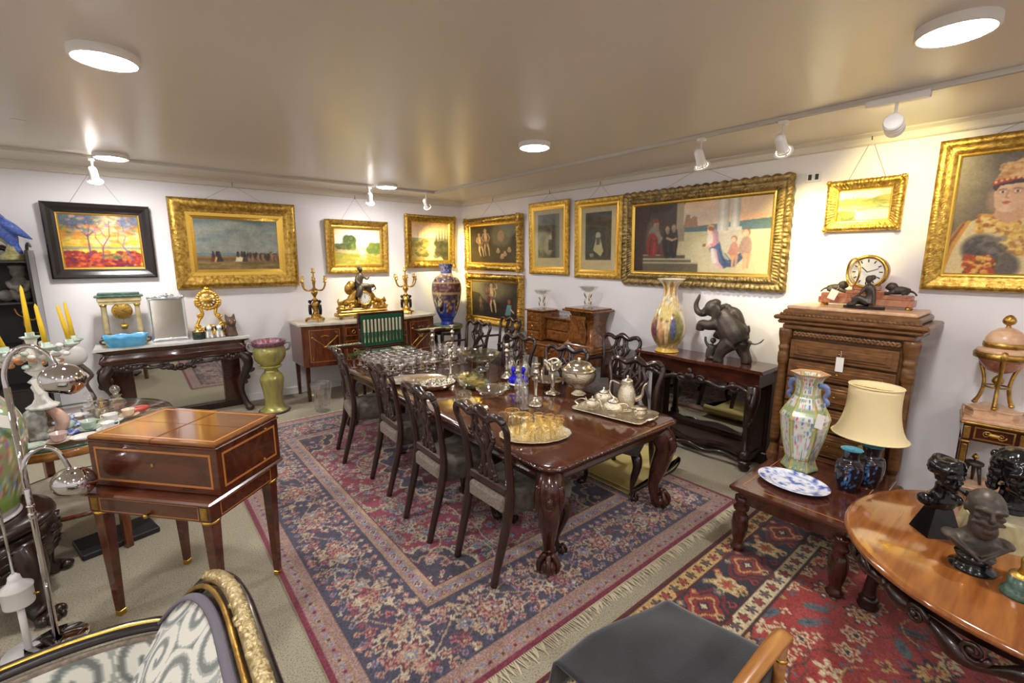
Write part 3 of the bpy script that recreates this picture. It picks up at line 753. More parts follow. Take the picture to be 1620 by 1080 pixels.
def fig(c, x, y, s, lean=0.0, col=SK):
    dk = tuple(v * 0.5 for v in col); lt = tuple(min(255, v * 1.12) for v in col); P_ = lambda a, b: (x + a * s + lean * b * 3, y + b * s)
    c.ell(x - 0.004, y - 0.012 * s, 0.036 * s, 0.05 * s, (70, 48, 34), 0.9, 0.5); c.ell(x, y, 0.024 * s, 0.042 * s, col, 0.9, 0.4)
    limb(c, [P_(-0.015, 0.27), P_(-0.035, 0.42), P_(-0.02, 0.58)], 0.034 * s, 0.014 * s, col, dk); limb(c, [P_(0.02, 0.27), P_(0.045, 0.42), P_(0.05, 0.58)], 0.034 * s, 0.014 * s, col, dk)
    limb(c, [P_(0.0, 0.07), P_(0.006, 0.16), P_(0.0, 0.27)], 0.046 * s, 0.044 * s, col, dk); c.ell(*P_(-0.012, 0.13), 0.022 * s, 0.05 * s, lt, 0.6, 0.8); c.ell(*P_(-0.02, 0.34), 0.012 * s, 0.06 * s, lt, 0.5, 0.8)
    limb(c, [P_(-0.045, 0.07), P_(-0.075, 0.17), P_(-0.03, 0.24)], 0.016 * s, 0.012 * s, col, dk); limb(c, [P_(0.045, 0.07), P_(0.075, 0.16), P_(0.05, 0.25)], 0.016 * s, 0.012 * s, col, dk)
    c.ell(*P_(0.0, 0.28), 0.04 * s, 0.03 * s, (96, 70, 52), 0.7, 0.6)
def cv5():
    c = Cv(168, 96, (52, 44, 34)).mott(16, 16, 51)
    c.ell(0.68, 0.28, 0.16, 0.3, (108, 102, 78), 0.9, 0.6); c.ell(0.85, 0.1, 0.14, 0.16, (116, 116, 98), 0.8, 0.7); c.ell(0.55, 0.8, 0.4, 0.2, (64, 54, 34), 0.8, 0.6); c.ell(0.68, 0.3, 0.06, 0.12, (168, 134, 96), 0.8, 0.4)
    fig(c, 0.34, 0.14, 1.15, 0.02); fig(c, 0.2, 0.24, 1.0, 0.03)
    for (x, y) in ((0.62, 0.7), (0.76, 0.78), (0.85, 0.68), (0.7, 0.85)): c.ell(x, y - 0.06, 0.022, 0.03, SK, 0.8); c.ell(x, y, 0.04, 0.05, SK, 0.7)
    return c.mott(10, 3, 53).out()
def cv6():
    c = Cv(168, 96, (50, 42, 34)).mott(12, 16, 61)
    c.ell(0.3, 0.2, 0.4, 0.26, (128, 116, 84), 0.9, 0.7); c.poly([(0, 0.3), (0.18, 0.34), (0.36, 0.66), (0.2, 0.8), (0, 0.85)], (48, 42, 32), 0.8); c.rect(0, 0.8, 1, 1, (44, 38, 28), 0.9)
    fig(c, 0.45, 0.10, 1.25, 0.02, (212, 178, 128)); fig(c, 0.34, 0.12, 0.8, 0.02, (150, 100, 76)); fig(c, 0.2, 0.46, 0.65, 0.01, (130, 104, 76)); c.line([(0.5, 0.2), (0.58, 0.16), (0.56, 0.06)], 0.016, (212, 178, 128)); c.ell(0.4, 0.5, 0.03, 0.1, (120, 36, 44), 0.9)
    c.ell(0.83, 0.5, 0.03, 0.06, (150, 84, 56)); c.poly([(0.79, 0.58), (0.88, 0.58), (0.86, 0.86), (0.74, 0.88)], (96, 132, 136)); c.line([(0.86, 0.7), (0.92, 0.78)], 0.02, SK)
    return c.mott(10, 3, 63).out()
def engraving(seed, fx):
    c = Cv(84, 104, (196, 182, 146)); c.rect(0.13, 0.09, 0.87, 0.84, (84, 84, 76))
    k = Cv(84, 104, (86, 86, 78)).mott(40, 18, seed).mott(26, 5, seed + 1)
    if fx: k.rect(0, 0, 1, 1, (60, 62, 58), 0.6); k.ell(0.5, 0.45, 0.07, 0.05, (176, 168, 140)); k.poly([(0.44, 0.5), (0.56, 0.48), (0.66, 0.7), (0.58, 0.78), (0.36, 0.68)], (190, 180, 140)); k.poly([(0.46, 0.48), (0.56, 0.48), (0.55, 0.6), (0.45, 0.6)], (100, 96, 84)); k.ell(0.32, 0.76, 0.06, 0.03, (150, 144, 120)); k.rect(0.7, 0.1, 0.8, 0.82, (74, 74, 68), 0.7)
    else: k.ell(0.3, 0.55, 0.2, 0.14, (158, 150, 124), 0.8, 0.6); k.ell(0.5, 0.62, 0.12, 0.14, (176, 168, 142), 0.8, 0.5); k.ell(0.56, 0.48, 0.04, 0.04, (176, 166, 138)); k.poly([(0.5, 0.52), (0.62, 0.52), (0.66, 0.7), (0.5, 0.7)], (70, 68, 62)); k.rect(0.62, 0.15, 0.72, 0.65, (56, 56, 52), 0.7); k.rect(0.74, 0.09, 0.87, 0.84, (112, 112, 102), 0.8)
    m = (c.X > 0.13) & (c.X < 0.87) & (c.Y > 0.09) & (c.Y < 0.84); c.a[m] = k.a[m]
    return c.mott(8, 3, seed + 4).out()
def cv9():
    c = Cv(250, 140, (176, 166, 128)); c.grad((186, 172, 152), (222, 170, 116), 0, 0.36)
    c.blobs(50, 0.4, 0.0, 1, 0.32, 0.12, 0.04, [(206, 176, 146), (226, 160, 106), (188, 172, 156)], 91, 0.4)
    c.poly([(0.4, 0.36), (1, 0.28), (1, 0.42), (0.4, 0.44)], (86, 108, 106)); c.rect(0.4, 0.42, 1, 1, (188, 176, 138)).mott(10, 16, 92)
    c.poly([(0.41, 0.36), (0.43, 0.18), (0.46, 0.18), (0.46, 0.24), (0.49, 0.2), (0.51, 0.22), (0.52, 0.36)], (150, 116, 86))
    c.poly([(0, 0), (0.42, 0), (0.4, 0.12), (0.36, 0.5), (0.37, 1), (0, 1)], (66, 54, 44)); c.poly([(0, 0), (0.36, 0), (0.3, 0.1), (0.14, 0.12), (0.1, 0.5), (0.08, 1), (0, 1)], (50, 38, 34))
    for i in range(6): c.line([(0.02 + 0.02 * i, 0), (0.015 + 0.016 * i, 0.9)], 0.008, (82, 48, 38), 0.6)
    c.rect(0.355, 0, 0.41, 0.38, (150, 138, 110)); c.rect(0.365, 0.36, 0.42, 0.55, (140, 128, 104))
    for (x0, x1, b) in ((0.655, 0.735, 0.44), (0.745, 0.805, 0.40)):
        for i in range(8):
            t = i / 8; v = 206 - 90 * abs(t - 0.35); c.rect(x0 + (x1 - x0) * t, 0, x0 + (x1 - x0) * (t + 0.14), b, (v, v - 6, v - 22))
        c.rect(x0 - 0.012, b - 0.02, x1 + 0.015, b + 0.02, (196, 186, 158)); c.rect(x0 - 0.005, b + 0.02, x1 + 0.008, b + 0.24, (186, 174, 146))
    for (x1, y0, y1, k) in ((0.43, 0.74, 0.80, 84), (0.48, 0.80, 0.87, 100), (0.53, 0.86, 1.0, 92)):
        c.rect(0.08, y0, x1, y0 + 0.02, (k + 70, k + 60, k + 34)); c.rect(0.08, y0 + 0.02, x1, y1, (k, k - 8, k - 28))
    # seated ruler, two counsellors
    c.ell(0.165, 0.48, 0.055, 0.24, (84, 74, 60), 0.9, 0.3); c.ell(0.175, 0.47, 0.045, 0.14, (118, 112, 98), 0.9, 0.3); c.ell(0.16, 0.6, 0.045, 0.17, (128, 44, 38), 0.95, 0.25); c.line([(0.19, 0.55), (0.245, 0.6), (0.25, 0.75)], 0.045, (112, 46, 40), 0.9, 0.03); c.line([(0.22, 0.58), (0.265, 0.62), (0.27, 0.76)], 0.035, (78, 62, 52), 0.9, 0.025); c.line([(0.15, 0.5), (0.14, 0.74)], 0.012, (92, 30, 28), 0.8); c.line([(0.18, 0.56), (0.175, 0.74)], 0.010, (160, 70, 60), 0.7)
    c.line([(0.2, 0.42), (0.235, 0.5), (0.22, 0.56)], 0.028, (126, 118, 104), 0.9, 0.02); c.ell(0.19, 0.29, 0.02, 0.05, (156, 118, 90), 0.95, 0.3); c.ell(0.196, 0.32, 0.014, 0.035, (120, 106, 90), 0.9, 0.5); c.ell(0.187, 0.235, 0.024, 0.03, (120, 52, 44), 0.95, 0.3)
    for (x, h_) in ((0.285, 0.37), (0.335, 0.35)):
        c.ell(x, h_ + 0.2, 0.034, 0.20, (48, 40, 37), 0.97, 0.2); c.line([(x, h_ + 0.2), (x + 0.005, 0.75)], 0.05, (44, 37, 34), 0.95, 0.045); c.ell(x, h_, 0.015, 0.042, (166, 130, 100), 0.95, 0.3); c.ell(x + 0.003, h_ + 0.04, 0.012, 0.03, (130, 112, 94), 0.8, 0.5); c.line([(x + 0.02, h_ + 0.1), (x + 0.01, 0.7)], 0.006, (82, 70, 62), 0.7)
    c.line([(0.285, 0.5), (0.325, 0.53), (0.36, 0.51)], 0.018, (176, 138, 104), 0.9, 0.012)
    # kneeling queen with two children
    c.line([(0.645, 0.62), (0.67, 0.78), (0.71, 0.88)], 0.075, (74, 86, 114), 0.97, 0.06); c.line([(0.70, 0.86), (0.77, 0.87), (0.83, 0.76), (0.855, 0.66)], 0.055, (66, 78, 104), 0.97, 0.03); c.line([(0.64, 0.7), (0.665, 0.86), (0.70, 0.93)], 0.04, (206, 164, 156), 0.9, 0.025); c.line([(0.63, 0.68), (0.65, 0.84)], 0.022, (208, 200, 188), 0.9, 0.03)
    for k in range(4): c.line([(0.66 + 0.02 * k, 0.64 + 0.03 * k), (0.70 + 0.025 * k, 0.86)], 0.006, (48, 58, 86) if k % 2 else (106, 118, 146), 0.7)
    c.ell(0.63, 0.53, 0.032, 0.10, (206, 148, 146), 0.97, 0.2); c.ell(0.612, 0.55, 0.018, 0.085, (220, 210, 190), 0.9, 0.4); c.line([(0.65, 0.5), (0.645, 0.6), (0.60, 0.63)], 0.03, (202, 136, 138), 0.95, 0.016); c.line([(0.61, 0.625), (0.575, 0.62)], 0.014, (224, 186, 152), 0.95); c.ell(0.572, 0.615, 0.012, 0.02, (130, 84, 62), 0.9)
    c.line([(0.622, 0.38), (0.655, 0.45), (0.665, 0.58)], 0.028, (162, 128, 132), 0.9, 0.02); c.ell(0.606, 0.42, 0.016, 0.048, (230, 196, 164), 0.97, 0.25); c.ell(0.618, 0.385, 0.02, 0.03, (140, 90, 64), 0.9, 0.4); c.line([(0.592, 0.365), (0.605, 0.345), (0.63, 0.36)], 0.010, (206, 168, 92), 0.95)
    for (x, y, s, col) in ((0.775, 0.55, 0.8, (176, 124, 100)), (0.85, 0.47, 1.0, (156, 124, 104))):
        c.ell(x, y - 0.01, 0.022 * s, 0.05 * s, (140, 96, 66), 0.95, 0.3); c.ell(x - 0.003, y, 0.017 * s, 0.042 * s, (214, 170, 132), 0.95, 0.3); c.ell(x + 0.003, y + 0.18 * s, 0.034 * s, 0.13 * s, col, 0.97, 0.2); c.line([(x - 0.02 * s, y + 0.12 * s), (x - 0.035 * s, y + 0.22 * s), (x - 0.01, y + 0.26 * s)], 0.02 * s, col, 0.95); c.line([(x, y + 0.28 * s), (x - 0.004, y + 0.46 * s)], 0.024 * s, (196, 148, 112), 0.95, 0.014 * s); c.line([(x + 0.024, y + 0.28 * s), (x + 0.018, y + 0.45 * s)], 0.022 * s, (184, 136, 102), 0.95, 0.014 * s)
    return c.mott(9, 3, 94).out()
def cv10():
    c = Cv(110, 70, (236, 228, 196)); c.grad((238, 226, 206), (240, 232, 204), 0, 0.4)
    c.poly([(0, 0.34), (0.2, 0.28), (0.5, 0.36), (0.8, 0.22), (1, 0.18), (1, 0.5), (0, 0.5)], (176, 160, 76)); c.blobs(110, 0, 0.3, 1, 0.56, 0.05, 0.04, [(150, 150, 60), (196, 160, 70), (126, 140, 66), (206, 176, 96)], 101, 0.7)
    c.rect(0, 0.55, 1, 1, (232, 220, 190)); c.blobs(50, 0.1, 0.54, 1, 0.66, 0.07, 0.03, [(150, 156, 92), (126, 146, 104), (206, 196, 140)], 102, 0.6); c.blobs(60, 0, 0.74, 0.3, 1, 0.06, 0.07, [(120, 132, 52), (150, 156, 70), (96, 116, 48)], 103, 0.8)
    c.rect(0.27, 0.22, 0.31, 0.5, (206, 150, 90), 0.8); c.rect(0.27, 0.62, 0.31, 0.9, (210, 180, 130), 0.6); c.blobs(14, 0.8, 0.05, 1, 0.16, 0.04, 0.04, [(206, 190, 150)], 104, 0.6)
    return c.mott(10, 3, 105).out()
def cv11():
    c = Cv(150, 196, (96, 84, 68)).mott(22, 14, 111); c.ell(0.25, 0.5, 0.3, 0.4, (120, 106, 86), 0.5, 0.8)
    S1, S2 = (226, 188, 146), (202, 156, 116)
    # robe, cloak, sash
    c.poly([(0.12, 1), (0.2, 0.72), (0.3, 0.58), (0.46, 0.5), (0.66, 0.48), (0.86, 0.56), (0.96, 0.66), (1, 1)], (212, 190, 140)); c.poly([(0.05, 1), (0.14, 0.76), (0.28, 0.56), (0.36, 0.54), (0.24, 0.78), (0.18, 1)], (160, 118, 62)); c.line([(0.34, 0.55), (0.24, 0.75), (0.17, 1)], 0.012, (196, 140, 56)); c.line([(0.3, 0.57), (0.18, 0.78), (0.12, 1)], 0.008, (130, 70, 40))
    c.poly([(0.86, 0.55), (1, 0.6), (1, 1), (0.88, 1), (0.84, 0.8)], (176, 138, 84)); c.blobs(220, 0.42, 0.5, 0.74, 0.64, 0.022, 0.013, [(206, 150, 60), (226, 184, 90), (160, 96, 40), (232, 206, 130)], 112, 0.9); c.blobs(120, 0.62, 0.6, 0.86, 0.84, 0.02, 0.012, [(206, 160, 70), (226, 196, 110), (172, 110, 50)], 113, 0.8)
    c.ell(0.47, 0.78, 0.13, 0.1, (92, 84, 76), 1, 0.4, 0.6).ell(0.66, 0.92, 0.14, 0.09, (98, 88, 78), 1, 0.4, 0.9); c.blobs(60, 0.38, 0.7, 0.66, 0.92, 0.03, 0.02, [(72, 66, 62), (120, 110, 100)], 117, 0.6)
    c.poly([(0.38, 0.86), (0.56, 0.84), (0.58, 1), (0.36, 1)], (150, 96, 44)); c.blobs(160, 0.36, 0.84, 0.6, 1, 0.02, 0.012, [(206, 150, 66), (120, 66, 30), (176, 70, 44), (226, 176, 90)], 114, 0.9)
    # neck, face
    c.poly([(0.55, 0.36), (0.78, 0.34), (0.82, 0.52), (0.66, 0.58), (0.54, 0.52)], S2); c.ell(0.65, 0.33, 0.135, 0.135, S1, 1, 0.06); c.ell(0.63, 0.41, 0.10, 0.07, S1, 1, 0.1); c.ell(0.72, 0.36, 0.07, 0.1, S2, 0.6, 0.7)
    c.ell(0.58, 0.315, 0.035, 0.018, (190, 142, 106), 0.7, 0.8); c.ell(0.69, 0.315, 0.038, 0.018, (190, 142, 106), 0.7, 0.8); c.ell(0.54, 0.38, 0.05, 0.07, (206, 160, 120), 0.5, 0.9); c.line([(0.545, 0.302), (0.575, 0.295), (0.60, 0.297)], 0.003, (96, 68, 50), 0.9); c.line([(0.655, 0.296), (0.69, 0.293), (0.725, 0.301)], 0.003, (96, 68, 50), 0.9); c.ell(0.575, 0.318, 0.022, 0.009, (240, 226, 206)); c.ell(0.69, 0.318, 0.024, 0.009, (240, 226, 206)); c.ell(0.578, 0.318, 0.010, 0.009, (60, 44, 36)); c.ell(0.692, 0.318, 0.010, 0.009, (60, 44, 36))
    c.line([(0.62, 0.31), (0.606, 0.362), (0.63, 0.37)], 0.005, (186, 136, 98)); c.ell(0.617, 0.403, 0.032, 0.008, (176, 84, 70)); c.ell(0.617, 0.413, 0.02, 0.006, (196, 112, 92))
    # hair, red band with coins, pointed cap
    c.poly([(0.49, 0.28), (0.52, 0.22), (0.8, 0.21), (0.83, 0.3), (0.79, 0.32), (0.76, 0.25), (0.55, 0.265), (0.52, 0.31)], (52, 38, 32)); c.poly([(0.49, 0.225), (0.66, 0.185), (0.86, 0.2), (0.87, 0.235), (0.68, 0.225), (0.49, 0.262)], (176, 46, 36)); c.poly([(0.50, 0.222), (0.55, 0.13), (0.68, 0.06), (0.74, 0.07), (0.82, 0.13), (0.86, 0.2), (0.68, 0.185)], (206, 160, 96)); c.blobs(120, 0.54, 0.09, 0.82, 0.2, 0.02, 0.012, [(226, 186, 120), (170, 116, 64), (206, 150, 84)], 115, 0.7)
    for i in range(9): c.ell(0.51 + 0.042 * i, 0.235 - 0.024 * math.sin(i / 8 * PI), 0.013, 0.009, (226, 190, 110))
    c.line([(0.81, 0.32), (0.815, 0.44)], 0.006, (206, 150, 60)); c.poly([(0.84, 0.2), (0.9, 0.35), (0.93, 0.62), (0.86, 0.56), (0.85, 0.36)], (196, 164, 116), 0.8)
    c.mott(10, 3, 116); c.a = np.concatenate([c.a[:, 30:], c.a[:, 40:10:-1] * 0 + c.a[:, -1:] * 0.9], 1)
    return c.out()

def frame_mesh(W, H, prof, orn=None, seg=0.03):
    """mitred frame; prof = [(inset, height)], orn(s, i, L) -> (d_inset, d_height)"""
    m = MB()
    cs = [(-W / 2, 0), (W / 2, 0), (W / 2, H), (-W / 2, H)]; ins = [(1, 1), (-1, 1), (-1, -1), (1, -1)]
    for k in range(4):
        (x0, z0), (x1, z1) = cs[k], cs[(k + 1) % 4]; i0, i1 = ins[k], ins[(k + 1) % 4]
        L = math.hypot(x1 - x0, z1 - z0); n = max(2, int(L / seg)) if orn else 1
        tx, tz = (x1 - x0) / L, (z1 - z0) / L; nx, nz = -tz, tx
        rings = []
        for j in range(n + 1):
            f = j / n; ring = []
            for q, (d, h) in enumerate(prof):
                dd, hh = d, h
                ax, az = x0 + i0[0] * d, z0 + i0[1] * d; bx, bz = x1 + i1[0] * d, z1 + i1[1] * d
                if orn and 0 < j < n:
                    od, oh = orn(f * L, q, L); dd = od; hh = h + oh
                else: dd = 0
                ring.append((ax + (bx - ax) * f + nx * dd, -hh, az + (bz - az) * f + nz * dd))
            rings.append(ring)
        m.loft(rings, smooth=orn is not None, cap=False, closed=False)
    return m
def scal(p, ad, ah, idx):
    return lambda s, q, L: ((-abs(math.sin(s * PI / p)) * ad, 0) if q in idx[0] else ((0, ah * math.sin(s * 2 * PI / p) * math.cos(s * 5.1)) if q in idx[1] else (0, 0)))
def leafy(p, ad, ah, seed):
    r = random.Random(seed); ph = [r.uniform(0, 6) for _ in range(40)]
    def f(s, q, L):
        if q in (1, 2, 3, 4):
            return (ad * math.sin(s * 2 * PI / p + ph[q]) , ah * (math.sin(s * 4 * PI / p + ph[q + 8]) + 0.6 * math.sin(s * 7.3 * PI / p + q)))
        return (0, 0)
    return f
def painting(label, arr, W, H, prof, orn, fm, slip, loc, rz, tilt=2.0, hook=None, glass=False, cat_='painting', liner='gold_bright', seg=0.03, corners=None):
    e = E('framed_painting' if not glass else 'framed_engraving', label, cat_, loc, rz)
    ti = math.radians(tilt); e.rotation_euler = (ti, 0, rz)
    fr = P('frame', frame_mesh(W, H, prof, orn, seg), fm, e)
    d = prof[-1][0]
    P('liner', frame_mesh(W - 2 * d + 0.004, H - 2 * d + 0.004, [(0, 0.004), (0, prof[-1][1] + 0.004), (slip * 0.5, prof[-1][1] + 0.002), (slip, prof[-1][1] - 0.008), (slip, 0.004)]), liner, e).location = (0, 0, d - 0.002)
    cw, ch = W - 2 * (d + slip) + 0.006, H - 2 * (d + slip) + 0.006
    c = P('canvas' if not glass else 'print', pixgrid(arr, cw, ch, -(prof[-1][1] - 0.012), 'xz'), 'vc_paint' if not glass else 'vc_print', e); c.location = (0, 0, H / 2)
    b = MB().box((0, -0.004, H / 2), (W - 2 * prof[0][0] - 0.04, 0.006, H - 0.04)); P('back_board', b, 'canvas_back', e)
    if glass:
        g = MB().box((0, 0, 0), (cw, 0.002, ch)); P('glass', g, 'pane', e).location = (0, -(prof[-1][1] - 0.009), H / 2)
    if corners:
        for (sx, z) in ((-1, 0), (1, 0), (1, H), (-1, H)):
            m = MB(); cx, cz = sx * (W / 2 - corners * 0.45), z + (corners * 0.45 if z == 0 else -corners * 0.45)
            m.ball((cx, -max(p[1] for p in prof) * 0.8, cz), (corners * 0.62, 0.022, corners * 0.62), 10, 6)
            for k in range(6): m.ball((cx + corners * 0.5 * math.cos(k * 1.047), -max(p[1] for p in prof) * 0.85, cz + corners * 0.5 * math.sin(k * 1.047)), (corners * 0.24, 0.018, corners * 0.24), 8, 5)
            P('corner_ornament', m, fm, e)
    if hook:
        Ri = Matrix.Rotation(-ti, 3, 'X'); hz = hook - loc[2]
        f = lambda x, y, z: tuple(Ri @ Vector((x, y, z)))
        top = f(0, -0.012, hz)
        for sx in (-1, 1): P('hanging_wire', MB().tube([(sx * W * 0.26, -0.008, H - 0.03), top], 0.0013, 5), 'wire', e)
        P('picture_hook', MB().tube([f(0, -0.024, hz + 0.035), f(0, -0.024, hz), f(0, -0.012, hz - 0.012), f(0, -0.006, hz + 0.008)], 0.0032, 6, 3), 'bronze', e)
    return e
BW = lambda x, z: (x, YB - 0.004, z); RW = lambda y, z: (XR - 0.004, y, z)
pf_dark = [(0, 0), (0, 0.04), (0.015, 0.05), (0.04, 0.046), (0.075, 0.028), (0.10, 0.024), (0.105, 0.02)]
painting('dark brown framed painting of three bare trees in a red and yellow field', cv1(), 0.90, 0.81, pf_dark, None, 'black_rim', 0.02, BW(-0.205, 1.72), 0, 2.5, 2.90)
e = bpy.data.objects['framed_painting']; P('name_plate', MB().box((0.33, -0.029, 0.055), (0.05, 0.004, 0.014)), 'paper', e)
pf_big = [(0, 0), (0, 0.05), (0.03, 0.085), (0.075, 0.09), (0.12, 0.07), (0.145, 0.045), (0.155, 0.05), (0.165, 0.04)]
painting('large ornate gold frame with a beach scene of small strolling figures', cv2(), 1.41, 1.10, pf_big, leafy(0.05, 0.0015, 0.0045, 3), 'gold', 0.075, BW(1.125, 1.565), 0, 2.5, 2.86, seg=0.008)
pf_mid = [(0, 0), (0, 0.045), (0.025, 0.065), (0.05, 0.06), (0.085, 0.035), (0.10, 0.04), (0.11, 0.03)]
painting('gold-framed sunlit meadow path painting behind the gilt mantel clock', cv3(), 0.96, 0.78, pf_mid, None, 'gold', 0.025, BW(2.71, 1.725), 0, 2.5, 2.83)
painting('ornate gold-framed river painting above the tall blue vase', cv4(), 0.95, 0.86, pf_mid, leafy(0.045, 0.003, 0.008, 9), 'gold', 0.02, BW(3.965, 1.79), 0, 2.0, None, seg=0.008, corners=0.05)
pf_carv = [(0, 0), (0, 0.05), (0.02, 0.085), (0.05, 0.095), (0.08, 0.07), (0.095, 0.045), (0.102, 0.05), (0.11, 0.04)]
painting('upper of two stacked carved gold frames, two seated nudes by a dark cave', cv5(), 1.48, 0.845, pf_carv, leafy(0.06, 0.008, 0.014, 21), 'gold', 0.02, RW(6.05, 1.755), -PI / 2, 1.0, 2.86, seg=0.008, corners=0.09)
painting('lower of two stacked carved gold frames, nude figures and a child in blue', cv6(), 1.48, 0.845, pf_carv, leafy(0.06, 0.008, 0.014, 25), 'gold', 0.02, RW(6.03, 0.845), -PI / 2, 0.6, None, seg=0.008, corners=0.09)
pf_eng = [(0, 0), (0, 0.035), (0.012, 0.045), (0.02, 0.04), (0.03, 0.045), (0.055, 0.035), (0.065, 0.03)]
bead = lambda s, q, L: (0, 0.006 * math.sin(s * 2 * PI / 0.024)) if q in (2,) else (0, 0)
painting('gold-framed grey engraving of a seated group, next to the stacked paintings', engraving(71, 0), 0.79, 1.0, pf_eng, bead, 'gold', 0.045, RW(4.75, 1.725), -PI / 2, 1.5, 2.84, glass=True, cat_='engraving', seg=0.008)
painting('gold-framed grey engraving of a figure in a pale skirt, beside the large painting', engraving(81, 1), 0.77, 0.99, pf_eng, bead, 'gold', 0.045, RW(3.855, 1.70), -PI / 2, 1.5, 2.85, glass=True, cat_='engraving', seg=0.008)
pf_judge = [(0, 0), (0, 0.03), (0.03, 0.06), (0.05, 0.04), (0.07, 0.035), (0.09, 0.075), (0.11, 0.06), (0.125, 0.04), (0.13, 0.035)]
def orn_j(s, q, L):
    if q == 1: return (-0.016 * abs(math.sin(s * PI / 0.095)), 0)
    if q == 2: return (-0.012 * abs(math.sin(s * PI / 0.095)), 0.018 * abs(math.sin(s * PI / 0.0475)))
    if q in (5, 6): return (0, 0.012 * math.sin(s * 2 * PI / 0.035 + q * 0.8))
    return (0, 0)
painting('large wide dark gold frame, kneeling queen with children before an enthroned ruler', cv9(), 1.80, 1.03, pf_judge, orn_j, 'gold_old', 0.03, RW(2.55, 1.655), -PI / 2, 2.5, 2.87, seg=0.006)
painting('small gold-framed green lake landscape under the bright spotlight', cv10(), 0.51, 0.405, [(0, 0), (0, 0.035), (0.02, 0.055), (0.04, 0.05), (0.06, 0.03), (0.07, 0.034), (0.075, 0.028)], leafy(0.035, 0.0015, 0.004, 33), 'gold', 0.014, RW(1.14, 2.175), -PI / 2, 2.5, 2.88, seg=0.007, corners=0.03)
painting('gold-framed half-length portrait of a woman wearing a coin-trimmed red and gold cap', cv11(), 0.84, 1.04, [(0, 0), (0, 0.05), (0.02, 0.065), (0.045, 0.06), (0.06, 0.045), (0.075, 0.05), (0.10, 0.03), (0.105, 0.026)], bead, 'gold', 0.02, RW(0.295, 1.73), -PI / 2, 3.0, 2.86, seg=0.01)

# ================================================================ shared furniture pieces
RZ = -PI / 2
def remesh(o, vox=0.008, sm=3):
    m = o.modifiers.new('union', 'REMESH'); m.mode = 'VOXEL'; m.voxel_size = vox; m.use_smooth_shade = True
    s = o.modifiers.new('soften', 'SMOOTH'); s.iterations = sm; s.factor = 0.5
    return o
def cabriole(top, foot, out, r0=0.05, r1=0.02, claw=0.03, m=None, knee=0.05):
    """S-curved leg: top (x,y,z) -> foot (x,y,0); out = unit direction in which the knee bulges"""
    m = m or MB(); x, y, z = top; fx, fy, fz = foot; ox, oy = out; h = z - fz
    pts = []; rr = []
    for (t, b, r) in ((0, 0, r0), (0.12, knee * 0.9, r0 * 1.05), (0.28, knee, r0 * 0.85), (0.5, knee * 0.2, r0 * 0.55 + r1 * 0.45), (0.72, -knee * 0.45, r1 * 1.15), (0.88, -knee * 0.2, r1), (0.965, knee * 0.35, r1 * 1.25)):
        pts.append((x + (fx - x) * t + ox * b, y + (fy - y) * t + oy * b, z - h * t)); rr.append(r)
    m.tube(pts, rr, 10, 4)
    if claw:
        bx, by = fx + ox * knee * 0.55, fy + oy * knee * 0.55
        m.ball((bx, by, fz + claw * 0.92), (claw, claw, claw * 0.92), 12, 8)
        a0 = math.atan2(oy, ox)
        for a in (-1.3, 0, 1.3, PI):
            cx, cy = math.cos(a0 + a), math.sin(a0 + a)
            m.tube([(bx + cx * claw * 0.35, by + cy * claw * 0.35, fz + claw * 2.3), (bx + cx * claw * 1.02, by + cy * claw * 1.02, fz + claw * 1.5), (bx + cx * claw * 1.08, by + cy * claw * 1.08, fz + claw * 0.7), (bx + cx * claw * 0.85, by + cy * claw * 0.85, fz + claw * 0.12)], [claw * 0.36, claw * 0.3, claw * 0.26, claw * 0.12], 6, 3)
    return m
def scroll(m, c, r, turns, t, ax='xz', sgn=1, rad=0.012, a0=0.0):
    pts = []; rr = []
    n = int(10 * turns)
    for i in range(n + 1):
        f = i / n; a = a0 + sgn * f * turns * 2 * PI; q = r * (1 - 0.8 * f)
        u, v = q * math.cos(a), q * math.sin(a)
        pts.append((c[0] + u, c[1], c[2] + v) if ax == 'xz' else ((c[0], c[1] + u, c[2] + v) if ax == 'yz' else (c[0] + u, c[1] + v, c[2])))
        rr.append(rad * (1 - 0.5 * f))
    m.tube(pts, rr, 7)
    m.ball(pts[-1], rad * 1.3, 8, 6)
def tag_card(label, loc, rz, w=0.055, h=0.095, string=0.09, tilt=0.0):
    e = E('price_tag', label, 'price tag', loc, rz, 'paper price tags on strings')
    P('card', MB().box((0, -0.002, -string - h / 2), (w, 0.0015, h), 0, M=Rm(tilt, 'Y')), 'paper', e)
    P('string', MB().tube([(0, 0, 0), (0.004, -0.003, -string * 0.5), tuple(Rm(tilt, 'Y') @ Vector((0, -0.002, -string - 0.008)))], 0.0016, 5, 3), 'string', e)
    return e
def rect_leg(x, y, z1, w0, w1, z0=0.0):
    return MB().box((x, y, (z0 + z1) / 2), (w0, w0, z1 - z0), 0.003, taper=w1 / w0)
def serp_poly(w, d, bow, n=16, ear=0.03):
    """top outline, back at y=0, bowed front at -d"""
    p = [(-w / 2, 0)]
    for i in range(n + 1):
        t = i / n; x = -w / 2 + w * t
        p.append((x, -d - bow * math.sin(PI * t) - ear * (math.cos(4 * PI * t)) * 0.3 + ear * 0.3))
    p.append((w / 2, 0))
    return p[::-1]

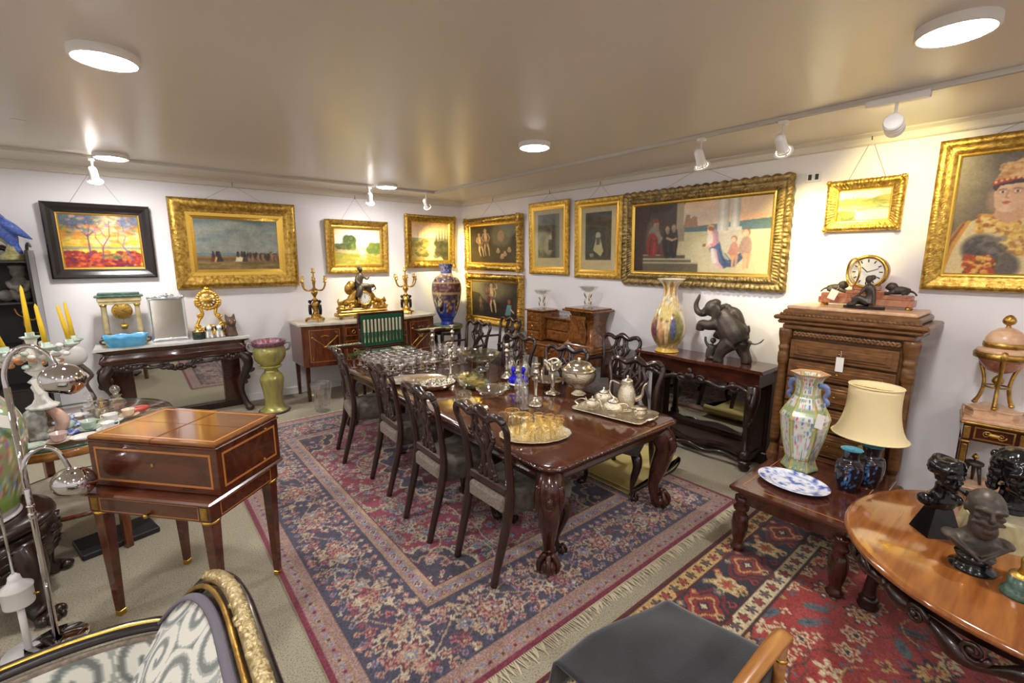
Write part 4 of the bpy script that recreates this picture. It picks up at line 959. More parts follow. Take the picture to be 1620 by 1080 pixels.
# ================================================================ console table with elephant and vase (right wall)
e = E('console_table', 'dark carved console table with mirrored back under the large figure painting', 'console table', (XR - 0.02, 2.27, 0), RZ)
W, D = 1.34, 0.44
m = MB(); pl = serp_poly(W, D - 0.02, 0.02, 20, 0.06)
m.prism(pl, 0.012, Tm(0, 0, 0.94), top=1.0); m.prism(pl, 0.018, Tm(0, 0, 0.952) @ Sm(1.0, 1.0, 1), top=0.985)
P('top', m, 'mahogany_top', e)
P('frieze', MB().prism(serp_poly(W - 0.08, D - 0.06, 0.02, 20, 0.05), 0.14, Tm(0, 0, 0.80)), 'mahogany', e)
ap = MB()
for i in range(41):
    pass
pts = [(-0.60 + 1.2 * i / 40, -D + 0.035 - 0.02 * math.sin(PI * i / 40), 0.80 - 0.03 - 0.028 * math.cos(i / 40 * 8 * PI) * (0.4 + 0.6 * abs(i / 20 - 1))) for i in range(41)]
ap.tube(pts, [0.022 + 0.008 * math.sin(i * 1.9) for i in range(41)], 8)
for sx in (-1, 1):
    scroll(ap, (sx * 0.10, -D + 0.01, 0.785), 0.05, 1.3, 0, sgn=sx, rad=0.016); scroll(ap, (sx * 0.42, -D + 0.03, 0.785), 0.055, 1.3, 0, sgn=-sx, rad=0.016)
ap.ball((0, -D + 0.0, 0.80), (0.06, 0.03, 0.05)); ap.ball((0, -D - 0.005, 0.85), (0.03, 0.02, 0.04))
P('carved_apron', ap, 'dark_wood', e)
for sx in (-1, 1):
    P('pilaster', MB().box((sx * 0.56, -0.06, 0.46), (0.16, 0.10, 0.68), 0.008).box((sx * 0.56, -0.113, 0.46), (0.10, 0.012, 0.56), 0.005), 'dark_wood', e)
    lm = MB()
    lm.tube([(sx * 0.58, -0.36, 0.80), (sx * 0.60, -0.41, 0.70), (sx * 0.595, -0.43, 0.60), (sx * 0.56, -0.37, 0.46), (sx * 0.545, -0.345, 0.30), (sx * 0.56, -0.37, 0.18), (sx * 0.57, -0.385, 0.13)], [0.06, 0.058, 0.05, 0.036, 0.03, 0.036, 0.045], 10, 4)
    scroll(lm, (sx * 0.595, -0.435, 0.70), 0.06, 1.4, 0, 'yz', 1, 0.02); scroll(lm, (sx * 0.585, -0.42, 0.57), 0.04, 1.2, 0, 'yz', -1, 0.014)
    for k in range(5): lm.ball((sx * 0.59 + 0.02 * math.cos(k * 2), -0.45 + 0.012 * k, 0.66 - 0.05 * k), (0.022, 0.016, 0.03), 8, 6)
    lm.ball((sx * 0.57, -0.385, 0.15), 0.05, 12, 8)
    P('front_leg', lm, 'dark_wood', e)
    fm_ = MB().lathe([(0.02, 0.11), (0.055, 0.095), (0.06, 0.075), (0.04, 0.055), (0.055, 0.04), (0.045, 0.015), (0.03, 0)][::-1], 16, (sx * 0.57, -0.385, 0))
    P('foot', fm_, 'dark_wood', e)
    P('back_foot', MB().box((sx * 0.58, -0.07, 0.06), (0.16, 0.11, 0.12), 0.01), 'dark_wood', e)
pb = serp_poly(1.2, 0.33, 0.03, 24, 0.16)
P('plinth', MB().prism(pb, 0.035, Tm(0, -0.02, 0.10), top=1.0).prism(serp_poly(1.14, 0.30, 0.03, 24, 0.16), 0.015, Tm(0, -0.02, 0.135)), 'dark_wood', e)
pa = [(-0.52 + 1.04 * i / 30, -0.36 - 0.03 * math.sin(PI * i / 30), 0.088 - 0.016 * math.cos(i / 30 * 6 * PI)) for i in range(31)]
P('plinth_carving', MB().tube(pa, 0.022, 8), 'dark_wood', e)
P('back_panel', MB().box((0, -0.018, 0.45), (1.0, 0.03, 0.72)), 'dark_wood', e)
P('mirror_frame', frame_mesh(0.98, 0.64, [(0, 0.035), (0, 0.06), (0.03, 0.06), (0.04, 0.04)]), 'dark_wood', e).location = (0, 0, 0.155)
P('mirror_glass', MB().box((0, -0.037, 0.475), (0.92, 0.004, 0.58)), 'mirror', e)

def sampler(c, h, rot=0.0):
    a = lin(c.out()); H, W = a.shape[:2]
    return lambda t, z: a[int(np.clip((1 - z / h) * (H - 1), 0, H - 1)), int(((t + rot) / (2 * PI)) % 1 * (W - 1))]
def scatter(c, n, x0, y0, x1, y1, r, cols, seed, al=0.9):
    q = random.Random(seed)
    for _ in range(n): k = q.uniform(0.5, 1.3); c.ell(q.uniform(x0, x1), q.uniform(y0, y1), r * k / c.asp, r * k, q.choice(cols), al, 0.3)
def vase_scene():
    c = Cv(180, 130, (228, 214, 178)); gold = (190, 146, 62)
    scatter(c, 260, 0, 0.2, 1, 0.42, 0.012, [gold, (150, 164, 170), (206, 168, 96)], 2, 0.7); scatter(c, 300, 0, 0.8, 1, 0.95, 0.014, [gold, (206, 180, 120), (170, 150, 100)], 3, 0.8)
    c.rect(0, 0.93, 1, 1, (206, 164, 66)); c.rect(0, 0, 1, 0.03, (236, 226, 200))
    for k in range(8): c.ell((k + 0.5) / 8, 0.13, 0.035, 0.09, (178, 120, 44), 0.9, 0.2)
    for x0 in (0.5, 0.0, 1.0):
        c.ell(x0, 0.62, 0.20, 0.26, (196, 150, 70), 1, 0.06); c.ell(x0, 0.60, 0.19, 0.24, (222, 200, 130), 1, 0.1); c.ell(x0, 0.78, 0.17, 0.09, (140, 120, 62), 0.95, 0.4); c.ell(x0 + 0.14, 0.62, 0.05, 0.14, (128, 126, 76), 0.8, 0.5)
        for (dx, top_, col, w_) in ((-0.095, 0.50, (104, 64, 84), 0.026), (-0.03, 0.56, (206, 150, 112), 0.020), (0.03, 0.57, (214, 176, 140), 0.018), (0.09, 0.49, (82, 84, 120), 0.026), (-0.14, 0.56, (170, 84, 66), 0.022)):
            c.ell(x0 + dx, top_ + 0.16, w_, 0.15, col, 0.97, 0.2); c.ell(x0 + dx - 0.008, top_ + 0.15, w_ * 0.3, 0.12, tuple(v * 1.2 for v in col), 0.6, 0.6); c.ell(x0 + dx, top_, 0.014, 0.03, (212, 168, 132), 0.97, 0.3); c.ell(x0 + dx, top_ - 0.02, 0.015, 0.018, (110, 74, 52), 0.9, 0.3)
    c.mott(26, 3, 9); scatter(c, 500, 0, 0.05, 1, 0.93, 0.007, [gold, (150, 110, 60), (236, 224, 190)], 12, 0.45)
    return c
vase_col = sampler(vase_scene(), 0.77, -0.25)
vp = [(0.0001, 0), (0.115, 0), (0.12, 0.012), (0.105, 0.03), (0.10, 0.05), (0.135, 0.10), (0.17, 0.18), (0.178, 0.25), (0.165, 0.34), (0.125, 0.45), (0.085, 0.55), (0.068, 0.62), (0.072, 0.68), (0.10, 0.735), (0.14, 0.765), (0.142, 0.77), (0.13, 0.765), (0.06, 0.68), (0.05, 0.62)]
TH('porcelain_vase', MB().lathe(vp, 96, colf=vase_col, k=5), 'vc_china', 'tall cream and gold porcelain vase painted with robed figures on the dark console', 'vase', (XR - 0.26, 2.66, 0.9715))

e = E('elephant_sculpture', 'dark bronze elephant rearing with raised trunk on the dark console', 'sculpture', (XR - 0.25, 2.03, 0.9715), RZ)
m = MB()
m.tube([(-0.09, 0, 0.45), (0.0, 0, 0.36), (0.07, 0, 0.26), (0.12, 0, 0.19)], [0.105, 0.13, 0.135, 0.10], 14, 4)
m.ball((-0.165, 0, 0.50), (0.08, 0.075, 0.085)); m.ball((-0.14, 0, 0.555), (0.05, 0.055, 0.04))
m.tube([(-0.21, 0, 0.48), (-0.27, 0, 0.44), (-0.325, 0, 0.465), (-0.34, 0, 0.53), (-0.318, 0, 0.59), (-0.31, 0, 0.63)], [0.05, 0.038, 0.03, 0.024, 0.018, 0.013], 10, 4)
for sy in (-1, 1):
    m.tube([(-0.2, sy * 0.04, 0.46), (-0.245, sy * 0.055, 0.43)], [0.012, 0.005], 6)
    m.ball((-0.09, sy * 0.09, 0.47), (0.075, 0.014, 0.085), 12, 8, M=Tm(-0.09, sy * 0.09, 0.47) @ Rm(sy * 0.5, 'Z') @ Rm(0.3, 'Y') @ Tm(0.09, -sy * 0.09, -0.47))
m.tube([(-0.07, -0.07, 0.36), (-0.16, -0.08, 0.34), (-0.225, -0.08, 0.345), (-0.24, -0.08, 0.28)], [0.06, 0.05, 0.044, 0.042], 10, 4)
m.tube([(-0.04, 0.08, 0.32), (-0.12, 0.09, 0.25), (-0.15, 0.09, 0.20)], [0.055, 0.045, 0.042], 10, 3)
m.tube([(0.07, -0.06, 0.20), (0.0, -0.07, 0.12), (-0.03, -0.07, 0.05), (-0.035, -0.07, 0.0)], [0.085, 0.06, 0.048, 0.052], 10, 4)
m.tube([(0.12, 0.05, 0.20), (0.13, 0.06, 0.12), (0.17, 0.06, 0.05), (0.175, 0.06, 0.0)], [0.09, 0.062, 0.048, 0.052], 10, 4)
m.tube([(0.19, 0, 0.22), (0.25, 0, 0.20), (0.30, 0, 0.22), (0.335, 0, 0.26)], [0.016, 0.01, 0.008, 0.01], 7, 4)
remesh(P('body', m, 'bronze', e), 0.009, 3)
m = MB(); m.tube([(0.0, 0, 0.50), (0.06, 0, 0.47), (0.11, 0, 0.38), (0.13, 0, 0.31)], [0.035, 0.05, 0.045, 0.03], 10, 4); m.ball((-0.02, 0, 0.52), (0.038, 0.034, 0.034)); m.tube([(0.13, 0, 0.31), (0.18, 0, 0.27), (0.20, 0, 0.32), (0.185, 0, 0.37)], [0.014, 0.011, 0.01, 0.012], 7, 4)
for sy in (-1, 1): m.tube([(0.03, sy * 0.04, 0.46), (0.0, sy * 0.09, 0.42)], [0.022, 0.016], 8); m.tube([(0.11, sy * 0.04, 0.36), (0.09, sy * 0.12, 0.31)], [0.024, 0.016], 8)
remesh(P('clinging_beast', m, 'bronze', e), 0.008, 2)
m = MB(); m.tube([(-0.15, -0.01, 0.0), (-0.145, -0.01, 0.08), (-0.13, -0.01, 0.14)], [0.045, 0.045, 0.034], 10, 3); m.ball((-0.13, -0.01, 0.185), 0.03); m.tube([(-0.155, -0.03, 0.12), (-0.19, -0.04, 0.17), (-0.195, -0.04, 0.22)], [0.018, 0.014, 0.014], 7, 3); m.tube([(-0.11, 0.02, 0.12), (-0.08, 0.03, 0.17), (-0.07, 0.02, 0.2)], [0.018, 0.013, 0.012], 7, 3); m.ball((-0.12, -0.01, 0.015), (0.07, 0.05, 0.02))
remesh(P('small_beast', m, 'bronze', e), 0.008, 2)

# ================================================================ tall carved chest of drawers
e = E('tall_chest', 'tall carved oak chest of drawers with marble top against the right wall', 'chest of drawers', (XR - 0.07, 1.03, 0), RZ)
W, D = 0.84, 0.47
P('carcass', MB().box((0, -D / 2 + 0.02, 0.80), (W - 0.08, D - 0.06, 1.40), 0.004), 'oak', e)
P('base', MB().box((0, -D / 2, 0.06), (W + 0.04, D + 0.02, 0.12), 0.012).box((0, -D / 2, 0.145), (W, D, 0.05), 0.01), 'oak', e)
P('carved_skirt', MB().tube([(-0.36 + 0.72 * i / 24, -D - 0.005, 0.16 + 0.012 * math.sin(i * 1.6)) for i in range(25)], [0.018 + 0.007 * math.sin(i * 2.3) for i in range(25)], 8), 'oak', e)
P('cornice', MB().box((0, -D / 2, 1.41), (W + 0.0, D + 0.01, 0.04), 0.008).box((0, -D / 2, 1.45), (W + 0.07, D + 0.05, 0.03), 0.01).box((0, -D / 2, 1.485), (W + 0.13, D + 0.08, 0.035), 0.012).box((0, -D / 2, 1.525), (W + 0.02, D + 0.02, 0.05), 0.015), 'oak', e)
P('marble_top', MB().box((0, -D / 2 + 0.005, 1.565), (W - 0.02, D - 0.01, 0.03), 0.01), 'marble_pink', e)
P('carved_frieze', MB().tube([(-0.34 + 0.68 * i / 60, -D + 0.022, 1.355 + 0.015 * math.sin(i * 1.26)) for i in range(61)], 0.012, 6).tube([(-0.34 + 0.68 * i / 60, -D + 0.022, 1.355 - 0.015 * math.sin(i * 1.26)) for i in range(61)], 0.012, 6), 'oak', e)
P('egg_moulding', MB().tube([(-0.44 + 0.88 * i / 120, -D - 0.02, 1.51) for i in range(121)], [0.012 + 0.006 * math.sin(i * 1.57) for i in range(121)], 6), 'oak', e)
for sx in (-1, 1):
    P('corner_column', MB().lathe([(0.045, 0.17), (0.05, 0.2), (0.03, 0.22), (0.045, 0.26), (0.05, 0.30), (0.032, 0.36), (0.028, 0.42), (0.036, 0.46), (0.034, 0.9), (0.03, 1.08), (0.04, 1.10), (0.042, 1.18), (0.036, 1.2), (0.044, 1.24), (0.036, 1.26), (0.05, 1.34), (0.05, 1.39)], 18, (sx * (W / 2 - 0.02), -D + 0.03, 0), k=2, fl=(9, 0.05, 0.46, 1.08)), 'oak', e)
zs = [0.20, 0.40, 0.60, 0.80, 1.0, 1.155, 1.32]
for i in range(6):
    z0, z1 = zs[i], zs[i + 1]; h = z1 - z0 - 0.018; zc = (z0 + z1) / 2
    d = P('drawer', MB().box((0, -D + 0.008, zc), (W - 0.15, 0.03, h), 0.005).box((0, -D - 0.010, zc), (W - 0.22, 0.012, h - 0.05), 0.006).box((0, -D - 0.018, zc), (W - 0.28, 0.012, h - 0.09), 0.005), 'oak', e)
    P('lock_plate', MB().lathe([(0.008, 0), (0.008, 0.004), (0.004, 0.005)], 10, M=Tm(0, -D - 0.024, zc) @ Rm(PI / 2, 'X')), 'brass', d)
for sx in (-1, 1):
    P('side_panel', MB().box((sx * (W / 2 - 0.035), -D / 2 + 0.02, 0.78), (0.012, D - 0.18, 1.0), 0.005), 'oak', e)
    for y in (-D + 0.02, -0.03): P('foot', MB().lathe([(0.03, 0.0), (0.045, 0.02), (0.04, 0.05), (0.03, 0.06)], 12, (sx * (W / 2 - 0.02), y, -0.0)), 'oak', e)
tag_card('white price tag hanging on the top drawer of the tall oak chest', (XR - 0.07 - D - 0.028, 1.02, 1.27), RZ, 0.05, 0.11, 0.05)

# ---- marble clock with lions
e = E('mantel_clock', 'red marble mantel clock with open round dial and two reclining lions', 'clock', (XR - 0.21, 1.0, 1.580), RZ)
P('plinth', MB().box((0, 0, 0.045), (0.60, 0.13, 0.05), 0.004).box((0, 0, 0.085), (0.57, 0.12, 0.035), 0.006).box((0, 0.0, 0.115), (0.24, 0.11, 0.03), 0.006).box((0, 0, 0.15), (0.17, 0.10, 0.05), 0.012), 'marble_red', e)
for sx in (-1, 1):
    for sy in (-1, 1): P('foot', MB().lathe([(0.014, 0), (0.016, 0.008), (0.011, 0.02)], 10, (sx * 0.27, sy * 0.045, 0)), 'brass', e)
Mx = Tm(0, 0, 0.272) @ Rm(PI / 2, 'X')
P('drum', MB().lathe([(0.0001, -0.05), (0.118, -0.05), (0.124, -0.04), (0.124, 0.04), (0.118, 0.048), (0.104, 0.05), (0.104, 0.044), (0.0001, 0.044)], 40, M=Mx, cap=False), 'marble_red', e)
P('rim', MB().lathe([(0.127, 0.03), (0.13, 0.04), (0.122, 0.054), (0.106, 0.054), (0.104, 0.046)], 40, M=Mx, cap=False), 'brass', e)
d = P('dial', MB().lathe([(0.103, 0.046), (0.0001, 0.047)], 40, M=Mx, cap=False), 'white_china', e)
for i in range(12): P('numeral', MB().box((0, 0.085, 0.0485), (0.008, 0.022, 0.001), 0, M=Mx @ Rm(i * PI / 6)), 'black_plastic', d)
P('hour_hand', MB().box((0, 0.025, 0.050), (0.006, 0.055, 0.001), 0, M=Mx @ Rm(0.8)), 'black_plastic', d)
P('minute_hand', MB().box((0, 0.035, 0.051), (0.004, 0.075, 0.001), 0, M=Mx @ Rm(-1.2)), 'black_plastic', d)
Bm = Tm(-0.128, -0.056, 0.272) @ Rm(-0.95) @ Tm(0.108, 0, 0) @ Rm(PI / 2, 'X')
b = P('open_bezel', MB().lathe([(0.106, -0.006), (0.112, 0), (0.106, 0.008), (0.096, 0.004), (0.096, -0.004), (0.106, -0.006)], 36, M=Bm, cap=False), 'brass', e)
P('bezel_glass', MB().lathe([(0.097, 0.0), (0.0001, 0.004)], 30, M=Bm, cap=False), 'pane', b)
for sx in (-1, 1):
    m = MB(); X = lambda x: sx * x
    m.tube([(X(0.16), 0, 0.135), (X(0.21), 0, 0.14), (X(0.26), 0, 0.13)], [0.030, 0.032, 0.026], 10, 3); m.ball((X(0.155), -0.005, 0.165), (0.036, 0.034, 0.034)); m.ball((X(0.132), -0.012, 0.158), (0.018, 0.016, 0.014))
    for sy in (-1, 1): m.tube([(X(0.17), sy * 0.022, 0.125), (X(0.13), sy * 0.026, 0.114), (X(0.105), sy * 0.026, 0.112)], [0.016, 0.012, 0.011], 7, 3); m.tube([(X(0.25), sy * 0.022, 0.13), (X(0.22), sy * 0.035, 0.115)], [0.02, 0.012], 7)
    m.tube([(X(0.27), 0, 0.135), (X(0.29), 0, 0.125), (X(0.305), -0.01, 0.105)], [0.01, 0.007, 0.008], 7, 3)
    remesh(P('lion', m, 'bronze', e), 0.005, 2)
e = E('reclining_figurine', 'dark bronze seated woman figurine in front of the red marble clock', 'figurine', (XR - 0.38, 0.965, 1.580), RZ)
P('base', MB().prism([(0.13 * math.cos(a) , 0.055 * math.sin(a)) for a in np.arange(0, 2 * PI, 0.26)], 0.022), 'bronze_black', e)
m = MB()
m.tube([(0.03, 0, 0.04), (0.035, 0.005, 0.10), (0.02, 0, 0.165), (0.018, 0, 0.19)], [0.042, 0.032, 0.036, 0.014], 10, 4); m.ball((0.012, -0.003, 0.222), (0.024, 0.027, 0.03)); m.ball((0.03, 0.01, 0.235), (0.022, 0.022, 0.02))
m.tube([(0.03, -0.01, 0.05), (-0.05, -0.025, 0.085), (-0.055, -0.03, 0.035), (-0.10, -0.03, 0.03)], [0.03, 0.023, 0.017, 0.012], 8, 4); m.tube([(0.03, 0.015, 0.045), (-0.04, 0.01, 0.05), (-0.1, 0.0, 0.03)], [0.03, 0.022, 0.012], 8, 4)
m.tube([(0.045, -0.02, 0.16), (0.06, -0.035, 0.11), (0.065, -0.035, 0.03)], [0.013, 0.011, 0.01], 7, 3); m.tube([(-0.008, -0.01, 0.16), (-0.02, -0.035, 0.12), (-0.05, -0.035, 0.09)], [0.013, 0.011, 0.009], 7, 3)
remesh(P('figure', m, 'bronze', e), 0.005, 2)
tag_card('white price tag dangling from the left end of the red marble clock', (XR - 0.30, 1.165, 1.745), RZ, 0.055, 0.08, 0.04, 0.35)

# ================================================================ gilt pedestal stand with urn (right edge)
e = E('pedestal_stand', 'small gilt-mounted wood stand carrying the marble urn at the right wall', 'stand', (XR - 0.02, 0.215, 0), RZ + 0.12)
W, D = 0.33, 0.33
P('top', MB().box((0, -D / 2 - 0.01, 0.885), (W, D, 0.022), 0.005), 'marble_pink', e)
P('edge_moulding', MB().box((0, -D / 2 - 0.01, 0.866), (W + 0.012, D + 0.012, 0.016), 0.006), 'ormolu', e)
P('frieze', MB().box((0, -D / 2 - 0.01, 0.80), (W - 0.03, D - 0.03, 0.115), 0.003), 'mahogany', e)
P('frieze_border', frame_mesh(0.19, 0.085, [(0, 0), (0, 0.006), (0.008, 0.006), (0.008, 0)]), 'ormolu', e).location = (0, -D + 0.004, 0.758)
fm_ = MB(); scroll(fm_, (-0.035, -D + 0.001, 0.80), 0.024, 1.3, 0, sgn=1, rad=0.005); scroll(fm_, (0.035, -D + 0.001, 0.80), 0.024, 1.3, 0, sgn=-1, rad=0.005); fm_.ball((0, -D, 0.80), (0.03, 0.008, 0.014))
P('frieze_mount', fm_, 'ormolu', e)
for sx in (-1, 1):
    for (y, f) in ((-D + 0.012, 1), (-0.035, 0)):
        lg = P('leg', MB().box((sx * (W / 2 - 0.035), y, 0.40), (0.042, 0.042, 0.70), 0.003, taper=0.7), 'mahogany', e)
        if f:
            P('leg_mount', MB().box((sx * (W / 2 - 0.035), y - 0.023, 0.80), (0.034, 0.008, 0.085), 0.003), 'ormolu', lg); P('leg_collar', MB().box((sx * (W / 2 - 0.035), y, 0.735), (0.056, 0.056, 0.012), 0.003), 'ormolu', lg)
            P('leg_chute', MB().box((sx * (W / 2 - 0.035), y - 0.022, 0.64), (0.03, 0.006, 0.15), 0.003), 'ormolu', lg)
P('lower_shelf', MB().box((0, -D / 2 - 0.01, 0.40), (W - 0.05, D - 0.05, 0.016), 0.004), 'marble_pink', e)
for (sx, sy, lx, ly) in ((0, 1, W, 0.003), (-1, 0, 0.003, D), (1, 0, 0.003, D)):
    g = MB(); cx, cy = sx * (W / 2 - 0.004), -D / 2 - 0.01 + sy * (D / 2 - 0.004)
    g.box((cx, cy, 0.917), (max(lx - 0.006, 0.003), max(ly - 0.006, 0.003), 0.004)); n = 16
    for i in range(n + 1):
        t = i / n - 0.5; g.box((cx + t * (lx - 0.01) * (lx > 0.01), cy + t * (ly - 0.01) * (ly > 0.01), 0.906), (0.003, 0.003, 0.02))
    P('gallery', g, 'brass', e)
e = E('urn', 'pink marble and gilt covered urn on three tall legs', 'urn', (XR - 0.20, 0.215, 0.896), RZ + 0.12)
tri = []
for k in range(3):
    a = PI / 2 + k * 2 * PI / 3
    for q in (-0.32, 0.32): tri.append((0.145 * math.cos(a + q), 0.145 * math.sin(a + q)))
    a2 = a + PI / 3; tri.append((0.085 * math.cos(a2), 0.085 * math.sin(a2)))
P('plinth', MB().prism(tri, 0.012).prism(tri, 0.04, Tm(0, 0, 0.012) @ Sm(0.94, 0.94, 1)).prism(tri, 0.012, Tm(0, 0, 0.052)), 'marble_pink', e)
for k in range(3):
    a = -PI / 2 + k * 2 * PI / 3; c, s_ = math.cos(a), math.sin(a); f = lambda r, z: (r * c, r * s_, z)
    P('leg', MB().tube([f(0.115, 0.44), f(0.105, 0.36), f(0.08, 0.28), f(0.07, 0.20), f(0.085, 0.12), f(0.10, 0.085)], [0.016, 0.013, 0.011, 0.011, 0.012, 0.014], 8, 4).ball(f(0.102, 0.077), (0.017, 0.017, 0.013), 10, 6).ball(f(0.125, 0.43), (0.024, 0.024, 0.034), 10, 6), 'ormolu', e)
P('stretcher_ring', MB().tube([(0.062 * math.cos(t), 0.062 * math.sin(t), 0.21) for t in np.arange(0, 6.28, 0.4)], 0.006, 6, closed=True), 'ormolu', e)
P('pine_finial', MB().lathe([(0.0001, 0.19), (0.014, 0.2), (0.01, 0.22), (0.03, 0.24), (0.024, 0.27), (0.0001, 0.295)], 14, cap=False, k=2), 'ormolu', e)
P('bowl', MB().lathe([(0.0001, 0.30), (0.03, 0.305), (0.075, 0.33), (0.105, 0.37), (0.118, 0.405)], 28, k=2), 'marble_red', e)
P('gilt_band', MB().lathe([(0.118, 0.40), (0.14, 0.405), (0.142, 0.44), (0.122, 0.446)], 36, fl=(24, 0.01)), 'ormolu', e)
P('lid', MB().lathe([(0.138, 0.445), (0.12, 0.462), (0.10, 0.472), (0.096, 0.50), (0.10, 0.515), (0.096, 0.54), (0.075, 0.58), (0.04, 0.605), (0.016, 0.612)], 30), 'marble_pink', e)
P('lid_band', MB().lathe([(0.097, 0.478), (0.104, 0.48), (0.104, 0.512), (0.098, 0.514)], 30, fl=(18, 0.015)), 'ormolu', e)
P('finial', MB().lathe([(0.018, 0.608), (0.01, 0.625), (0.026, 0.635), (0.034, 0.655), (0.024, 0.68), (0.006, 0.695)], 14, k=2), 'ormolu', e)
e = E('tripod_ornament', 'small round-topped bronze tripod with gilt finial on the lower shelf of the stand', 'ornament', (XR - 0.21, 0.25, 0.408), 0)
P('top', MB().lathe([(0.045, 0.125), (0.052, 0.13), (0.052, 0.145), (0.03, 0.155)], 18), 'bronze', e)
P('finial', MB().lathe([(0.006, 0.15), (0.004, 0.165), (0.02, 0.178), (0.012, 0.2), (0.002, 0.21)], 12), 'brass', e)
for k in range(3): P('leg', MB().tube([(0.03 * math.cos(k * 2.094), 0.03 * math.sin(k * 2.094), 0.13), (0.055 * math.cos(k * 2.094), 0.055 * math.sin(k * 2.094), 0.0)], [0.014, 0.008], 8), 'bronze', e)

# ================================================================ low table with vases and lamp
e = E('low_table', 'low mahogany table with inlaid top and fluted legs in front of the tall chest', 'coffee table', (3.375, 0.905, 0), 0)
W, D = 0.95, 0.69
P('top', MB().box((0, 0, 0.467), (W, D, 0.026), 0.006).box((0, 0, 0.448), (W - 0.02, D - 0.02, 0.012), 0.004), 'mahogany_top', e)
P('inlay_line', frame_mesh(W - 0.12, D - 0.12, [(0, 0.0005), (0.006, 0.0005)]), 'inlay', e)
o = bpy.data.objects['inlay_line']; o.rotation_euler = (-PI / 2, 0, 0); o.location = (0, -(D - 0.12) / 2, 0.4802)
P('apron', MB().box((0, 0, 0.40), (W - 0.09, D - 0.09, 0.085), 0.004), 'mahogany', e)
for sx in (-1, 1):
    for sy in (-1, 1):
        P('leg', MB().lathe([(0.012, 0.014), (0.04, 0.02), (0.048, 0.04), (0.035, 0.06), (0.03, 0.08), (0.04, 0.12), (0.05, 0.20), (0.044, 0.27), (0.028, 0.295), (0.046, 0.31), (0.05, 0.33), (0.03, 0.355), (0.044, 0.37), (0.044, 0.40)], 24, (sx * (W / 2 - 0.065), sy * (D / 2 - 0.065), 0), fl=(10, 0.06, 0.09, 0.28)), 'mahogany', e)

def famille(seed, dens=26):
    A = np.random.RandomState(seed).rand(64, 64); B = np.random.RandomState(seed + 1).rand(64, 64)
    pal = [(196, 92, 120), (96, 128, 190), (110, 160, 130), (222, 206, 196), (150, 170, 120), (214, 150, 160), (206, 186, 120), (120, 170, 176)]
    def f(u, v, base=(206, 208, 176)):
        i, j = int(u * dens) % 64, int(v * dens) % 64; fu, fv = (u * dens) % 1 - 0.5, (v * dens) % 1 - 0.5
        k = A[i, j]
        if k < 0.62 and math.hypot(fu * 1.1, fv) < 0.30 + 0.28 * B[i, j]: return pal[int(B[j, i] * 7.99)]
        return base
    return f
fam = famille(5, 20); famb = famille(15, 34)
e = E('hexagonal_vase', 'hexagonal famille rose porcelain vase with blue handles on the low table', 'vase', (3.53, 1.05, 0.4805), RZ - 0.25)
prof = [(0.10, 0.0), (0.115, 0.012), (0.10, 0.05), (0.092, 0.085), (0.098, 0.10), (0.135, 0.26), (0.148, 0.36), (0.15, 0.40), (0.10, 0.50), (0.078, 0.55), (0.078, 0.62), (0.088, 0.66), (0.118, 0.695), (0.118, 0.70), (0.105, 0.695), (0.07, 0.64)]
m = MB(); vs = []; cs = []; NS = 30; pr = cat([(r, z) for r, z in prof], 7)
for (r, z) in pr:
    for k in range(6):
        a0, a1 = k * PI / 3 + PI / 6, (k + 1) * PI / 3 + PI / 6
        for i in range(NS):
            t = i / NS; x = math.cos(a0) * (1 - t) + math.cos(a1) * t; y = math.sin(a0) * (1 - t) + math.sin(a1) * t
            vs.append((r * x, r * y, z))
            ed = min(t, 1 - t); c = fam(t * 0.42 + k * 0.37, z * 1.7, (220, 218, 208))
            if ed < 0.05 or ed == 0: c = (196, 172, 92)
            elif ed < 0.14 or z < 0.09 or 0.42 < z < 0.47 or 0.53 < z < 0.555: c = famb(t * 0.5 + k, z * 1.6, (150, 168, 116))
            if z > 0.685: c = (206, 160, 110)
            cs.append(lin(c))
n = 6 * NS; fs = []
for i in range(len(pr) - 1):
    for j in range(n): fs.append((i * n + j, i * n + (j + 1) % n, (i + 1) * n + (j + 1) % n, (i + 1) * n + j))
fs.append(tuple(range(n))[::-1])
m.add(vs, fs, False, None, cs); P('body', m, 'vc_china', e)
for sx in (-1, 1):
    h = MB().tube([(sx * 0.072, 0, 0.62), (sx * 0.11, 0, 0.625), (sx * 0.13, 0, 0.59), (sx * 0.115, 0, 0.55), (sx * 0.135, 0, 0.52), (sx * 0.11, 0, 0.49)], [0.016, 0.02, 0.018, 0.014, 0.018, 0.012], 8, 4, flat=(0.6, 1)); h.ball((sx * 0.12, 0, 0.62), (0.022, 0.012, 0.018))
    P('handle', h, 'handle_blue', e)
bpy.data.objects[e.children[-1].name]['label'] = 'pale blue dragon handle'
tag_card('white price tag hanging from the handle of the hexagonal vase', (3.42, 0.912, 1.015), RZ, 0.045, 0.10, 0.08, 0.12)

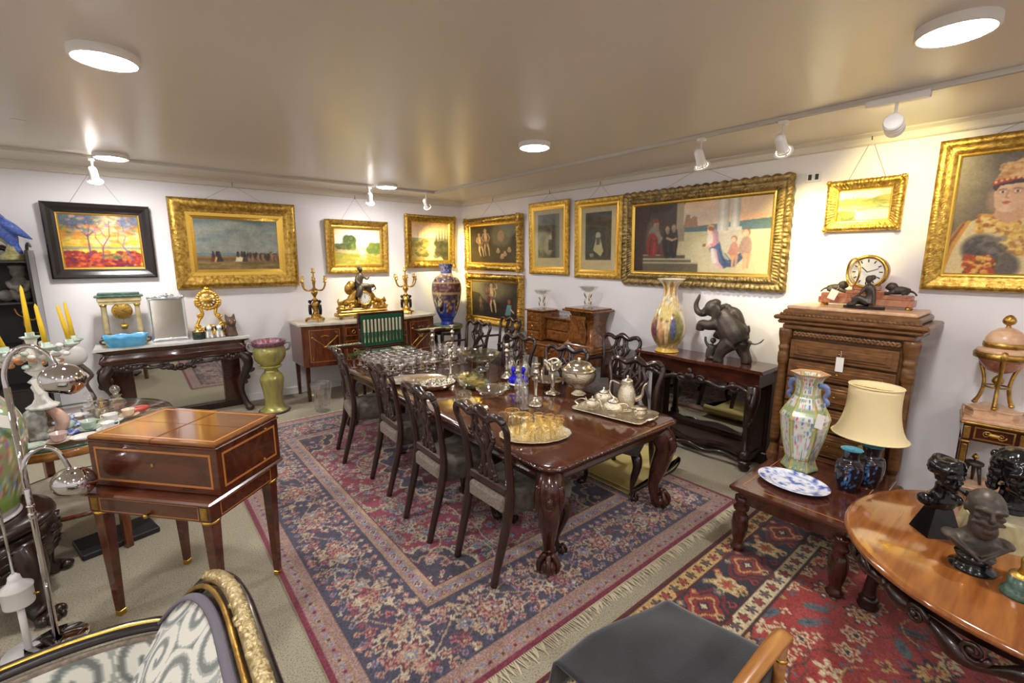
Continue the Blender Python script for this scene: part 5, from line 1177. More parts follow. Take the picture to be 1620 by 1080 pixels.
def plate_arr():
    c = Cv(72, 56, (232, 234, 240)); R = np.hypot((c.X - 0.5) / 0.5, (c.Y - 0.5) / 0.5)
    c.put((np.abs(R - 0.66) < 0.02), (110, 128, 190)); n = fbm(72, 56, 4, 77)
    c.put((n > 0.56) & (R > 0.70) & (R < 0.97), (70, 88, 170)); c.put((n > 0.58) & (R < 0.55), (76, 96, 176)); return c
pa_ = plate_arr(); pa_a = pa_.out()
def plate_c(x, y, rx, ry):
    i = int(np.clip((x / rx * 0.5 + 0.5) * 71, 0, 71)); j = int(np.clip((y / ry * 0.5 + 0.5) * 55, 0, 55)); return lin(pa_a[j, i])
m = MB(); vs = []; cs = []; fs = []; NT = 64
ring = [0.0001, 0.1, 0.2, 0.3, 0.4, 0.5, 0.58, 0.64, 0.70, 0.76, 0.82, 0.88, 0.94, 0.98, 1.0, 0.98, 0.6]
zz = [0.012] * 7 + [0.014, 0.02, 0.025, 0.028, 0.031, 0.033, 0.034, 0.033, 0.028, 0.004]
for r, z in zip(ring, zz):
    for k in range(NT):
        x, y = 0.215 * r * math.cos(k * 2 * PI / NT), 0.165 * r * math.sin(k * 2 * PI / NT); vs.append((x, y, z)); cs.append(plate_c(x, y, 0.215, 0.165))
for i in range(len(ring) - 1):
    for k in range(NT): fs.append((i * NT + k, i * NT + (k + 1) % NT, (i + 1) * NT + (k + 1) % NT, (i + 1) * NT + k))
fs.append(tuple(range((len(ring) - 1) * NT, len(ring) * NT)))
m.add(vs, fs, True, None, cs)
TH('serving_platter', m, 'vc_china', 'oval blue and white porcelain platter on the low table', 'platter', (3.215, 0.98, 0.4805), RZ - 0.12)

dv = famille(25, 16)
def dark_vase(label, loc, rz):
    def cf(t, z):
        d = abs((t + PI / 4) % (PI / 2) - PI / 4)
        if z > 0.215: return lin((34, 26, 30))
        if d < 0.5 and 0.03 < z < 0.17:
            k = dv(t * 1.2, z * 6.0, (74, 132, 200)); return lin((74, 132, 200) if k[0] > 140 else ((36, 30, 40) if k[0] < 115 else (120, 96, 84)))
        return lin((34, 28, 32))
    m = MB(); pr = [(0.0001, 0), (0.052, 0), (0.056, 0.01), (0.074, 0.06), (0.084, 0.12), (0.084, 0.165), (0.072, 0.195), (0.05, 0.21), (0.05, 0.245), (0.058, 0.272), (0.06, 0.276), (0.054, 0.27), (0.045, 0.24), (0.05, 0.16), (0.0001, 0.10)]
    th_n = 64; P4 = cat(pr, 4); vs = []; cs = []; fs = []
    for i, (r, z) in enumerate(P4):
        inner = i > len(P4) * 0.66
        for k in range(th_n):
            t = k * 2 * PI / th_n; sq = 1.0
            if z < 0.19 and not inner: sq = 1 / max(abs(math.cos(t)), abs(math.sin(t))) ** 0.45 * 0.93
            vs.append((r * sq * math.cos(t), r * sq * math.sin(t), z)); cs.append(lin((78, 150, 168)) if inner else cf(t, z))
    for i in range(len(P4) - 1):
        for k in range(th_n): fs.append((i * th_n + k, i * th_n + (k + 1) % th_n, (i + 1) * th_n + (k + 1) % th_n, (i + 1) * th_n + k))
    m.add(vs, fs, True, None, cs)
    return TH('cloisonne_vase', m, 'vc_china', label, 'vase', loc, rz, 'pair of dark blue square vases')
dark_vase('left one of the pair of squat black vases with bright blue panels', (3.425, 0.735, 0.4805), 0.3)
dark_vase('right one of the pair of squat black vases with bright blue panels', (3.595, 0.665, 0.4805), 0.1)
e = E('table_lamp', 'table lamp with flared cream fabric shade behind the black and blue vases', 'lamp', (3.755, 0.725, 0.4805), RZ)
P('base', MB().lathe([(0.05, 0), (0.055, 0.01), (0.045, 0.03), (0.03, 0.05), (0.045, 0.10), (0.062, 0.16), (0.05, 0.20), (0.022, 0.215), (0.026, 0.225), (0.016, 0.235), (0.014, 0.26)], 24, k=2), 'onyx', e)
P('stem', MB().tube([(0, 0, 0.25), (0, 0, 0.62)], 0.006, 8), 'brass', e)
m = MB(); rings = []
for (r, z) in [tuple(p) for p in cat([(0.215, 0.285), (0.21, 0.29), (0.180, 0.345), (0.158, 0.43), (0.148, 0.53), (0.150, 0.635)], 3)] + [(0.145, 0.635), (0.143, 0.53), (0.153, 0.43), (0.175, 0.345), (0.205, 0.29)]:
    rings.append([(r * math.cos(k * 2 * PI / 48) * 1.0, r * math.sin(k * 2 * PI / 48) * 0.86, z) for k in range(48)])
m.loft(rings, cap=False); P('shade', m, 'shade', e)
for (r, z) in ((0.214, 0.287), (0.150, 0.635)): P('shade_trim', MB().tube([(r * math.cos(t), r * 0.86 * math.sin(t), z) for t in np.arange(0, 2 * PI, 0.131)], 0.005, 6, closed=True), 'shade', e)
P('shade_spider', MB().tube([(-0.146, 0, 0.62), (0, 0, 0.615), (0.146, 0, 0.62)], 0.003, 6), 'brass', e)

# ================================================================ round table with busts
CX, CY, RT, ZT = 2.86, -0.108, 0.70, 0.66
e = E('round_table', 'round polished wood table with carved scrolling apron carrying three busts', 'table', (CX, CY, 0.014), 0)
z = ZT - 0.014
P('top', MB().lathe([(0.0001, z - 0.05), (RT - 0.05, z - 0.05), (RT - 0.025, z - 0.045), (RT - 0.008, z - 0.036), (RT, z - 0.024), (RT - 0.006, z - 0.012), (RT - 0.022, z - 0.004), (RT - 0.04, z - 0.006), (RT - 0.05, z), (0.0001, z)], 96, cap=False), 'round_top', e)
P('apron', MB().lathe([(RT - 0.07, z - 0.048), (RT - 0.072, z - 0.10), (RT - 0.10, z - 0.10), (RT - 0.10, z - 0.048)], 72, cap=False), 'dark_wood', e)
for k in range(6):
    a = math.radians(77) + k * PI / 3; c, s_ = math.cos(a), math.sin(a)
    if k in (0, 2, 3, 5, 1, 4):
        if k % 2 == 0:
            M = Tm(c * (RT - 0.105), s_ * (RT - 0.105), 0)
            P('leg', MB().tube([(0, 0, z - 0.06), (c * 0.012, s_ * 0.012, z - 0.16), (c * 0.006, s_ * 0.006, z - 0.26), (-c * 0.012, -s_ * 0.012, z - 0.40), (0, 0, z - 0.52), (0, 0, 0.08)], [0.055, 0.058, 0.048, 0.034, 0.03, 0.036], 12, 4, M=M).lathe([(0.03, 0), (0.05, 0.012), (0.054, 0.03), (0.04, 0.05), (0.05, 0.062), (0.03, 0.085)], 18, M=M), 'dark_wood', e)
for k in range(6):
    m = MB(); a0 = math.radians(77) + k * PI / 3
    pts = []; rr = []
    for i in range(25):
        t = i / 24; a = a0 + (t - 0.0) * PI / 3; dp = 0.02 + 0.075 * math.sin(PI * t) * (0.65 + 0.35 * math.cos(4 * PI * t))
        pts.append(((RT - 0.078) * math.cos(a), (RT - 0.078) * math.sin(a), z - 0.09 - dp)); rr.append(0.03 + 0.012 * math.sin(t * 19))
    m.tube(pts, rr, 8)
    for (t, sg) in ((0.22, 1), (0.5, -1), (0.78, 1)):
        a = a0 + t * PI / 3; M = Tm((RT - 0.06) * math.cos(a), (RT - 0.06) * math.sin(a), z - 0.13) @ Rm(a + PI / 2)
        q = MB(); scroll(q, (0, 0, 0), 0.045, 1.5, 0, sgn=sg, rad=0.012)
        for vv in q.v: pass
        A = np.array(M); m.add(np.concatenate(q.v) @ A[:3, :3].T + A[:3, 3], q.f)
    P('carved_apron', m, 'dark_wood', e)

def head(m, c, s, face=-1, hair=None):
    """head facing local -y; c = centre, s = head height"""
    x, y, z = c; f = lambda a, b, d: (x + a * s, y + b * s, z + d * s)
    m.ball(f(0, 0.05, 0.08), (0.36 * s, 0.44 * s, 0.42 * s), 16, 12); m.ball(f(0, -0.10, -0.16), (0.28 * s, 0.30 * s, 0.32 * s), 14, 10)
    m.tube([f(0, -0.37, 0.10), f(0, -0.45, -0.02), f(0, -0.48, -0.09), f(0, -0.38, -0.14)], [0.045 * s, 0.05 * s, 0.065 * s, 0.05 * s], 8, 3)
    for sx in (-1, 1):
        m.tube([f(sx * 0.05, -0.39, 0.10), f(sx * 0.17, -0.385, 0.125), f(sx * 0.29, -0.26, 0.07)], [0.05 * s, 0.055 * s, 0.04 * s], 8, 3); m.ball(f(sx * 0.15, -0.335, 0.02), (0.06 * s, 0.05 * s, 0.042 * s), 8, 6)
        m.ball(f(sx * 0.20, -0.27, -0.09), (0.10 * s, 0.09 * s, 0.08 * s), 8, 6); m.ball(f(sx * 0.36, 0.04, -0.02), (0.045 * s, 0.09 * s, 0.13 * s), 8, 6)
    m.tube([f(-0.12, -0.37, -0.24), f(0, -0.42, -0.225), f(0.12, -0.37, -0.24)], [0.03 * s, 0.04 * s, 0.03 * s], 6, 3); m.tube([f(-0.10, -0.365, -0.285), f(0, -0.405, -0.29), f(0.10, -0.365, -0.285)], [0.03 * s, 0.045 * s, 0.03 * s], 6, 3); m.ball(f(0, -0.34, -0.42), (0.12 * s, 0.09 * s, 0.09 * s), 8, 6)
def bust(label, loc, rz, scale, kind, matn, bases):
    e = E('bust_sculpture', label, 'bust', loc, rz, 'busts on the round table')
    s = scale; hz = bases[0]
    m = MB(); head(m, (0, -0.02, hz + 0.72 * s), 0.52 * s)
    m.tube([(0, 0.03 * s, hz + 0.26 * s), (0, 0.0, hz + 0.40 * s), (0, -0.01 * s, hz + 0.56 * s)], [0.20 * s, 0.13 * s, 0.13 * s], 14, 3)
    if kind == 'general':
        m.loft([[(0.29 * s * math.cos(t) * k, 0.19 * s * math.sin(t) * k2 + 0.03 * s, hz + zz * s) for t in np.arange(0, 2 * PI, 0.262)] for (k, k2, zz) in ((0.35, 0.7, 0.0), (0.62, 0.95, 0.08), (1.0, 1.0, 0.18), (0.98, 0.95, 0.26), (0.55, 0.8, 0.33))])
        for sx in (-1, 1): m.ball((sx * 0.26 * s, 0.03 * s, hz + 0.25 * s), (0.10 * s, 0.15 * s, 0.05 * s)); m.tube([(sx * 0.3 * s, -0.08 * s, hz + 0.27 * s), (0, -0.2 * s, hz + 0.06 * s)], 0.025 * s, 6)
        m.ball((0, -0.15 * s, hz + 0.47 * s), (0.13 * s, 0.11 * s, 0.13 * s)); m.tube([(-0.16 * s, -0.19 * s, hz + 0.59 * s), (0, -0.25 * s, hz + 0.615 * s), (0.16 * s, -0.19 * s, hz + 0.59 * s)], [0.02 * s, 0.04 * s, 0.02 * s], 8, 3)
    elif kind == 'turban':
        m.loft([[(0.30 * s * math.cos(t) * k, 0.18 * s * math.sin(t) * k + 0.02 * s, hz + zz * s) for t in np.arange(0, 2 * PI, 0.262)] for (k, zz) in ((0.5, -0.02), (0.85, 0.08), (1.0, 0.2), (0.9, 0.28), (0.5, 0.36))])
        for i in range(5): m.tube([((0.2 + 0.03 * math.sin(i * 1.2)) * s * math.cos(t), (0.22 + 0.02 * math.sin(i)) * s * math.sin(t) - 0.0, hz + (0.80 + 0.05 * i + 0.025 * math.sin(t * 2 + i)) * s) for t in np.arange(0, 6.3, 0.42)], 0.055 * s, 8, closed=True)
        m.ball((0, 0, hz + 0.92 * s), (0.21 * s, 0.23 * s, 0.14 * s))
        for sx in (-1, 1): m.ball((sx * 0.26 * s, 0.02 * s, hz + 0.22 * s), (0.12 * s, 0.14 * s, 0.12 * s))
    else:
        for i in range(16):
            a = i * 0.39; m.ball((0.17 * s * math.cos(a), 0.05 * s + 0.2 * s * math.sin(a), hz + (0.88 + 0.03 * math.sin(i * 2.1)) * s), (0.075 * s, 0.075 * s, 0.07 * s), 8, 6)
        m.ball((0, 0.03 * s, hz + 0.92 * s), (0.2 * s, 0.23 * s, 0.13 * s))
        for sx in (-1, 1):
            for k in range(4): m.ball((sx * 0.2 * s, 0.03 * s, hz + (0.82 - 0.1 * k) * s), (0.06 * s, 0.1 * s, 0.07 * s), 8, 6)
        m.ball((0, 0.02 * s, hz + 0.3 * s), (0.2 * s, 0.17 * s, 0.1 * s))
    remesh(P('head_and_shoulders', m, matn, e), 0.0045, 1)
    return e
s1 = bust('glossy black bust of a turbaned man with a pipe on a tapered plinth', (2.84, 0.245, ZT), RZ + 0.75, 0.25, 'turban', 'bronze_black', (0.115,))
P('plinth', MB().prism([(-0.075, 0.06), (-0.075, -0.06), (0.075, -0.06), (0.075, 0.06)], 0.135, top=0.5), 'bronze_black', s1)
P('pipe', MB().tube([(0.0, -0.075, 0.265), (0.0, -0.115, 0.262), (0, -0.135, 0.268), (0, -0.138, 0.285)], [0.005, 0.006, 0.012, 0.013], 8, 3), 'bronze_black', s1)
s2 = bust('dark bronze bust of a bald bearded man in uniform with epaulettes', (2.62, 0.095, ZT), RZ + 0.35, 0.32, 'general', 'bronze', (0.05,))
P('socle', MB().lathe([(0.075, 0), (0.078, 0.01), (0.06, 0.02), (0.055, 0.045), (0.065, 0.062)], 20), 'bronze_black', s2)
s3 = bust('large dark bronze head with thick hair on a pale onyx base', (2.98, 0.03, ZT), RZ + 0.45, 0.36, 'hair', 'bronze_black', (0.08,))
P('onyx_base', MB().prism([(-0.15, 0.09), (-0.17, -0.02), (-0.09, -0.10), (0.08, -0.11), (0.16, -0.04), (0.15, 0.09)], 0.12, top=0.85), 'onyx', s3)
e = E('marble_base', 'dark green marble round base with gilt cap at the right edge of the round table', 'ornament', (2.53, -0.045, ZT), 0)
P('drum', MB().lathe([(0.055, 0), (0.057, 0.012), (0.045, 0.03), (0.04, 0.04), (0.04, 0.085)], 24), 'marble_green', e)
P('cap', MB().lathe([(0.041, 0.085), (0.036, 0.095), (0.0001, 0.097)], 24, cap=False), 'ormolu', e)
P('gilt_figure_stub', MB().lathe([(0.02, 0.095), (0.012, 0.12), (0.016, 0.15), (0.008, 0.175)], 12), 'ormolu', e)

# ================================================================ marble-topped console (back wall)
e = E('console_table', 'carved dark wood console table with white marble top and mirrored back at the left', 'console table', (0.34, YB - 0.02, 0), 0)
W, D = 1.50, 0.47
pl = serp_poly(W, D, 0.02, 24, 0.05)
P('marble_top', MB().prism(pl, 0.012, Tm(0, 0, 0.948)).prism(pl, 0.016, Tm(0, 0, 0.960), top=0.985), 'marble_white', e)
m = MB(); rings = []
for (s, z) in ((0.97, 0.948), (0.96, 0.935), (0.90, 0.915), (0.90, 0.885), (0.945, 0.85), (0.955, 0.82), (0.93, 0.79), (0.92, 0.775)):
    rings.append([(x * s, y * (s if y < -0.01 else 1), z) for (x, y) in pl])
m.loft(rings[::-1], smooth=True); P('frieze', m, 'mahogany', e)
ap = MB()
pts = [(-0.62 + 1.24 * i / 60, -D + 0.055, 0.735 - 0.03 * abs(math.sin(i / 60 * 5 * PI)) - (0.05 if 24 < i < 36 else 0)) for i in range(61)]
ap.tube(pts, [0.018 + 0.006 * math.sin(i * 1.3) for i in range(61)], 8)
ap.tube([(-0.64, -D + 0.055, 0.765), (0.64, -D + 0.055, 0.765)], 0.016, 8)
for k in range(9): ap.ball((-0.12 + 0.03 * k, -D + 0.045, 0.685 + 0.02 * math.sin(k * 2.2)), (0.028, 0.022, 0.026), 8, 6)
for sx in (-1, 1):
    scroll(ap, (sx * 0.17, -D + 0.045, 0.72), 0.045, 1.4, 0, sgn=sx, rad=0.014); scroll(ap, (sx * 0.36, -D + 0.05, 0.735), 0.04, 1.2, 0, sgn=-sx, rad=0.013)
    for k in range(6): ap.ball((sx * (0.46 + 0.028 * k), -D + 0.05, 0.735 + 0.015 * math.sin(k * 1.8)), (0.022, 0.02, 0.03), 8, 6)
P('carved_apron', ap, 'dark_wood', e)
for sx in (-1, 1):
    P('pilaster', MB().box((sx * 0.55, -0.05, 0.42), (0.20, 0.08, 0.72), 0.006), 'mahogany', e)
    lm = MB()
    lm.tube([(sx * 0.62, -0.36, 0.775), (sx * 0.68, -0.42, 0.70), (sx * 0.69, -0.43, 0.60), (sx * 0.63, -0.37, 0.44), (sx * 0.60, -0.35, 0.28), (sx * 0.63, -0.38, 0.12), (sx * 0.66, -0.40, 0.05)], [0.065, 0.062, 0.055, 0.045, 0.034, 0.036, 0.045], 10, 4)
    scroll(lm, (sx * 0.69, -0.40, 0.715), 0.055, 1.5, 0, 'xz', sx, 0.022); scroll(lm, (sx * 0.705, -0.40, 0.55), 0.05, 1.2, 0, 'xz', -sx, 0.018)
    for k in range(6): lm.ball((sx * 0.66 + 0.02 * math.sin(k * 2), -0.44 + 0.012 * k, 0.68 - 0.06 * k), (0.03, 0.02, 0.034), 8, 6)
    lm.ball((sx * 0.665, -0.41, 0.04), (0.055, 0.055, 0.04), 10, 6)
    P('front_leg', lm, 'dark_wood', e)
P('plinth', MB().box((0, -0.05, 0.04), (1.32, 0.10, 0.08), 0.008), 'dark_wood', e)
P('mirror_glass', MB().box((0, -0.022, 0.42), (0.90, 0.006, 0.70)), 'mirror', e)
P('mirror_frame', frame_mesh(0.94, 0.72, [(0, 0.0), (0, 0.05), (0.02, 0.05), (0.026, 0.02)]), 'mahogany', e).location = (0, 0, 0.06)
ZK = 0.9765

e = E('portico_clock', 'pale stone portico clock with four columns, brass dial and pendulum on the white marble console', 'clock', (-0.13, YB - 0.23, ZK), 0)
P('base', MB().box((0, 0, 0.03), (0.40, 0.17, 0.06), 0.005).box((0, 0, 0.075), (0.37, 0.155, 0.03), 0.004), 'alabaster', e)
P('base_slab', MB().box((0, 0, 0.10), (0.40, 0.18, 0.018), 0.004), 'marble_green', e)
for sx in (-1, 1):
    for (sy, k) in ((-1, 1), (1, 1)):
        c = P('column', MB().lathe([(0.028, 0.128), (0.026, 0.15), (0.023, 0.42), (0.025, 0.44)], 18, (sx * 0.145, sy * 0.05, 0)), 'alabaster', e)
        P('capital', MB().lathe([(0.024, 0.438), (0.032, 0.444), (0.032, 0.46)], 18, (sx * 0.145, sy * 0.05, 0)), 'brass', c); P('column_base', MB().lathe([(0.034, 0.108), (0.034, 0.118), (0.028, 0.13)], 18, (sx * 0.145, sy * 0.05, 0)), 'brass', c)
P('entablature', MB().box((0, 0, 0.475), (0.36, 0.16, 0.03), 0.003).box((0, 0, 0.515), (0.38, 0.17, 0.05), 0.006), 'alabaster', e)
P('cornice', MB().box((0, 0, 0.55), (0.42, 0.19, 0.022), 0.006).box((0, 0, 0.575), (0.36, 0.16, 0.03), 0.006), 'marble_green', e)
Mx = Tm(0.01, -0.045, 0.385) @ Rm(PI / 2, 'X')
d = P('dial', MB().lathe([(0.0001, -0.06), (0.07, -0.06), (0.08, -0.01), (0.092, 0.0), (0.092, 0.012), (0.08, 0.016), (0.0001, 0.014)], 36, M=Mx, cap=False), 'brass', e)
for i in range(12): P('numeral', MB().box((0, 0.066, 0.0165), (0.006, 0.016, 0.001), 0, M=Mx @ Rm(i * PI / 6)), 'bronze', d)
P('clock_hands', MB().box((0, 0.022, 0.019), (0.004, 0.045, 0.001), 0, M=Mx @ Rm(-2.0)).box((0, 0.028, 0.0205), (0.003, 0.06, 0.001), 0, M=Mx @ Rm(-0.9)), 'black_plastic', d)
pd_ = P('pendulum', MB().tube([(0.01, -0.02, 0.30), (0.01, -0.02, 0.23)], 0.003, 6), 'brass', e)
P('bob', MB().lathe([(0.0001, -0.008), (0.032, -0.004), (0.036, 0), (0.032, 0.004), (0.0001, 0.008)], 24, M=Tm(0.01, -0.02, 0.205) @ Rm(PI / 2, 'X'), cap=False), 'brass', pd_)

m = MB(); rings = []
N = 72
for (k, z) in ((0.80, 0.0), (0.86, 0.012), (0.92, 0.05), (0.98, 0.10), (1.03, 0.135), (0.98, 0.135), (0.9, 0.10), (0.84, 0.03), (0.0001, 0.028)):
    rg = []
    for i in range(N):
        t = i * 2 * PI / N; c, s = math.cos(t), math.sin(t); q = (abs(c) ** 5 + abs(s) ** 5) ** (-0.2)
        wv = 1 + 0.03 * math.sin(i * 2 * PI / 4.5) * min(1, z * 12)
        rg.append((0.185 * c * q * k * wv, 0.075 * s * q * k * wv, z + (0.008 * math.sin(i * 2 * PI / 9) if z > 0.09 else 0)))
    rings.append(rg)
m.loft(rings, cap=False)
e = E('blue_jardiniere', 'turquoise blue rectangular ceramic jardiniere with scalloped rim on the marble console', 'jardiniere', (-0.12, YB - 0.42, ZK), 0)
P('body', m, 'turquoise', e)
for sx in (-1, 1): P('handle', MB().tube([(sx * 0.18, 0, 0.09), (sx * 0.215, 0, 0.08), (sx * 0.21, 0, 0.05), (sx * 0.178, 0, 0.04)], 0.01, 8, 4), 'bronze', e)

e = E('easel_mirror', 'silver-framed upright table mirror with scrolled crest on the marble console', 'mirror', (0.285, YB - 0.30, ZK), 0)
e.rotation_euler = (math.radians(-8), 0, 0)
P('frame', frame_mesh(0.35, 0.50, [(0, -0.006), (0, 0.01), (0.012, 0.014), (0.024, 0.008), (0.026, 0.0)]), 'silver_frame', e).location = (0, 0, 0.012)
P('glass', MB().box((0, 0.002, 0.262), (0.31, 0.004, 0.455)), 'mirror_old', e)
m = MB()
for sx in (-1, 1):
    scroll(m, (sx * 0.045, -0.01, 0.525), 0.03, 1.3, 0, sgn=sx, rad=0.008); scroll(m, (sx * 0.11, -0.01, 0.512), 0.022, 1.2, 0, sgn=-sx, rad=0.007); m.ball((sx * 0.165, -0.006, 0.515), (0.016, 0.01, 0.022), 8, 6)
m.ball((0, -0.01, 0.54), (0.03, 0.012, 0.03)); m.tube([(-0.16, -0.008, 0.508), (0.16, -0.008, 0.508)], 0.009, 6)
P('crest', m, 'silver_frame', e)
P('lower_ornament', MB().ball((0, -0.012, 0.028), (0.03, 0.008, 0.014)).tube([(-0.12, -0.012, 0.024), (0.12, -0.012, 0.024)], 0.006, 6), 'silver_frame', e)
for sx in (-1, 1): P('foot', MB().box((sx * 0.155, 0.0, 0.008), (0.03, 0.02, 0.016), 0.004), 'silver_frame', e)
P('back_strut', MB().tube([(0, 0.012, 0.30), (0, 0.10, 0.018)], 0.006, 6), 'silver_frame', e)

e = E('gilt_clock', 'small openwork gilt rococo clock with enamel numerals on the marble console', 'clock', (0.70, YB - 0.20, ZK), 0)
m = MB()
m.tube([(0.135 * math.cos(t), 0.05 * math.sin(t), 0.03) for t in np.arange(0, 6.28, 0.4)], 0.02, 7, closed=True)
r = random.Random(4)
for sx in (-1, 1):
    m.tube([(sx * 0.11, 0, 0.03), (sx * 0.135, 0, 0.12), (sx * 0.115, 0, 0.20), (sx * 0.07, 0, 0.28), (sx * 0.085, 0, 0.36), (sx * 0.10, 0, 0.42)], [0.022, 0.024, 0.018, 0.02, 0.018, 0.02], 8, 4)
    scroll(m, (sx * 0.125, -0.015, 0.13), 0.045, 1.5, 0, sgn=sx, rad=0.013); scroll(m, (sx * 0.10, -0.015, 0.26), 0.035, 1.4, 0, sgn=-sx, rad=0.011); scroll(m, (sx * 0.055, -0.02, 0.06), 0.04, 1.4, 0, sgn=-sx, rad=0.012)
    m.tube([(sx * 0.1, 0, 0.36), (sx * 0.13, -0.01, 0.40), (sx * 0.14, -0.01, 0.47)], [0.012, 0.01, 0.006], 6, 3)
for k in range(22):
    a = k * 2 * PI / 22; m.ball((0.108 * math.cos(a), -0.012, 0.455 + 0.108 * math.sin(a)), (0.02 + 0.006 * r.random(), 0.014, 0.02 + 0.006 * r.random()), 8, 6)
for k in range(10): m.ball((r.uniform(-0.05, 0.05), -0.03, r.uniform(0.04, 0.17)), (0.018, 0.014, 0.018), 8, 6)
m.ball((0, 0, 0.59), (0.03, 0.016, 0.03)); m.ball((0.025, 0, 0.57), (0.02, 0.014, 0.02)); m.ball((-0.025, 0, 0.57), (0.02, 0.014, 0.02)); m.ball((0, 0, 0.12), (0.05, 0.03, 0.03))
P('case', m, 'gold_bright', e)
Mx = Tm(0, -0.02, 0.455) @ Rm(PI / 2, 'X')
d = P('dial', MB().lathe([(0.0001, -0.03), (0.085, -0.03), (0.088, 0.0), (0.086, 0.01), (0.0001, 0.014)], 30, M=Mx, cap=False), 'gold_bright', e)
for i in range(12): P('numeral_plaque', MB().ball((0, 0, 0), (0.010, 0.012, 0.003), 8, 5, M=Mx @ Rm(i * PI / 6) @ Tm(0, 0.066, 0.013)), 'white_china', d)
P('clock_hands', MB().box((0, 0.02, 0.017), (0.005, 0.045, 0.001), 0, M=Mx @ Rm(-1.1)).box((0, 0.026, 0.019), (0.004, 0.056, 0.001), 0, M=Mx @ Rm(0.6)), 'black_plastic', d)
e = E('lidded_box', 'small round dark green lidded box beside the silver mirror', 'box', (0.555, YB - 0.36, ZK), 0)
P('body', MB().lathe([(0.062, 0), (0.066, 0.01), (0.066, 0.085), (0.062, 0.09)], 28), 'dark_green', e)
P('lid', MB().lathe([(0.068, 0.09), (0.068, 0.10), (0.045, 0.104), (0.045, 0.112), (0.0001, 0.115)], 28), 'brass', e)
def spaniel(label, x, sx):
    e = E('dog_figurine', label, 'figurine', (x, YB - 0.375, ZK), 0, 'pair of white china dogs')
    m = MB(); m.tube([(0.0, 0.02, 0.03), (0.0, 0.01, 0.07), (0, -0.015, 0.10)], [0.042, 0.038, 0.03], 10, 3); m.ball((0, -0.025, 0.13), (0.032, 0.034, 0.032)); m.ball((0, -0.056, 0.122), (0.016, 0.018, 0.014))
    for s in (-1, 1): m.tube([(s * 0.02, -0.03, 0.085), (s * 0.022, -0.045, 0.01)], [0.015, 0.014], 8); m.ball((s * 0.035, 0.03, 0.02), (0.022, 0.035, 0.022), 8, 6)
    remesh(P('body', m, 'white_china', e), 0.006, 2)
    for s in (-1, 1): P('ear', MB().ball((s * 0.034, -0.022, 0.122), (0.011, 0.018, 0.028), 8, 6), 'bronze_black', e)
    P('nose', MB().ball((0, -0.073, 0.126), 0.005, 6, 5), 'bronze_black', e); P('collar', MB().tube([(0.028 * math.cos(t), -0.014 + 0.028 * math.sin(t), 0.10) for t in np.arange(0, 6.28, 0.5)], 0.005, 6, closed=True), 'blue_print', e)
spaniel('left white china dog with black ears on the marble console', 0.66, -1)
spaniel('right white china dog with black ears on the marble console', 0.765, 1)
e = E('dog_bust', 'dark brown pottery head of a dog with upright ears and yellow eyes', 'figurine', (0.90, YB - 0.33, ZK), 0.15)
m = MB(); m.tube([(0, 0.0, 0.0), (0, 0, 0.06), (0, -0.005, 0.14)], [0.075, 0.062, 0.05], 12, 3); m.ball((0, -0.02, 0.185), (0.062, 0.065, 0.06)); m.tube([(0, -0.06, 0.175), (0, -0.11, 0.155)], [0.036, 0.026], 10)
for s in (-1, 1): m.tube([(s * 0.035, 0.0, 0.22), (s * 0.05, 0.0, 0.285)], [0.026, 0.004], 8)
remesh(P('head', m, 'fur_brown', e), 0.007, 2)
for s in (-1, 1): P('eye', MB().ball((s * 0.028, -0.077, 0.20), 0.008, 8, 6), 'candle', e)
e = E('animal_figurine', 'small dark animal figurine crouching behind the dog head', 'figurine', (0.905, YB - 0.17, ZK), 0)
m = MB(); m.tube([(-0.05, 0, 0.04), (0.02, 0, 0.06), (0.05, 0, 0.10)], [0.04, 0.045, 0.035], 10, 3); m.ball((0.045, -0.02, 0.16), (0.038, 0.04, 0.036)); m.tube([(0.045, -0.05, 0.155), (0.045, -0.08, 0.145)], [0.02, 0.014], 8); m.tube([(0.04, 0, 0.09), (0.045, -0.01, 0.15)], 0.03, 8)
for s in (-1, 1): m.tube([(0.03, s * 0.025, 0.07), (0.04, s * 0.03, 0.0)], 0.015, 8); m.tube([(-0.05, s * 0.025, 0.05), (-0.05, s * 0.03, 0.0)], 0.017, 8)
remesh(P('body', m, 'bronze_black', e), 0.007, 2)

# ================================================================ lustre jardiniere on its pedestal
e = E('pottery_pedestal', 'tall yellow-green lustre pottery pedestal standing by the marble console', 'pedestal', (1.24, 6.31, 0), 0)
P('column', MB().lathe([(0.17, 0.0), (0.175, 0.02), (0.165, 0.04), (0.12, 0.07), (0.105, 0.14), (0.11, 0.24), (0.13, 0.36), (0.14, 0.43), (0.125, 0.48), (0.085, 0.53), (0.08, 0.56), (0.12, 0.585), (0.13, 0.60), (0.125, 0.615)], 36, k=3), 'lustre', e)
P('base_ring', MB().lathe([(0.16, 0.0), (0.182, 0.004), (0.186, 0.02), (0.176, 0.032)], 36), 'bronze', e)
e = E('jardiniere_pot', 'lustre pottery jardiniere with purple scalloped rim and two handles', 'jardiniere', (1.24, 6.31, 0.6155), 0)
P('bowl', MB().lathe([(0.0001, 0), (0.09, 0.0), (0.115, 0.01), (0.165, 0.07), (0.185, 0.14), (0.18, 0.20), (0.168, 0.235), (0.172, 0.25)], 40, fl=(16, 0.012), k=2), 'lustre', e)
P('rim', MB().lathe([(0.17, 0.245), (0.185, 0.26), (0.192, 0.30), (0.185, 0.315), (0.172, 0.30), (0.162, 0.25)], 64, fl=(20, 0.022)), 'lustre_rim', e)
P('lining', MB().lathe([(0.178, 0.306), (0.165, 0.26), (0.155, 0.16), (0.0001, 0.10)], 32, cap=False), 'terracotta', e)
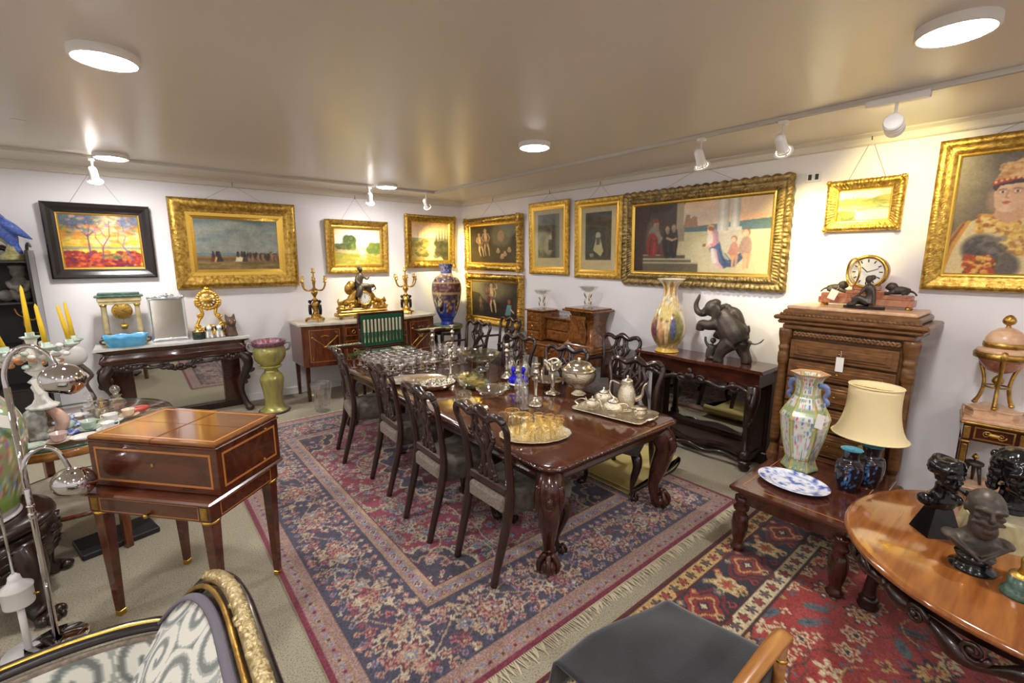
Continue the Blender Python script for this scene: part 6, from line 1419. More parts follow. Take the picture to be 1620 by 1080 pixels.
for a in (0.0, PI): P('handle', MB().tube([(0.18, 0, 0.27), (0.225, 0, 0.285), (0.24, 0, 0.24), (0.215, 0, 0.19), (0.18, 0, 0.18)], 0.014, 8, 4, M=Rm(a - 0.3)), 'grey_glaze', e)

# ================================================================ mahogany sideboard
XS = 2.66
e = E('sideboard', 'bow-fronted mahogany sideboard with marble top and gilt swags against the back wall', 'sideboard', (XS, YB - 0.03, 0), 0)
W = 2.0
def sby(x):
    t = abs(x) / (W / 2)
    return -(0.56 + 0.14 * math.cos(min(t, 1) * PI / 2) ** 0.8 + (0.012 if abs(x) < 0.48 else 0))
out = [(-W / 2, 0)] + [(-W / 2 + W * i / 48, sby(-W / 2 + W * i / 48)) for i in range(49)] + [(W / 2, 0)]
out = out[::-1]
P('body', MB().prism(out, 0.56, Tm(0, 0, 0.49)), 'red_wood', e)
P('marble_top', MB().prism(out, 0.022, Tm(0, 0, 1.052) @ Sm(1.03, 1.045, 1), top=1.0).prism(out, 0.012, Tm(0, 0, 1.074) @ Sm(1.025, 1.04, 1), top=0.985), 'marble_cream', e)
P('under_moulding', MB().prism(out, 0.014, Tm(0, 0, 1.04) @ Sm(1.015, 1.02, 1)), 'mahogany', e)
def curved(x0, x1, z0, z1, off, n=14):
    m = MB(); rr = []
    for i in range(n + 1):
        x = x0 + (x1 - x0) * i / n; y = sby(x)
        rr.append([(x, y + 0.002, z0), (x, y - off, z0 + 0.003), (x, y - off, z1 - 0.003), (x, y + 0.002, z1)])
    return m.loft(rr, smooth=False)
def inlay_rect(x0, x1, z0, z1, w=0.007):
    m = MB()
    for (a, b, c, d) in ((x0, x1, z0, z0 + w), (x0, x1, z1 - w, z1), (x0, x0 + w, z0, z1), (x1 - w, x1, z0, z1)):
        rr = []; n = 10 if b - a > 0.05 else 1
        for i in range(n + 1):
            x = a + (b - a) * i / n; y = sby(x) - 0.0105; rr.append([(x, y, c), (x, y, d)])
        m.loft(rr, smooth=False, cap=False, closed=False)
    return m
for (x0, x1) in ((-0.95, -0.50), (0.50, 0.95)):
    d = P('door', curved(x0, x1, 0.52, 1.03, 0.010), 'red_wood', e)
    P('inlay_border', inlay_rect(x0 + 0.035, x1 - 0.035, 0.555, 0.995), 'inlay', d)
    xc = (x0 + x1) / 2; yf = lambda x: sby(x) - 0.016
    sw = MB().tube([(xc + 0.15 * t, yf(xc + 0.15 * t), 0.89 - 0.13 * (1 - abs(t))) for t in (-1, -0.75, -0.5, -0.25, 0, 0.25, 0.5, 0.75, 1)], 0.007, 6, 2)
    for t in (-1, 1): sw.ball((xc + 0.155 * t, yf(xc + 0.155 * t), 0.895), (0.02, 0.01, 0.016), 8, 6)
    sw.ball((xc, yf(xc), 0.755), (0.03, 0.01, 0.014), 8, 6)
    P('gilt_swag', sw, 'ormolu', d)
    P('key_plate', MB().tube([(xc - 0.05, yf(xc - 0.05), 0.90), (xc, yf(xc), 0.915), (xc + 0.05, yf(xc + 0.05), 0.90)], 0.007, 6, 3), 'ormolu', d)
    for (sx, sz) in ((-1, -1), (1, -1), (1, 1), (-1, 1)):
        cx, cz = (x0 + 0.06 if sx < 0 else x1 - 0.06), (0.58 if sz < 0 else 0.97)
        P('corner_mount', MB().prism([(0, 0), (-sx * 0.05, 0), (0, -sz * 0.05)] if sx * sz > 0 else [(0, 0), (0, -sz * 0.05), (-sx * 0.05, 0)], 0.006, Tm(cx, sby(cx) - 0.008, cz) @ Rm(PI / 2, 'X')), 'ormolu', d)
for (x0, x1) in ((-0.48, -0.02), (0.02, 0.48)):
    for (z0, z1) in ((0.86, 1.03), (0.52, 0.84)):
        d = P('drawer', curved(x0, x1, z0, z1, 0.010), 'red_wood', e); P('inlay_border', inlay_rect(x0 + 0.025, x1 - 0.025, z0 + 0.025, z1 - 0.025), 'inlay', d)
        for q in (0.28, 0.72):
            xx = x0 + (x1 - x0) * q; P('ring_pull', MB().tube([(xx + 0.022 * math.cos(t), sby(xx) - 0.018, (z0 + z1) / 2 - 0.008 + 0.022 * math.sin(t)) for t in np.arange(0, 6.28, 0.5)], 0.004, 6, closed=True).ball((xx, sby(xx) - 0.014, (z0 + z1) / 2 + 0.016), 0.012, 8, 6), 'ormolu', d)
for (x, y) in ((-0.95, sby(-0.95) + 0.045), (-0.5, sby(-0.5) + 0.045), (0.5, sby(0.5) + 0.045), (0.95, sby(0.95) + 0.045), (-0.95, -0.05), (0.95, -0.05)):
    P('leg', rect_leg(x, y, 0.50, 0.058, 0.036), 'mahogany', e)

def candelabrum(label, x, y):
    e = E('candelabrum', label, 'candelabrum', (x, y, 1.0865), 0, 'pair of gilt candelabra on the sideboard')
    b = MB(); b.prism([(0.12 * math.cos(a + 0.52), 0.12 * math.sin(a + 0.52)) for a in np.arange(0, 6.2, PI / 3)], 0.02, Tm(0, 0, 0.03), top=0.85); b.lathe([(0.08, 0.05), (0.06, 0.075), (0.075, 0.09), (0.05, 0.10), (0.03, 0.14), (0.045, 0.18), (0.06, 0.22), (0.05, 0.25), (0.02, 0.28)], 18, k=2)
    P('base', b, 'ormolu', e)
    for k in range(3):
        a = -PI / 2 + k * 2.094; P('foot', MB().tube([(0.085 * math.cos(a), 0.085 * math.sin(a), 0.04), (0.125 * math.cos(a), 0.125 * math.sin(a), 0.03), (0.135 * math.cos(a), 0.135 * math.sin(a), 0.0)], [0.022, 0.018, 0.014], 8, 3), 'ormolu', e)
    for k in range(3):
        a = -PI / 2 + 0.6 + k * 2.094; c, s = math.cos(a) * 0.072, math.sin(a) * 0.072
        m = MB().tube([(c, s, 0.10), (c * 1.05, s * 1.05, 0.16), (c * 1.0, s * 1.0, 0.235)], [0.02, 0.023, 0.02], 8, 3).ball((c, s, 0.275), 0.024, 10, 8); m.tube([(c, s, 0.24), (c * 0.7, s * 0.7, 0.28), (c * 0.45, s * 0.45, 0.30)], 0.009, 6, 3)
        P('putto', m, 'bronze_black', e)
    P('stem', MB().lathe([(0.02, 0.27), (0.035, 0.30), (0.015, 0.33), (0.035, 0.37), (0.045, 0.40), (0.02, 0.44), (0.016, 0.50), (0.022, 0.53), (0.01, 0.60), (0.012, 0.66)], 14, k=2), 'ormolu', e)
    P('top_socket', MB().lathe([(0.01, 0.655), (0.03, 0.668), (0.03, 0.674), (0.014, 0.68), (0.02, 0.72), (0.018, 0.725)], 14), 'ormolu', e)
    for k in range(6):
        a = k * PI / 3 + 0.2; c, s = math.cos(a), math.sin(a); R = 0.165; h = 0.0 if k % 2 else 0.03
        ar = P('arm', MB().tube([(0.015 * c, 0.015 * s, 0.45), (0.07 * c, 0.07 * s, 0.425), (0.13 * c, 0.13 * s, 0.44), (R * c, R * s, 0.50 + h), (R * c, R * s, 0.53 + h)], [0.012, 0.010, 0.010, 0.009, 0.009], 7, 4), 'ormolu', e)
        P('candle_socket', MB().lathe([(0.008, 0.53 + h), (0.028, 0.54 + h), (0.028, 0.546 + h), (0.014, 0.55 + h), (0.019, 0.585 + h), (0.017, 0.59 + h)], 12, (R * c, R * s, 0)), 'ormolu', ar)
    return e
candelabrum('left gilt candelabrum with dark putti at the left end of the sideboard', 1.91, 6.56)
candelabrum('right gilt candelabrum with dark putti beside the tall blue vase', 3.29, 6.60)

e = E('figural_clock', 'large gilt mantel clock with a seated bronze woman on top, centre of the sideboard', 'clock', (2.585, 6.60, 1.0865), 0)
W = 0.78
base = MB().box((0, 0, 0.055), (W, 0.20, 0.05), 0.012).box((0, 0, 0.10), (W - 0.06, 0.18, 0.045), 0.02)
for sx in (-1, 1): base.box((sx * 0.27, 0, 0.14), (0.18, 0.16, 0.05), 0.015)
P('base', base, 'ormolu', e)
for x in (-0.34, -0.13, 0.13, 0.34): P('foot', MB().lathe([(0.018, 0), (0.026, 0.01), (0.018, 0.03)], 12, (x, -0.05, 0)), 'ormolu', e)
m = MB()
m.tube([(-0.33, 0, 0.17), (-0.26, 0, 0.22), (-0.17, 0, 0.25), (-0.11, 0, 0.34), (0, 0, 0.40), (0.11, 0, 0.34), (0.17, 0, 0.25), (0.26, 0, 0.22), (0.33, 0, 0.17)], [0.04, 0.045, 0.06, 0.06, 0.055, 0.06, 0.06, 0.045, 0.04], 10, 4)
r = random.Random(9)
for k in range(44):
    x = r.uniform(-0.34, 0.34); h = 0.14 + 0.24 * (1 - abs(x) / 0.36) ** 1.2
    m.ball((x, -0.045 + r.uniform(-0.02, 0.02), 0.14 + r.random() * (h - 0.12)), (r.uniform(0.018, 0.04), 0.026, r.uniform(0.018, 0.04)), 8, 6)
for sx in (-1, 1): scroll(m, (sx * 0.30, -0.03, 0.22), 0.05, 1.5, 0, sgn=sx, rad=0.016); scroll(m, (sx * 0.18, -0.05, 0.20), 0.05, 1.5, 0, sgn=-sx, rad=0.016); m.tube([(sx * 0.33, 0, 0.19), (sx * 0.35, 0, 0.25), (sx * 0.34, 0, 0.29)], [0.02, 0.016, 0.006], 7, 3)
m.box((0, 0.02, 0.22), (0.30, 0.10, 0.16), 0.03); m.ball((-0.15, 0.0, 0.47), (0.07, 0.05, 0.07)); m.ball((-0.19, 0, 0.42), (0.06, 0.05, 0.08))
P('case', m, 'ormolu', e)
Mx = Tm(0.01, -0.085, 0.285) @ Rm(PI / 2, 'X')
P('bezel', MB().lathe([(0.098, -0.02), (0.104, 0.0), (0.094, 0.014), (0.082, 0.008), (0.082, -0.01)], 36, M=Mx, cap=False), 'gold_bright', e)
d = P('dial', MB().lathe([(0.083, 0.004), (0.0001, 0.008)], 36, M=Mx, cap=False), 'white_china', e)
for i in range(12): P('numeral', MB().box((0, 0.066, 0.0085), (0.006, 0.018, 0.001), 0, M=Mx @ Rm(i * PI / 6)), 'black_plastic', d)
P('clock_hands', MB().box((0, 0.02, 0.010), (0.006, 0.045, 0.001), 0, M=Mx @ Rm(0.15)).box((0, 0.028, 0.0115), (0.004, 0.06, 0.001), 0, M=Mx @ Rm(0.02)), 'black_plastic', d)
m = MB()
m.tube([(-0.03, 0.0, 0.42), (-0.04, 0.0, 0.50), (-0.02, -0.005, 0.60), (-0.015, -0.01, 0.655)], [0.07, 0.058, 0.055, 0.024], 12, 4); m.ball((-0.01, -0.02, 0.70), (0.034, 0.038, 0.042)); m.ball((-0.02, 0.005, 0.72), (0.034, 0.034, 0.03))
m.tube([(0.0, -0.03, 0.45), (0.09, -0.06, 0.45), (0.10, -0.06, 0.36)], [0.05, 0.04, 0.03], 10, 4); m.tube([(-0.03, -0.04, 0.44), (-0.06, -0.08, 0.38), (-0.09, -0.085, 0.30)], [0.055, 0.05, 0.035], 10, 4); m.tube([(0.02, -0.02, 0.61), (0.07, -0.05, 0.56), (0.11, -0.05, 0.60)], [0.02, 0.017, 0.014], 8, 3); m.tube([(-0.055, -0.02, 0.61), (-0.09, -0.05, 0.54), (-0.05, -0.09, 0.49)], [0.02, 0.017, 0.014], 8, 3); m.tube([(0.11, -0.02, 0.44), (0.17, -0.02, 0.46), (0.20, -0.03, 0.40)], [0.035, 0.03, 0.02], 8, 3)
remesh(P('seated_woman', m, 'bronze', e), 0.008, 2)
P('white_bird', MB().ball((0.135, -0.075, 0.40), (0.03, 0.02, 0.022)).ball((0.16, -0.08, 0.425), (0.014, 0.013, 0.013)), 'white_china', e)

# ---- tall blue vase on a round stand in the corner
e = E('round_stand', 'round dark stand with gilt-edged top under the tall blue vase', 'stand', (4.02, 6.58, 0), 0)
P('top', MB().lathe([(0.235, 0.79), (0.255, 0.80), (0.255, 0.815), (0.245, 0.82), (0.245, 0.835), (0.255, 0.84), (0.255, 0.855)], 48), 'marble_green', e)
P('gilt_rim', MB().lathe([(0.254, 0.816), (0.262, 0.82), (0.262, 0.838), (0.254, 0.842)], 48, cap=False), 'ormolu', e)
P('apron', MB().lathe([(0.22, 0.70), (0.225, 0.72), (0.225, 0.79), (0.2, 0.79)], 40), 'dark_wood', e)
for k in range(4):
    a = 0.6 + k * PI / 2; c, s = math.cos(a), math.sin(a); P('leg', MB().tube([(0.20 * c, 0.20 * s, 0.76), (0.215 * c, 0.215 * s, 0.6), (0.17 * c, 0.17 * s, 0.3), (0.21 * c, 0.21 * s, 0.05), (0.23 * c, 0.23 * s, 0.0)], [0.035, 0.032, 0.02, 0.02, 0.028], 8, 4), 'dark_wood', e)
P('shelf', MB().lathe([(0.16, 0.24), (0.165, 0.25), (0.16, 0.26)], 30), 'dark_wood', e)
def blue_scene():
    c = Cv(200, 160, (40, 60, 158)); g, rd, nv = (196, 172, 116), (112, 54, 50), (52, 56, 96)
    c.rect(0, 0.30, 1, 0.62, (74, 48, 60)); scatter(c, 900, 0, 0.30, 1, 0.46, 0.014, [rd, (150, 116, 90), (84, 44, 50), (96, 48, 50), (70, 46, 60)], 5); scatter(c, 700, 0, 0.46, 1, 0.60, 0.013, [(150, 128, 92), (92, 52, 52), nv, (84, 50, 54), (120, 70, 62)], 6)
    c.rect(0, 0.16, 1, 0.30, nv); scatter(c, 600, 0, 0.16, 1, 0.30, 0.012, [g, (150, 130, 100), (84, 88, 140), rd], 7); c.rect(0, 0, 1, 0.16, (46, 60, 134)); scatter(c, 200, 0, 0, 1, 0.14, 0.010, [g, (90, 110, 180)], 8)
    for y in (0.155, 0.30, 0.46, 0.60): c.rect(0, y - 0.008, 1, y + 0.006, g)
    for k in range(4):
        x = (k + 0.5) / 4
        c.ell(x, 0.64, 0.062, 0.15, g, 1, 0.05); c.ell(x, 0.64, 0.056, 0.138, (40, 34, 42), 1, 0.05); q = random.Random(k)
        for _ in range(26): c.ell(x + q.gauss(0, 0.014), 0.64 + q.gauss(0, 0.055), 0.007, 0.016, (206, 190, 150), 0.9, 0.3)
        c.ell(x + 0.125, 0.70, 0.045, 0.11, (92, 50, 52), 0.95, 0.1); scatter(c, 30, x + 0.09, 0.62, x + 0.16, 0.78, 0.010, [g, (160, 120, 96)], 20 + k)
    c.rect(0, 0.88, 1, 0.90, (70, 92, 180)); return c
blue_col = sampler(blue_scene(), 1.0, 0.35)
TH('floor_vase', MB().lathe([(0.0001, 0), (0.105, 0), (0.11, 0.02), (0.10, 0.06), (0.13, 0.12), (0.185, 0.24), (0.225, 0.40), (0.245, 0.56), (0.238, 0.68), (0.19, 0.77), (0.115, 0.82), (0.095, 0.86), (0.098, 0.92), (0.12, 0.99), (0.122, 1.0), (0.11, 0.99), (0.08, 0.9)], 120, colf=blue_col, k=5), 'vc_china', 'tall cobalt blue vase with gilt and russet bands standing in the corner', 'vase', (4.02, 6.58, 0.8555))

def cut_glass(prof, n=24, fl=(12, 0.04)): return MB().lathe(prof, n, fl=fl, cap=False, smooth=False)
TH('crystal_vase', cut_glass([(0.0001, 0.004), (0.085, 0.004), (0.09, 0.02), (0.10, 0.05), (0.108, 0.20), (0.125, 0.36), (0.13, 0.38), (0.122, 0.375), (0.10, 0.20), (0.09, 0.06), (0.0001, 0.05)], 32, (16, 0.03)), 'crystal', 'tall cut crystal vase standing on the floor in front of the sideboard', 'vase', (1.72, 5.93, 0))

# ================================================================ bombe writing desk on the right wall
e = E('bombe_desk', 'burr walnut bombe desk with two swelling drawer towers against the right wall', 'desk', (XR - 0.02, 4.18, 0), RZ)
def tower(x, z0, z1, w, d, name):
    m = MB(); rr = []
    for i in range(21):
        t = i / 20; b = 0.05 * math.sin(t * PI * 1.15 + 2.6) * (1.6 - t * 0.6); rr.append([(x - w / 2 - b, -0.02, z0 + (z1 - z0) * t), (x - w / 2 - b, -d - b, z0 + (z1 - z0) * t), (x + w / 2 + b, -d - b, z0 + (z1 - z0) * t), (x + w / 2 + b, -0.02, z0 + (z1 - z0) * t)])
    rr2 = []
    for r0 in rr:
        (ax, ay, az), (bx, by, _), (cx, cy, _), (dx, dy, _) = r0; q = []
        q.append((ax, ay, az))
        for k in range(5): a = k / 4 * PI / 2; q.append((bx + 0.04 - 0.04 * math.cos(a), by + 0.04 - 0.04 * math.sin(a), az))
        for k in range(5): a = k / 4 * PI / 2; q.append((cx - 0.04 + 0.04 * math.sin(a), cy + 0.04 - 0.04 * math.cos(a), az))
        q.append((dx, dy, az)); rr2.append(q)
    return P(name, m.loft(rr2), 'walnut', e)
tower(0.36, 0.86, 1.30, 0.42, 0.36, 'tower'); P('tower_top', MB().box((0.36, -0.20, 1.31), (0.52, 0.42, 0.025), 0.01).box((0.36, -0.20, 1.33), (0.46, 0.38, 0.02), 0.008), 'walnut', e)
P('tower_door', MB().prism([(-0.13, 0.0), (0.13, 0.0), (0.15, 0.12), (0.11, 0.26), (0.13, 0.34), (-0.13, 0.34), (-0.11, 0.26), (-0.15, 0.12)], 0.014, Tm(0.36, -0.385, 0.91) @ Rm(PI / 2 , 'X')), 'walnut', e)
P('base_plinth', MB().box((0.36, -0.22, 0.84), (0.56, 0.46, 0.05), 0.014).box((0.36, -0.22, 0.79), (0.50, 0.42, 0.05), 0.01), 'walnut', e)
P('small_tower', MB().box((-0.50, -0.18, 1.03), (0.30, 0.34, 0.40), 0.012), 'walnut', e); P('small_tower_top', MB().box((-0.50, -0.18, 1.24), (0.35, 0.38, 0.022), 0.008), 'walnut', e)
for i in range(3):
    d = P('small_drawer', MB().box((-0.50, -0.355, 0.90 + 0.125 * i), (0.25, 0.02, 0.105), 0.006), 'walnut', e); P('knob', MB().ball((-0.50, -0.372, 0.90 + 0.125 * i), 0.012, 8, 6), 'brass', d)
P('centre_cabinet', MB().box((-0.10, -0.14, 1.0), (0.46, 0.24, 0.30), 0.01).box((-0.10, -0.15, 1.16), (0.50, 0.28, 0.022), 0.006), 'walnut', e)
for i in range(2): P('centre_drawer', MB().box((-0.10, -0.27, 0.93 + 0.13 * i), (0.40, 0.016, 0.11), 0.005), 'walnut', e)
P('desk_body', MB().box((-0.03, -0.24, 0.72), (1.32, 0.46, 0.18), 0.012), 'walnut', e); P('desk_top', MB().box((-0.03, -0.24, 0.815), (1.38, 0.50, 0.022), 0.008), 'walnut', e)
for i in range(3):
    d = P('desk_drawer', MB().box((-0.47 + 0.44 * i, -0.475, 0.72), (0.40, 0.016, 0.14), 0.006), 'walnut', e); P('knob', MB().ball((-0.47 + 0.44 * i, -0.49, 0.72), 0.014, 8, 6), 'brass', d)
for (x, y, ox, oy) in ((-0.62, -0.42, -0.7, -0.7), (0.56, -0.42, 0.7, -0.7), (-0.62, -0.07, -0.7, 0.2), (0.56, -0.07, 0.7, 0.2)): P('leg', cabriole((x, y, 0.66), (x, y, 0.0), (ox, oy), 0.05, 0.02, 0.028, knee=0.05), 'walnut', e)

def compote(label, loc, rz=0.0, tall=True):
    e = E('glass_compote', label, 'compote', loc, rz, 'glass compotes on the walnut desk')
    z = 0.19 if tall else 0.03
    P('bowl', MB().lathe([(0.0001, z), (0.04, z + 0.004), (0.085, z + 0.03), (0.115, z + 0.07), (0.125, z + 0.075), (0.112, z + 0.066), (0.08, z + 0.034), (0.0001, z + 0.014)], 40, fl=(14, 0.05), cap=False), 'crystal', e)
    if tall:
        P('foot', MB().lathe([(0.07, 0.008), (0.072, 0.02), (0.055, 0.028), (0.055, 0.045), (0.02, 0.05)], 28), 'glass', e)
        for k in range(3):
            a = k * 2.094 + 0.5; c, s = math.cos(a), math.sin(a); m = MB().tube([(0.04 * c, 0.04 * s, 0.045), (0.048 * c, 0.048 * s, 0.09), (0.03 * c, 0.03 * s, 0.12), (0.05 * c, 0.05 * s, 0.165), (0.055 * c, 0.055 * s, 0.19)], [0.009, 0.011, 0.009, 0.011, 0.008], 7, 4); m.tube([(0.055 * c, 0.055 * s, 0.008), (0.06 * c, 0.06 * s, 0.0)], 0.01, 7)
            P('silver_support', m, 'silver', e)
    else: P('foot', MB().lathe([(0.05, 0), (0.052, 0.008), (0.02, 0.02), (0.016, 0.03)], 24, fl=(14, 0.03)), 'crystal', e)
    return e
compote('glass compote on silver dolphins atop the tall bombe tower', (XR - 0.22, 3.82, 1.3405))
compote('glass compote on silver dolphins atop the small drawer tower of the desk', (XR - 0.20, 4.68, 1.2515))
compote('low cut glass bowl on the centre cabinet of the desk', (XR - 0.17, 4.24, 1.1715), 0, False)

# ================================================================ dining table
X0, X1, Y0, Y1, ZD = 1.725, 3.125, 1.745, 5.215, 0.75
TX, TY = (X0 + X1) / 2, (Y0 + Y1) / 2; TW, TL = X1 - X0, Y1 - Y0
def rrect(w, l, r, n=6):
    p = []
    for (cx, cy, a0) in ((w / 2 - r, l / 2 - r, 0), (-w / 2 + r, l / 2 - r, PI / 2), (-w / 2 + r, -l / 2 + r, PI), (w / 2 - r, -l / 2 + r, 1.5 * PI)):
        for k in range(n + 1): a = a0 + k / n * PI / 2; p.append((cx + r * math.cos(a), cy + r * math.sin(a)))
    return p
e = E('dining_table', 'long polished mahogany dining table with carved claw-foot legs, laden with glass and silver', 'dining table', (TX, TY, 0.012), 0)
z = ZD - 0.012
m = MB(); rg = []
for (d, zz) in ((0.03, z - 0.045), (0.012, z - 0.04), (0.004, z - 0.03), (0.0, z - 0.018), (0.006, z - 0.006), (0.018, z)):
    rg.append([(x, y, zz) for (x, y) in rrect(TW - 2 * d, TL - 2 * d, 0.11)])
m.loft(rg); P('top', m, 'mahogany_top', e)
def perim(w, l, r, step):
    q = rrect(w, l, r, 8); q = [np.array(p) for p in q]; out = []; acc = 0
    for i in range(len(q)):
        a, b = q[i], q[(i + 1) % len(q)]; L = np.linalg.norm(b - a); n = max(1, int(L / step))
        for k in range(n): out.append(a + (b - a) * k / n)
    return out
pp = perim(TW - 0.004, TL - 0.004, 0.11, 0.011)
P('carved_edge', MB().tube([(p[0], p[1], z - 0.022) for p in pp], [0.0095 + 0.0045 * math.sin(i * PI / 1.5) for i in range(len(pp))], 6, closed=True), 'mahogany', e)
m = MB(); rg = []
for (d, zz) in ((0.075, z - 0.135), (0.062, z - 0.13), (0.062, z - 0.118), (0.072, z - 0.112), (0.07, z - 0.06), (0.055, z - 0.05), (0.05, z - 0.044)):
    rg.append([(x, y, zz) for (x, y) in rrect(TW - 2 * d, TL - 2 * d, 0.09)])
m.loft(rg); P('apron', m, 'mahogany', e)
for k in range(3): P('leaf_joint', MB().box((0, -TL / 2 + TL * (k + 1) / 4, z - 0.0004), (TW - 0.05, 0.002, 0.0018)), 'dark_wood', e)
for sx in (-1, 1):
    for sy in (-1, 1):
        x, y = sx * (TW / 2 - 0.125), sy * (TL / 2 - 0.125); d = (sx * 0.707, sy * 0.707) if sy else (sx * 1.0, 0)
        if sy == 0: x -= sx * 0.12
        m = cabriole((x, y, z - 0.10), (x + d[0] * 0.03, y + d[1] * 0.03, 0), d, 0.088, 0.036, 0.058, knee=0.055)
        a = math.atan2(d[1], d[0])
        for q in (-0.62, 0.62):
            cx, cy = math.cos(a + q), math.sin(a + q)
            m.tube([(x + cx * 0.10, y + cy * 0.10, z - 0.14), (x + cx * 0.125, y + cy * 0.125, z - 0.22), (x + cx * 0.10 , y + cy * 0.10, z - 0.30), (x + d[0] * 0.10, y + d[1] * 0.10, z - 0.40)], [0.03, 0.024, 0.018, 0.008], 7, 4)
        bx, by = x + d[0] * 0.135, y + d[1] * 0.135
        m.ball((bx, by, z - 0.225), (0.026, 0.026, 0.034), 10, 8)
        m.tube([(bx + 0.04 * math.cos(t) * -d[1], by + 0.04 * math.cos(t) * d[0], z - 0.225 + 0.05 * math.sin(t)) for t in np.arange(0, 6.28, 0.5)], 0.008, 6, closed=True)
        for k in range(4): m.ball((x + d[0] * (0.125 - 0.012 * k), y + d[1] * (0.125 - 0.012 * k), z - 0.29 - 0.035 * k), (0.013, 0.013, 0.018), 8, 6)
        P('leg', m, 'mahogany', e)

# ================================================================ dining chairs
def stx(zz):
    return float(np.interp(zz, [0, 0.25, 0.5, 0.62, 0.8, 0.95, 1.06], [0.0, 0.065, 0.118, 0.118, 0.095, 0.062, 0.035]))
def chair_proto(name, label, arms):
    e = E(name, label, 'chair', (0, 0, 0), 0)
    for s in (-1, 1):
        pts = [(0.0, 0.19, 0.0), (0.04, 0.192, 0.15), (0.085, 0.195, 0.32), (0.118, 0.20, 0.50), (0.118, 0.203, 0.62), (0.095, 0.212, 0.80), (0.075, 0.228, 0.90), (0.055, 0.245, 0.975), (0.042, 0.232, 1.02)]
        P('rear_leg', MB().tube([(x, s * y, zz) for x, y, zz in pts], [0.024, 0.027, 0.030, 0.031, 0.028, 0.024, 0.022, 0.022, 0.023], 8, 4, flat=(1, 0.9)), 'chair_wood', e)
    cr = [(0.232, 1.02), (0.20, 1.045), (0.15, 1.042), (0.10, 1.02), (0.06, 1.028), (0.0, 1.055)]
    ptc = [(stx(zz) , -y, zz) for y, zz in cr] + [(stx(zz), y, zz) for y, zz in cr[::-1][1:]]
    m = MB().tube(ptc, [0.023, 0.025, 0.025, 0.026, 0.031, 0.036, 0.031, 0.026, 0.025, 0.025, 0.023], 8, 4, upv=(1, 0, 0.1))
    for y in (-0.05, 0, 0.05): m.ball((stx(1.03) - 0.012, y, 1.035), (0.016, 0.028, 0.02), 8, 6)
    for s in (-1, 1): m.ball((stx(1.04), s * 0.175, 1.05), (0.02, 0.03, 0.014), 8, 6)
    P('crest_rail', m, 'chair_wood', e)
    m = MB()
    def rib(pts, r): m.tube([(stx(zz), y, zz) for y, zz in pts], r, 7, 5, flat=(1.6, 1.0), upv=(1, 0, 0))
    for s in (-1, 1):
        rib([(s * 0.07, 1.02), (s * 0.075, 0.95), (s * 0.10, 0.885), (s * 0.065, 0.83), (s * 0.03, 0.76), (s * 0.05, 0.68), (s * 0.075, 0.595)], [0.013, 0.012, 0.013, 0.012, 0.011, 0.012, 0.014])
        rib([(s * 0.025, 1.03), (s * 0.04, 0.95), (s * 0.045, 0.87), (s * 0.015, 0.80), (s * 0.025, 0.70), (s * 0.03, 0.595)], [0.012, 0.011, 0.012, 0.011, 0.011, 0.013])
        rib([(s * 0.06, 0.97), (0.0, 0.91), (s * -0.05, 0.86)], 0.010); rib([(s * 0.095, 0.86), (s * 0.05, 0.80), (0.0, 0.765)], 0.010); rib([(s * 0.05, 0.72), (0, 0.66), (s * -0.045, 0.62)], 0.009)
        for (y, zz) in ((0.105, 0.875), (0.115, 0.90), (0.095, 0.855), (0.055, 0.655), (0.075, 0.63)): m.ball((stx(zz) - 0.006, s * y, zz), (0.016, 0.015, 0.017), 8, 6)
    P('splat', m, 'chair_wood', e)
    P('back_rail', MB().box((0.122, 0, 0.565), (0.04, 0.37, 0.06), 0.01), 'chair_wood', e)
    m = MB(); rg = []
    for (d, zz) in ((0.01, 0.40), (0.0, 0.415), (-0.004, 0.47), (0.0, 0.515), (0.02, 0.535), (0.06, 0.545), (0.2, 0.55)):
        rg.append([(x, y, zz) for (x, y) in ((0.135 + d, -0.185 + d * 0.8), (0.58 - d * 0.9, -0.275 + d), (0.60 - d, -0.22 + d), (0.60 - d, 0.22 - d), (0.58 - d * 0.9, 0.275 - d), (0.135 + d, 0.185 - d * 0.8))])
    m.loft(rg); P('seat', m, 'velvet', e)
    P('back_upholstery', MB().box((0.108, 0, 0.475), (0.05, 0.345, 0.105), 0.018), 'velvet_light', e)
    for s in (-1, 1): P('front_leg', cabriole((0.53, s * 0.225, 0.41), (0.53, s * 0.225, 0.0), (0.6, s * 0.8), 0.04, 0.017, 0.028, knee=0.04), 'chair_wood', e)
    if arms:
        for s in (-1, 1):
            P('arm', MB().tube([(0.10, s * 0.215, 0.78), (0.24, s * 0.27, 0.775), (0.38, s * 0.30, 0.77), (0.46, s * 0.295, 0.755), (0.48, s * 0.275, 0.74)], [0.016, 0.017, 0.018, 0.021, 0.016], 8, 4), 'chair_wood', e)
            P('arm_support', MB().tube([(0.40, s * 0.295, 0.765), (0.36, s * 0.285, 0.66), (0.38, s * 0.27, 0.55), (0.36, s * 0.262, 0.45)], [0.015, 0.014, 0.017, 0.018], 8, 4), 'chair_wood', e)
    return e
G = 'carved mahogany dining chairs'
RZT = 0.0125
c0 = chair_proto('dining_chair', 'carved dining chair nearest the viewer on the left side of the table', False)
c0['group'] = G; c0.location = (1.462, 2.135, RZT); c0.rotation_euler = (0, 0, 0.03)
dup(c0, 'second dining chair from the viewer on the left side of the table', (1.395, 2.765, RZT), -0.03)
dup(c0, 'third dining chair from the viewer on the left side of the table', (1.45, 3.53, RZT), -0.04)
dup(c0, 'farthest dining chair on the left side of the table, seen from its side edge', (1.41, 4.375, RZT), -0.18)
dup(c0, 'dining chair on the far side behind the silver tea service', (3.42, 2.36, RZT), PI + 0.22)
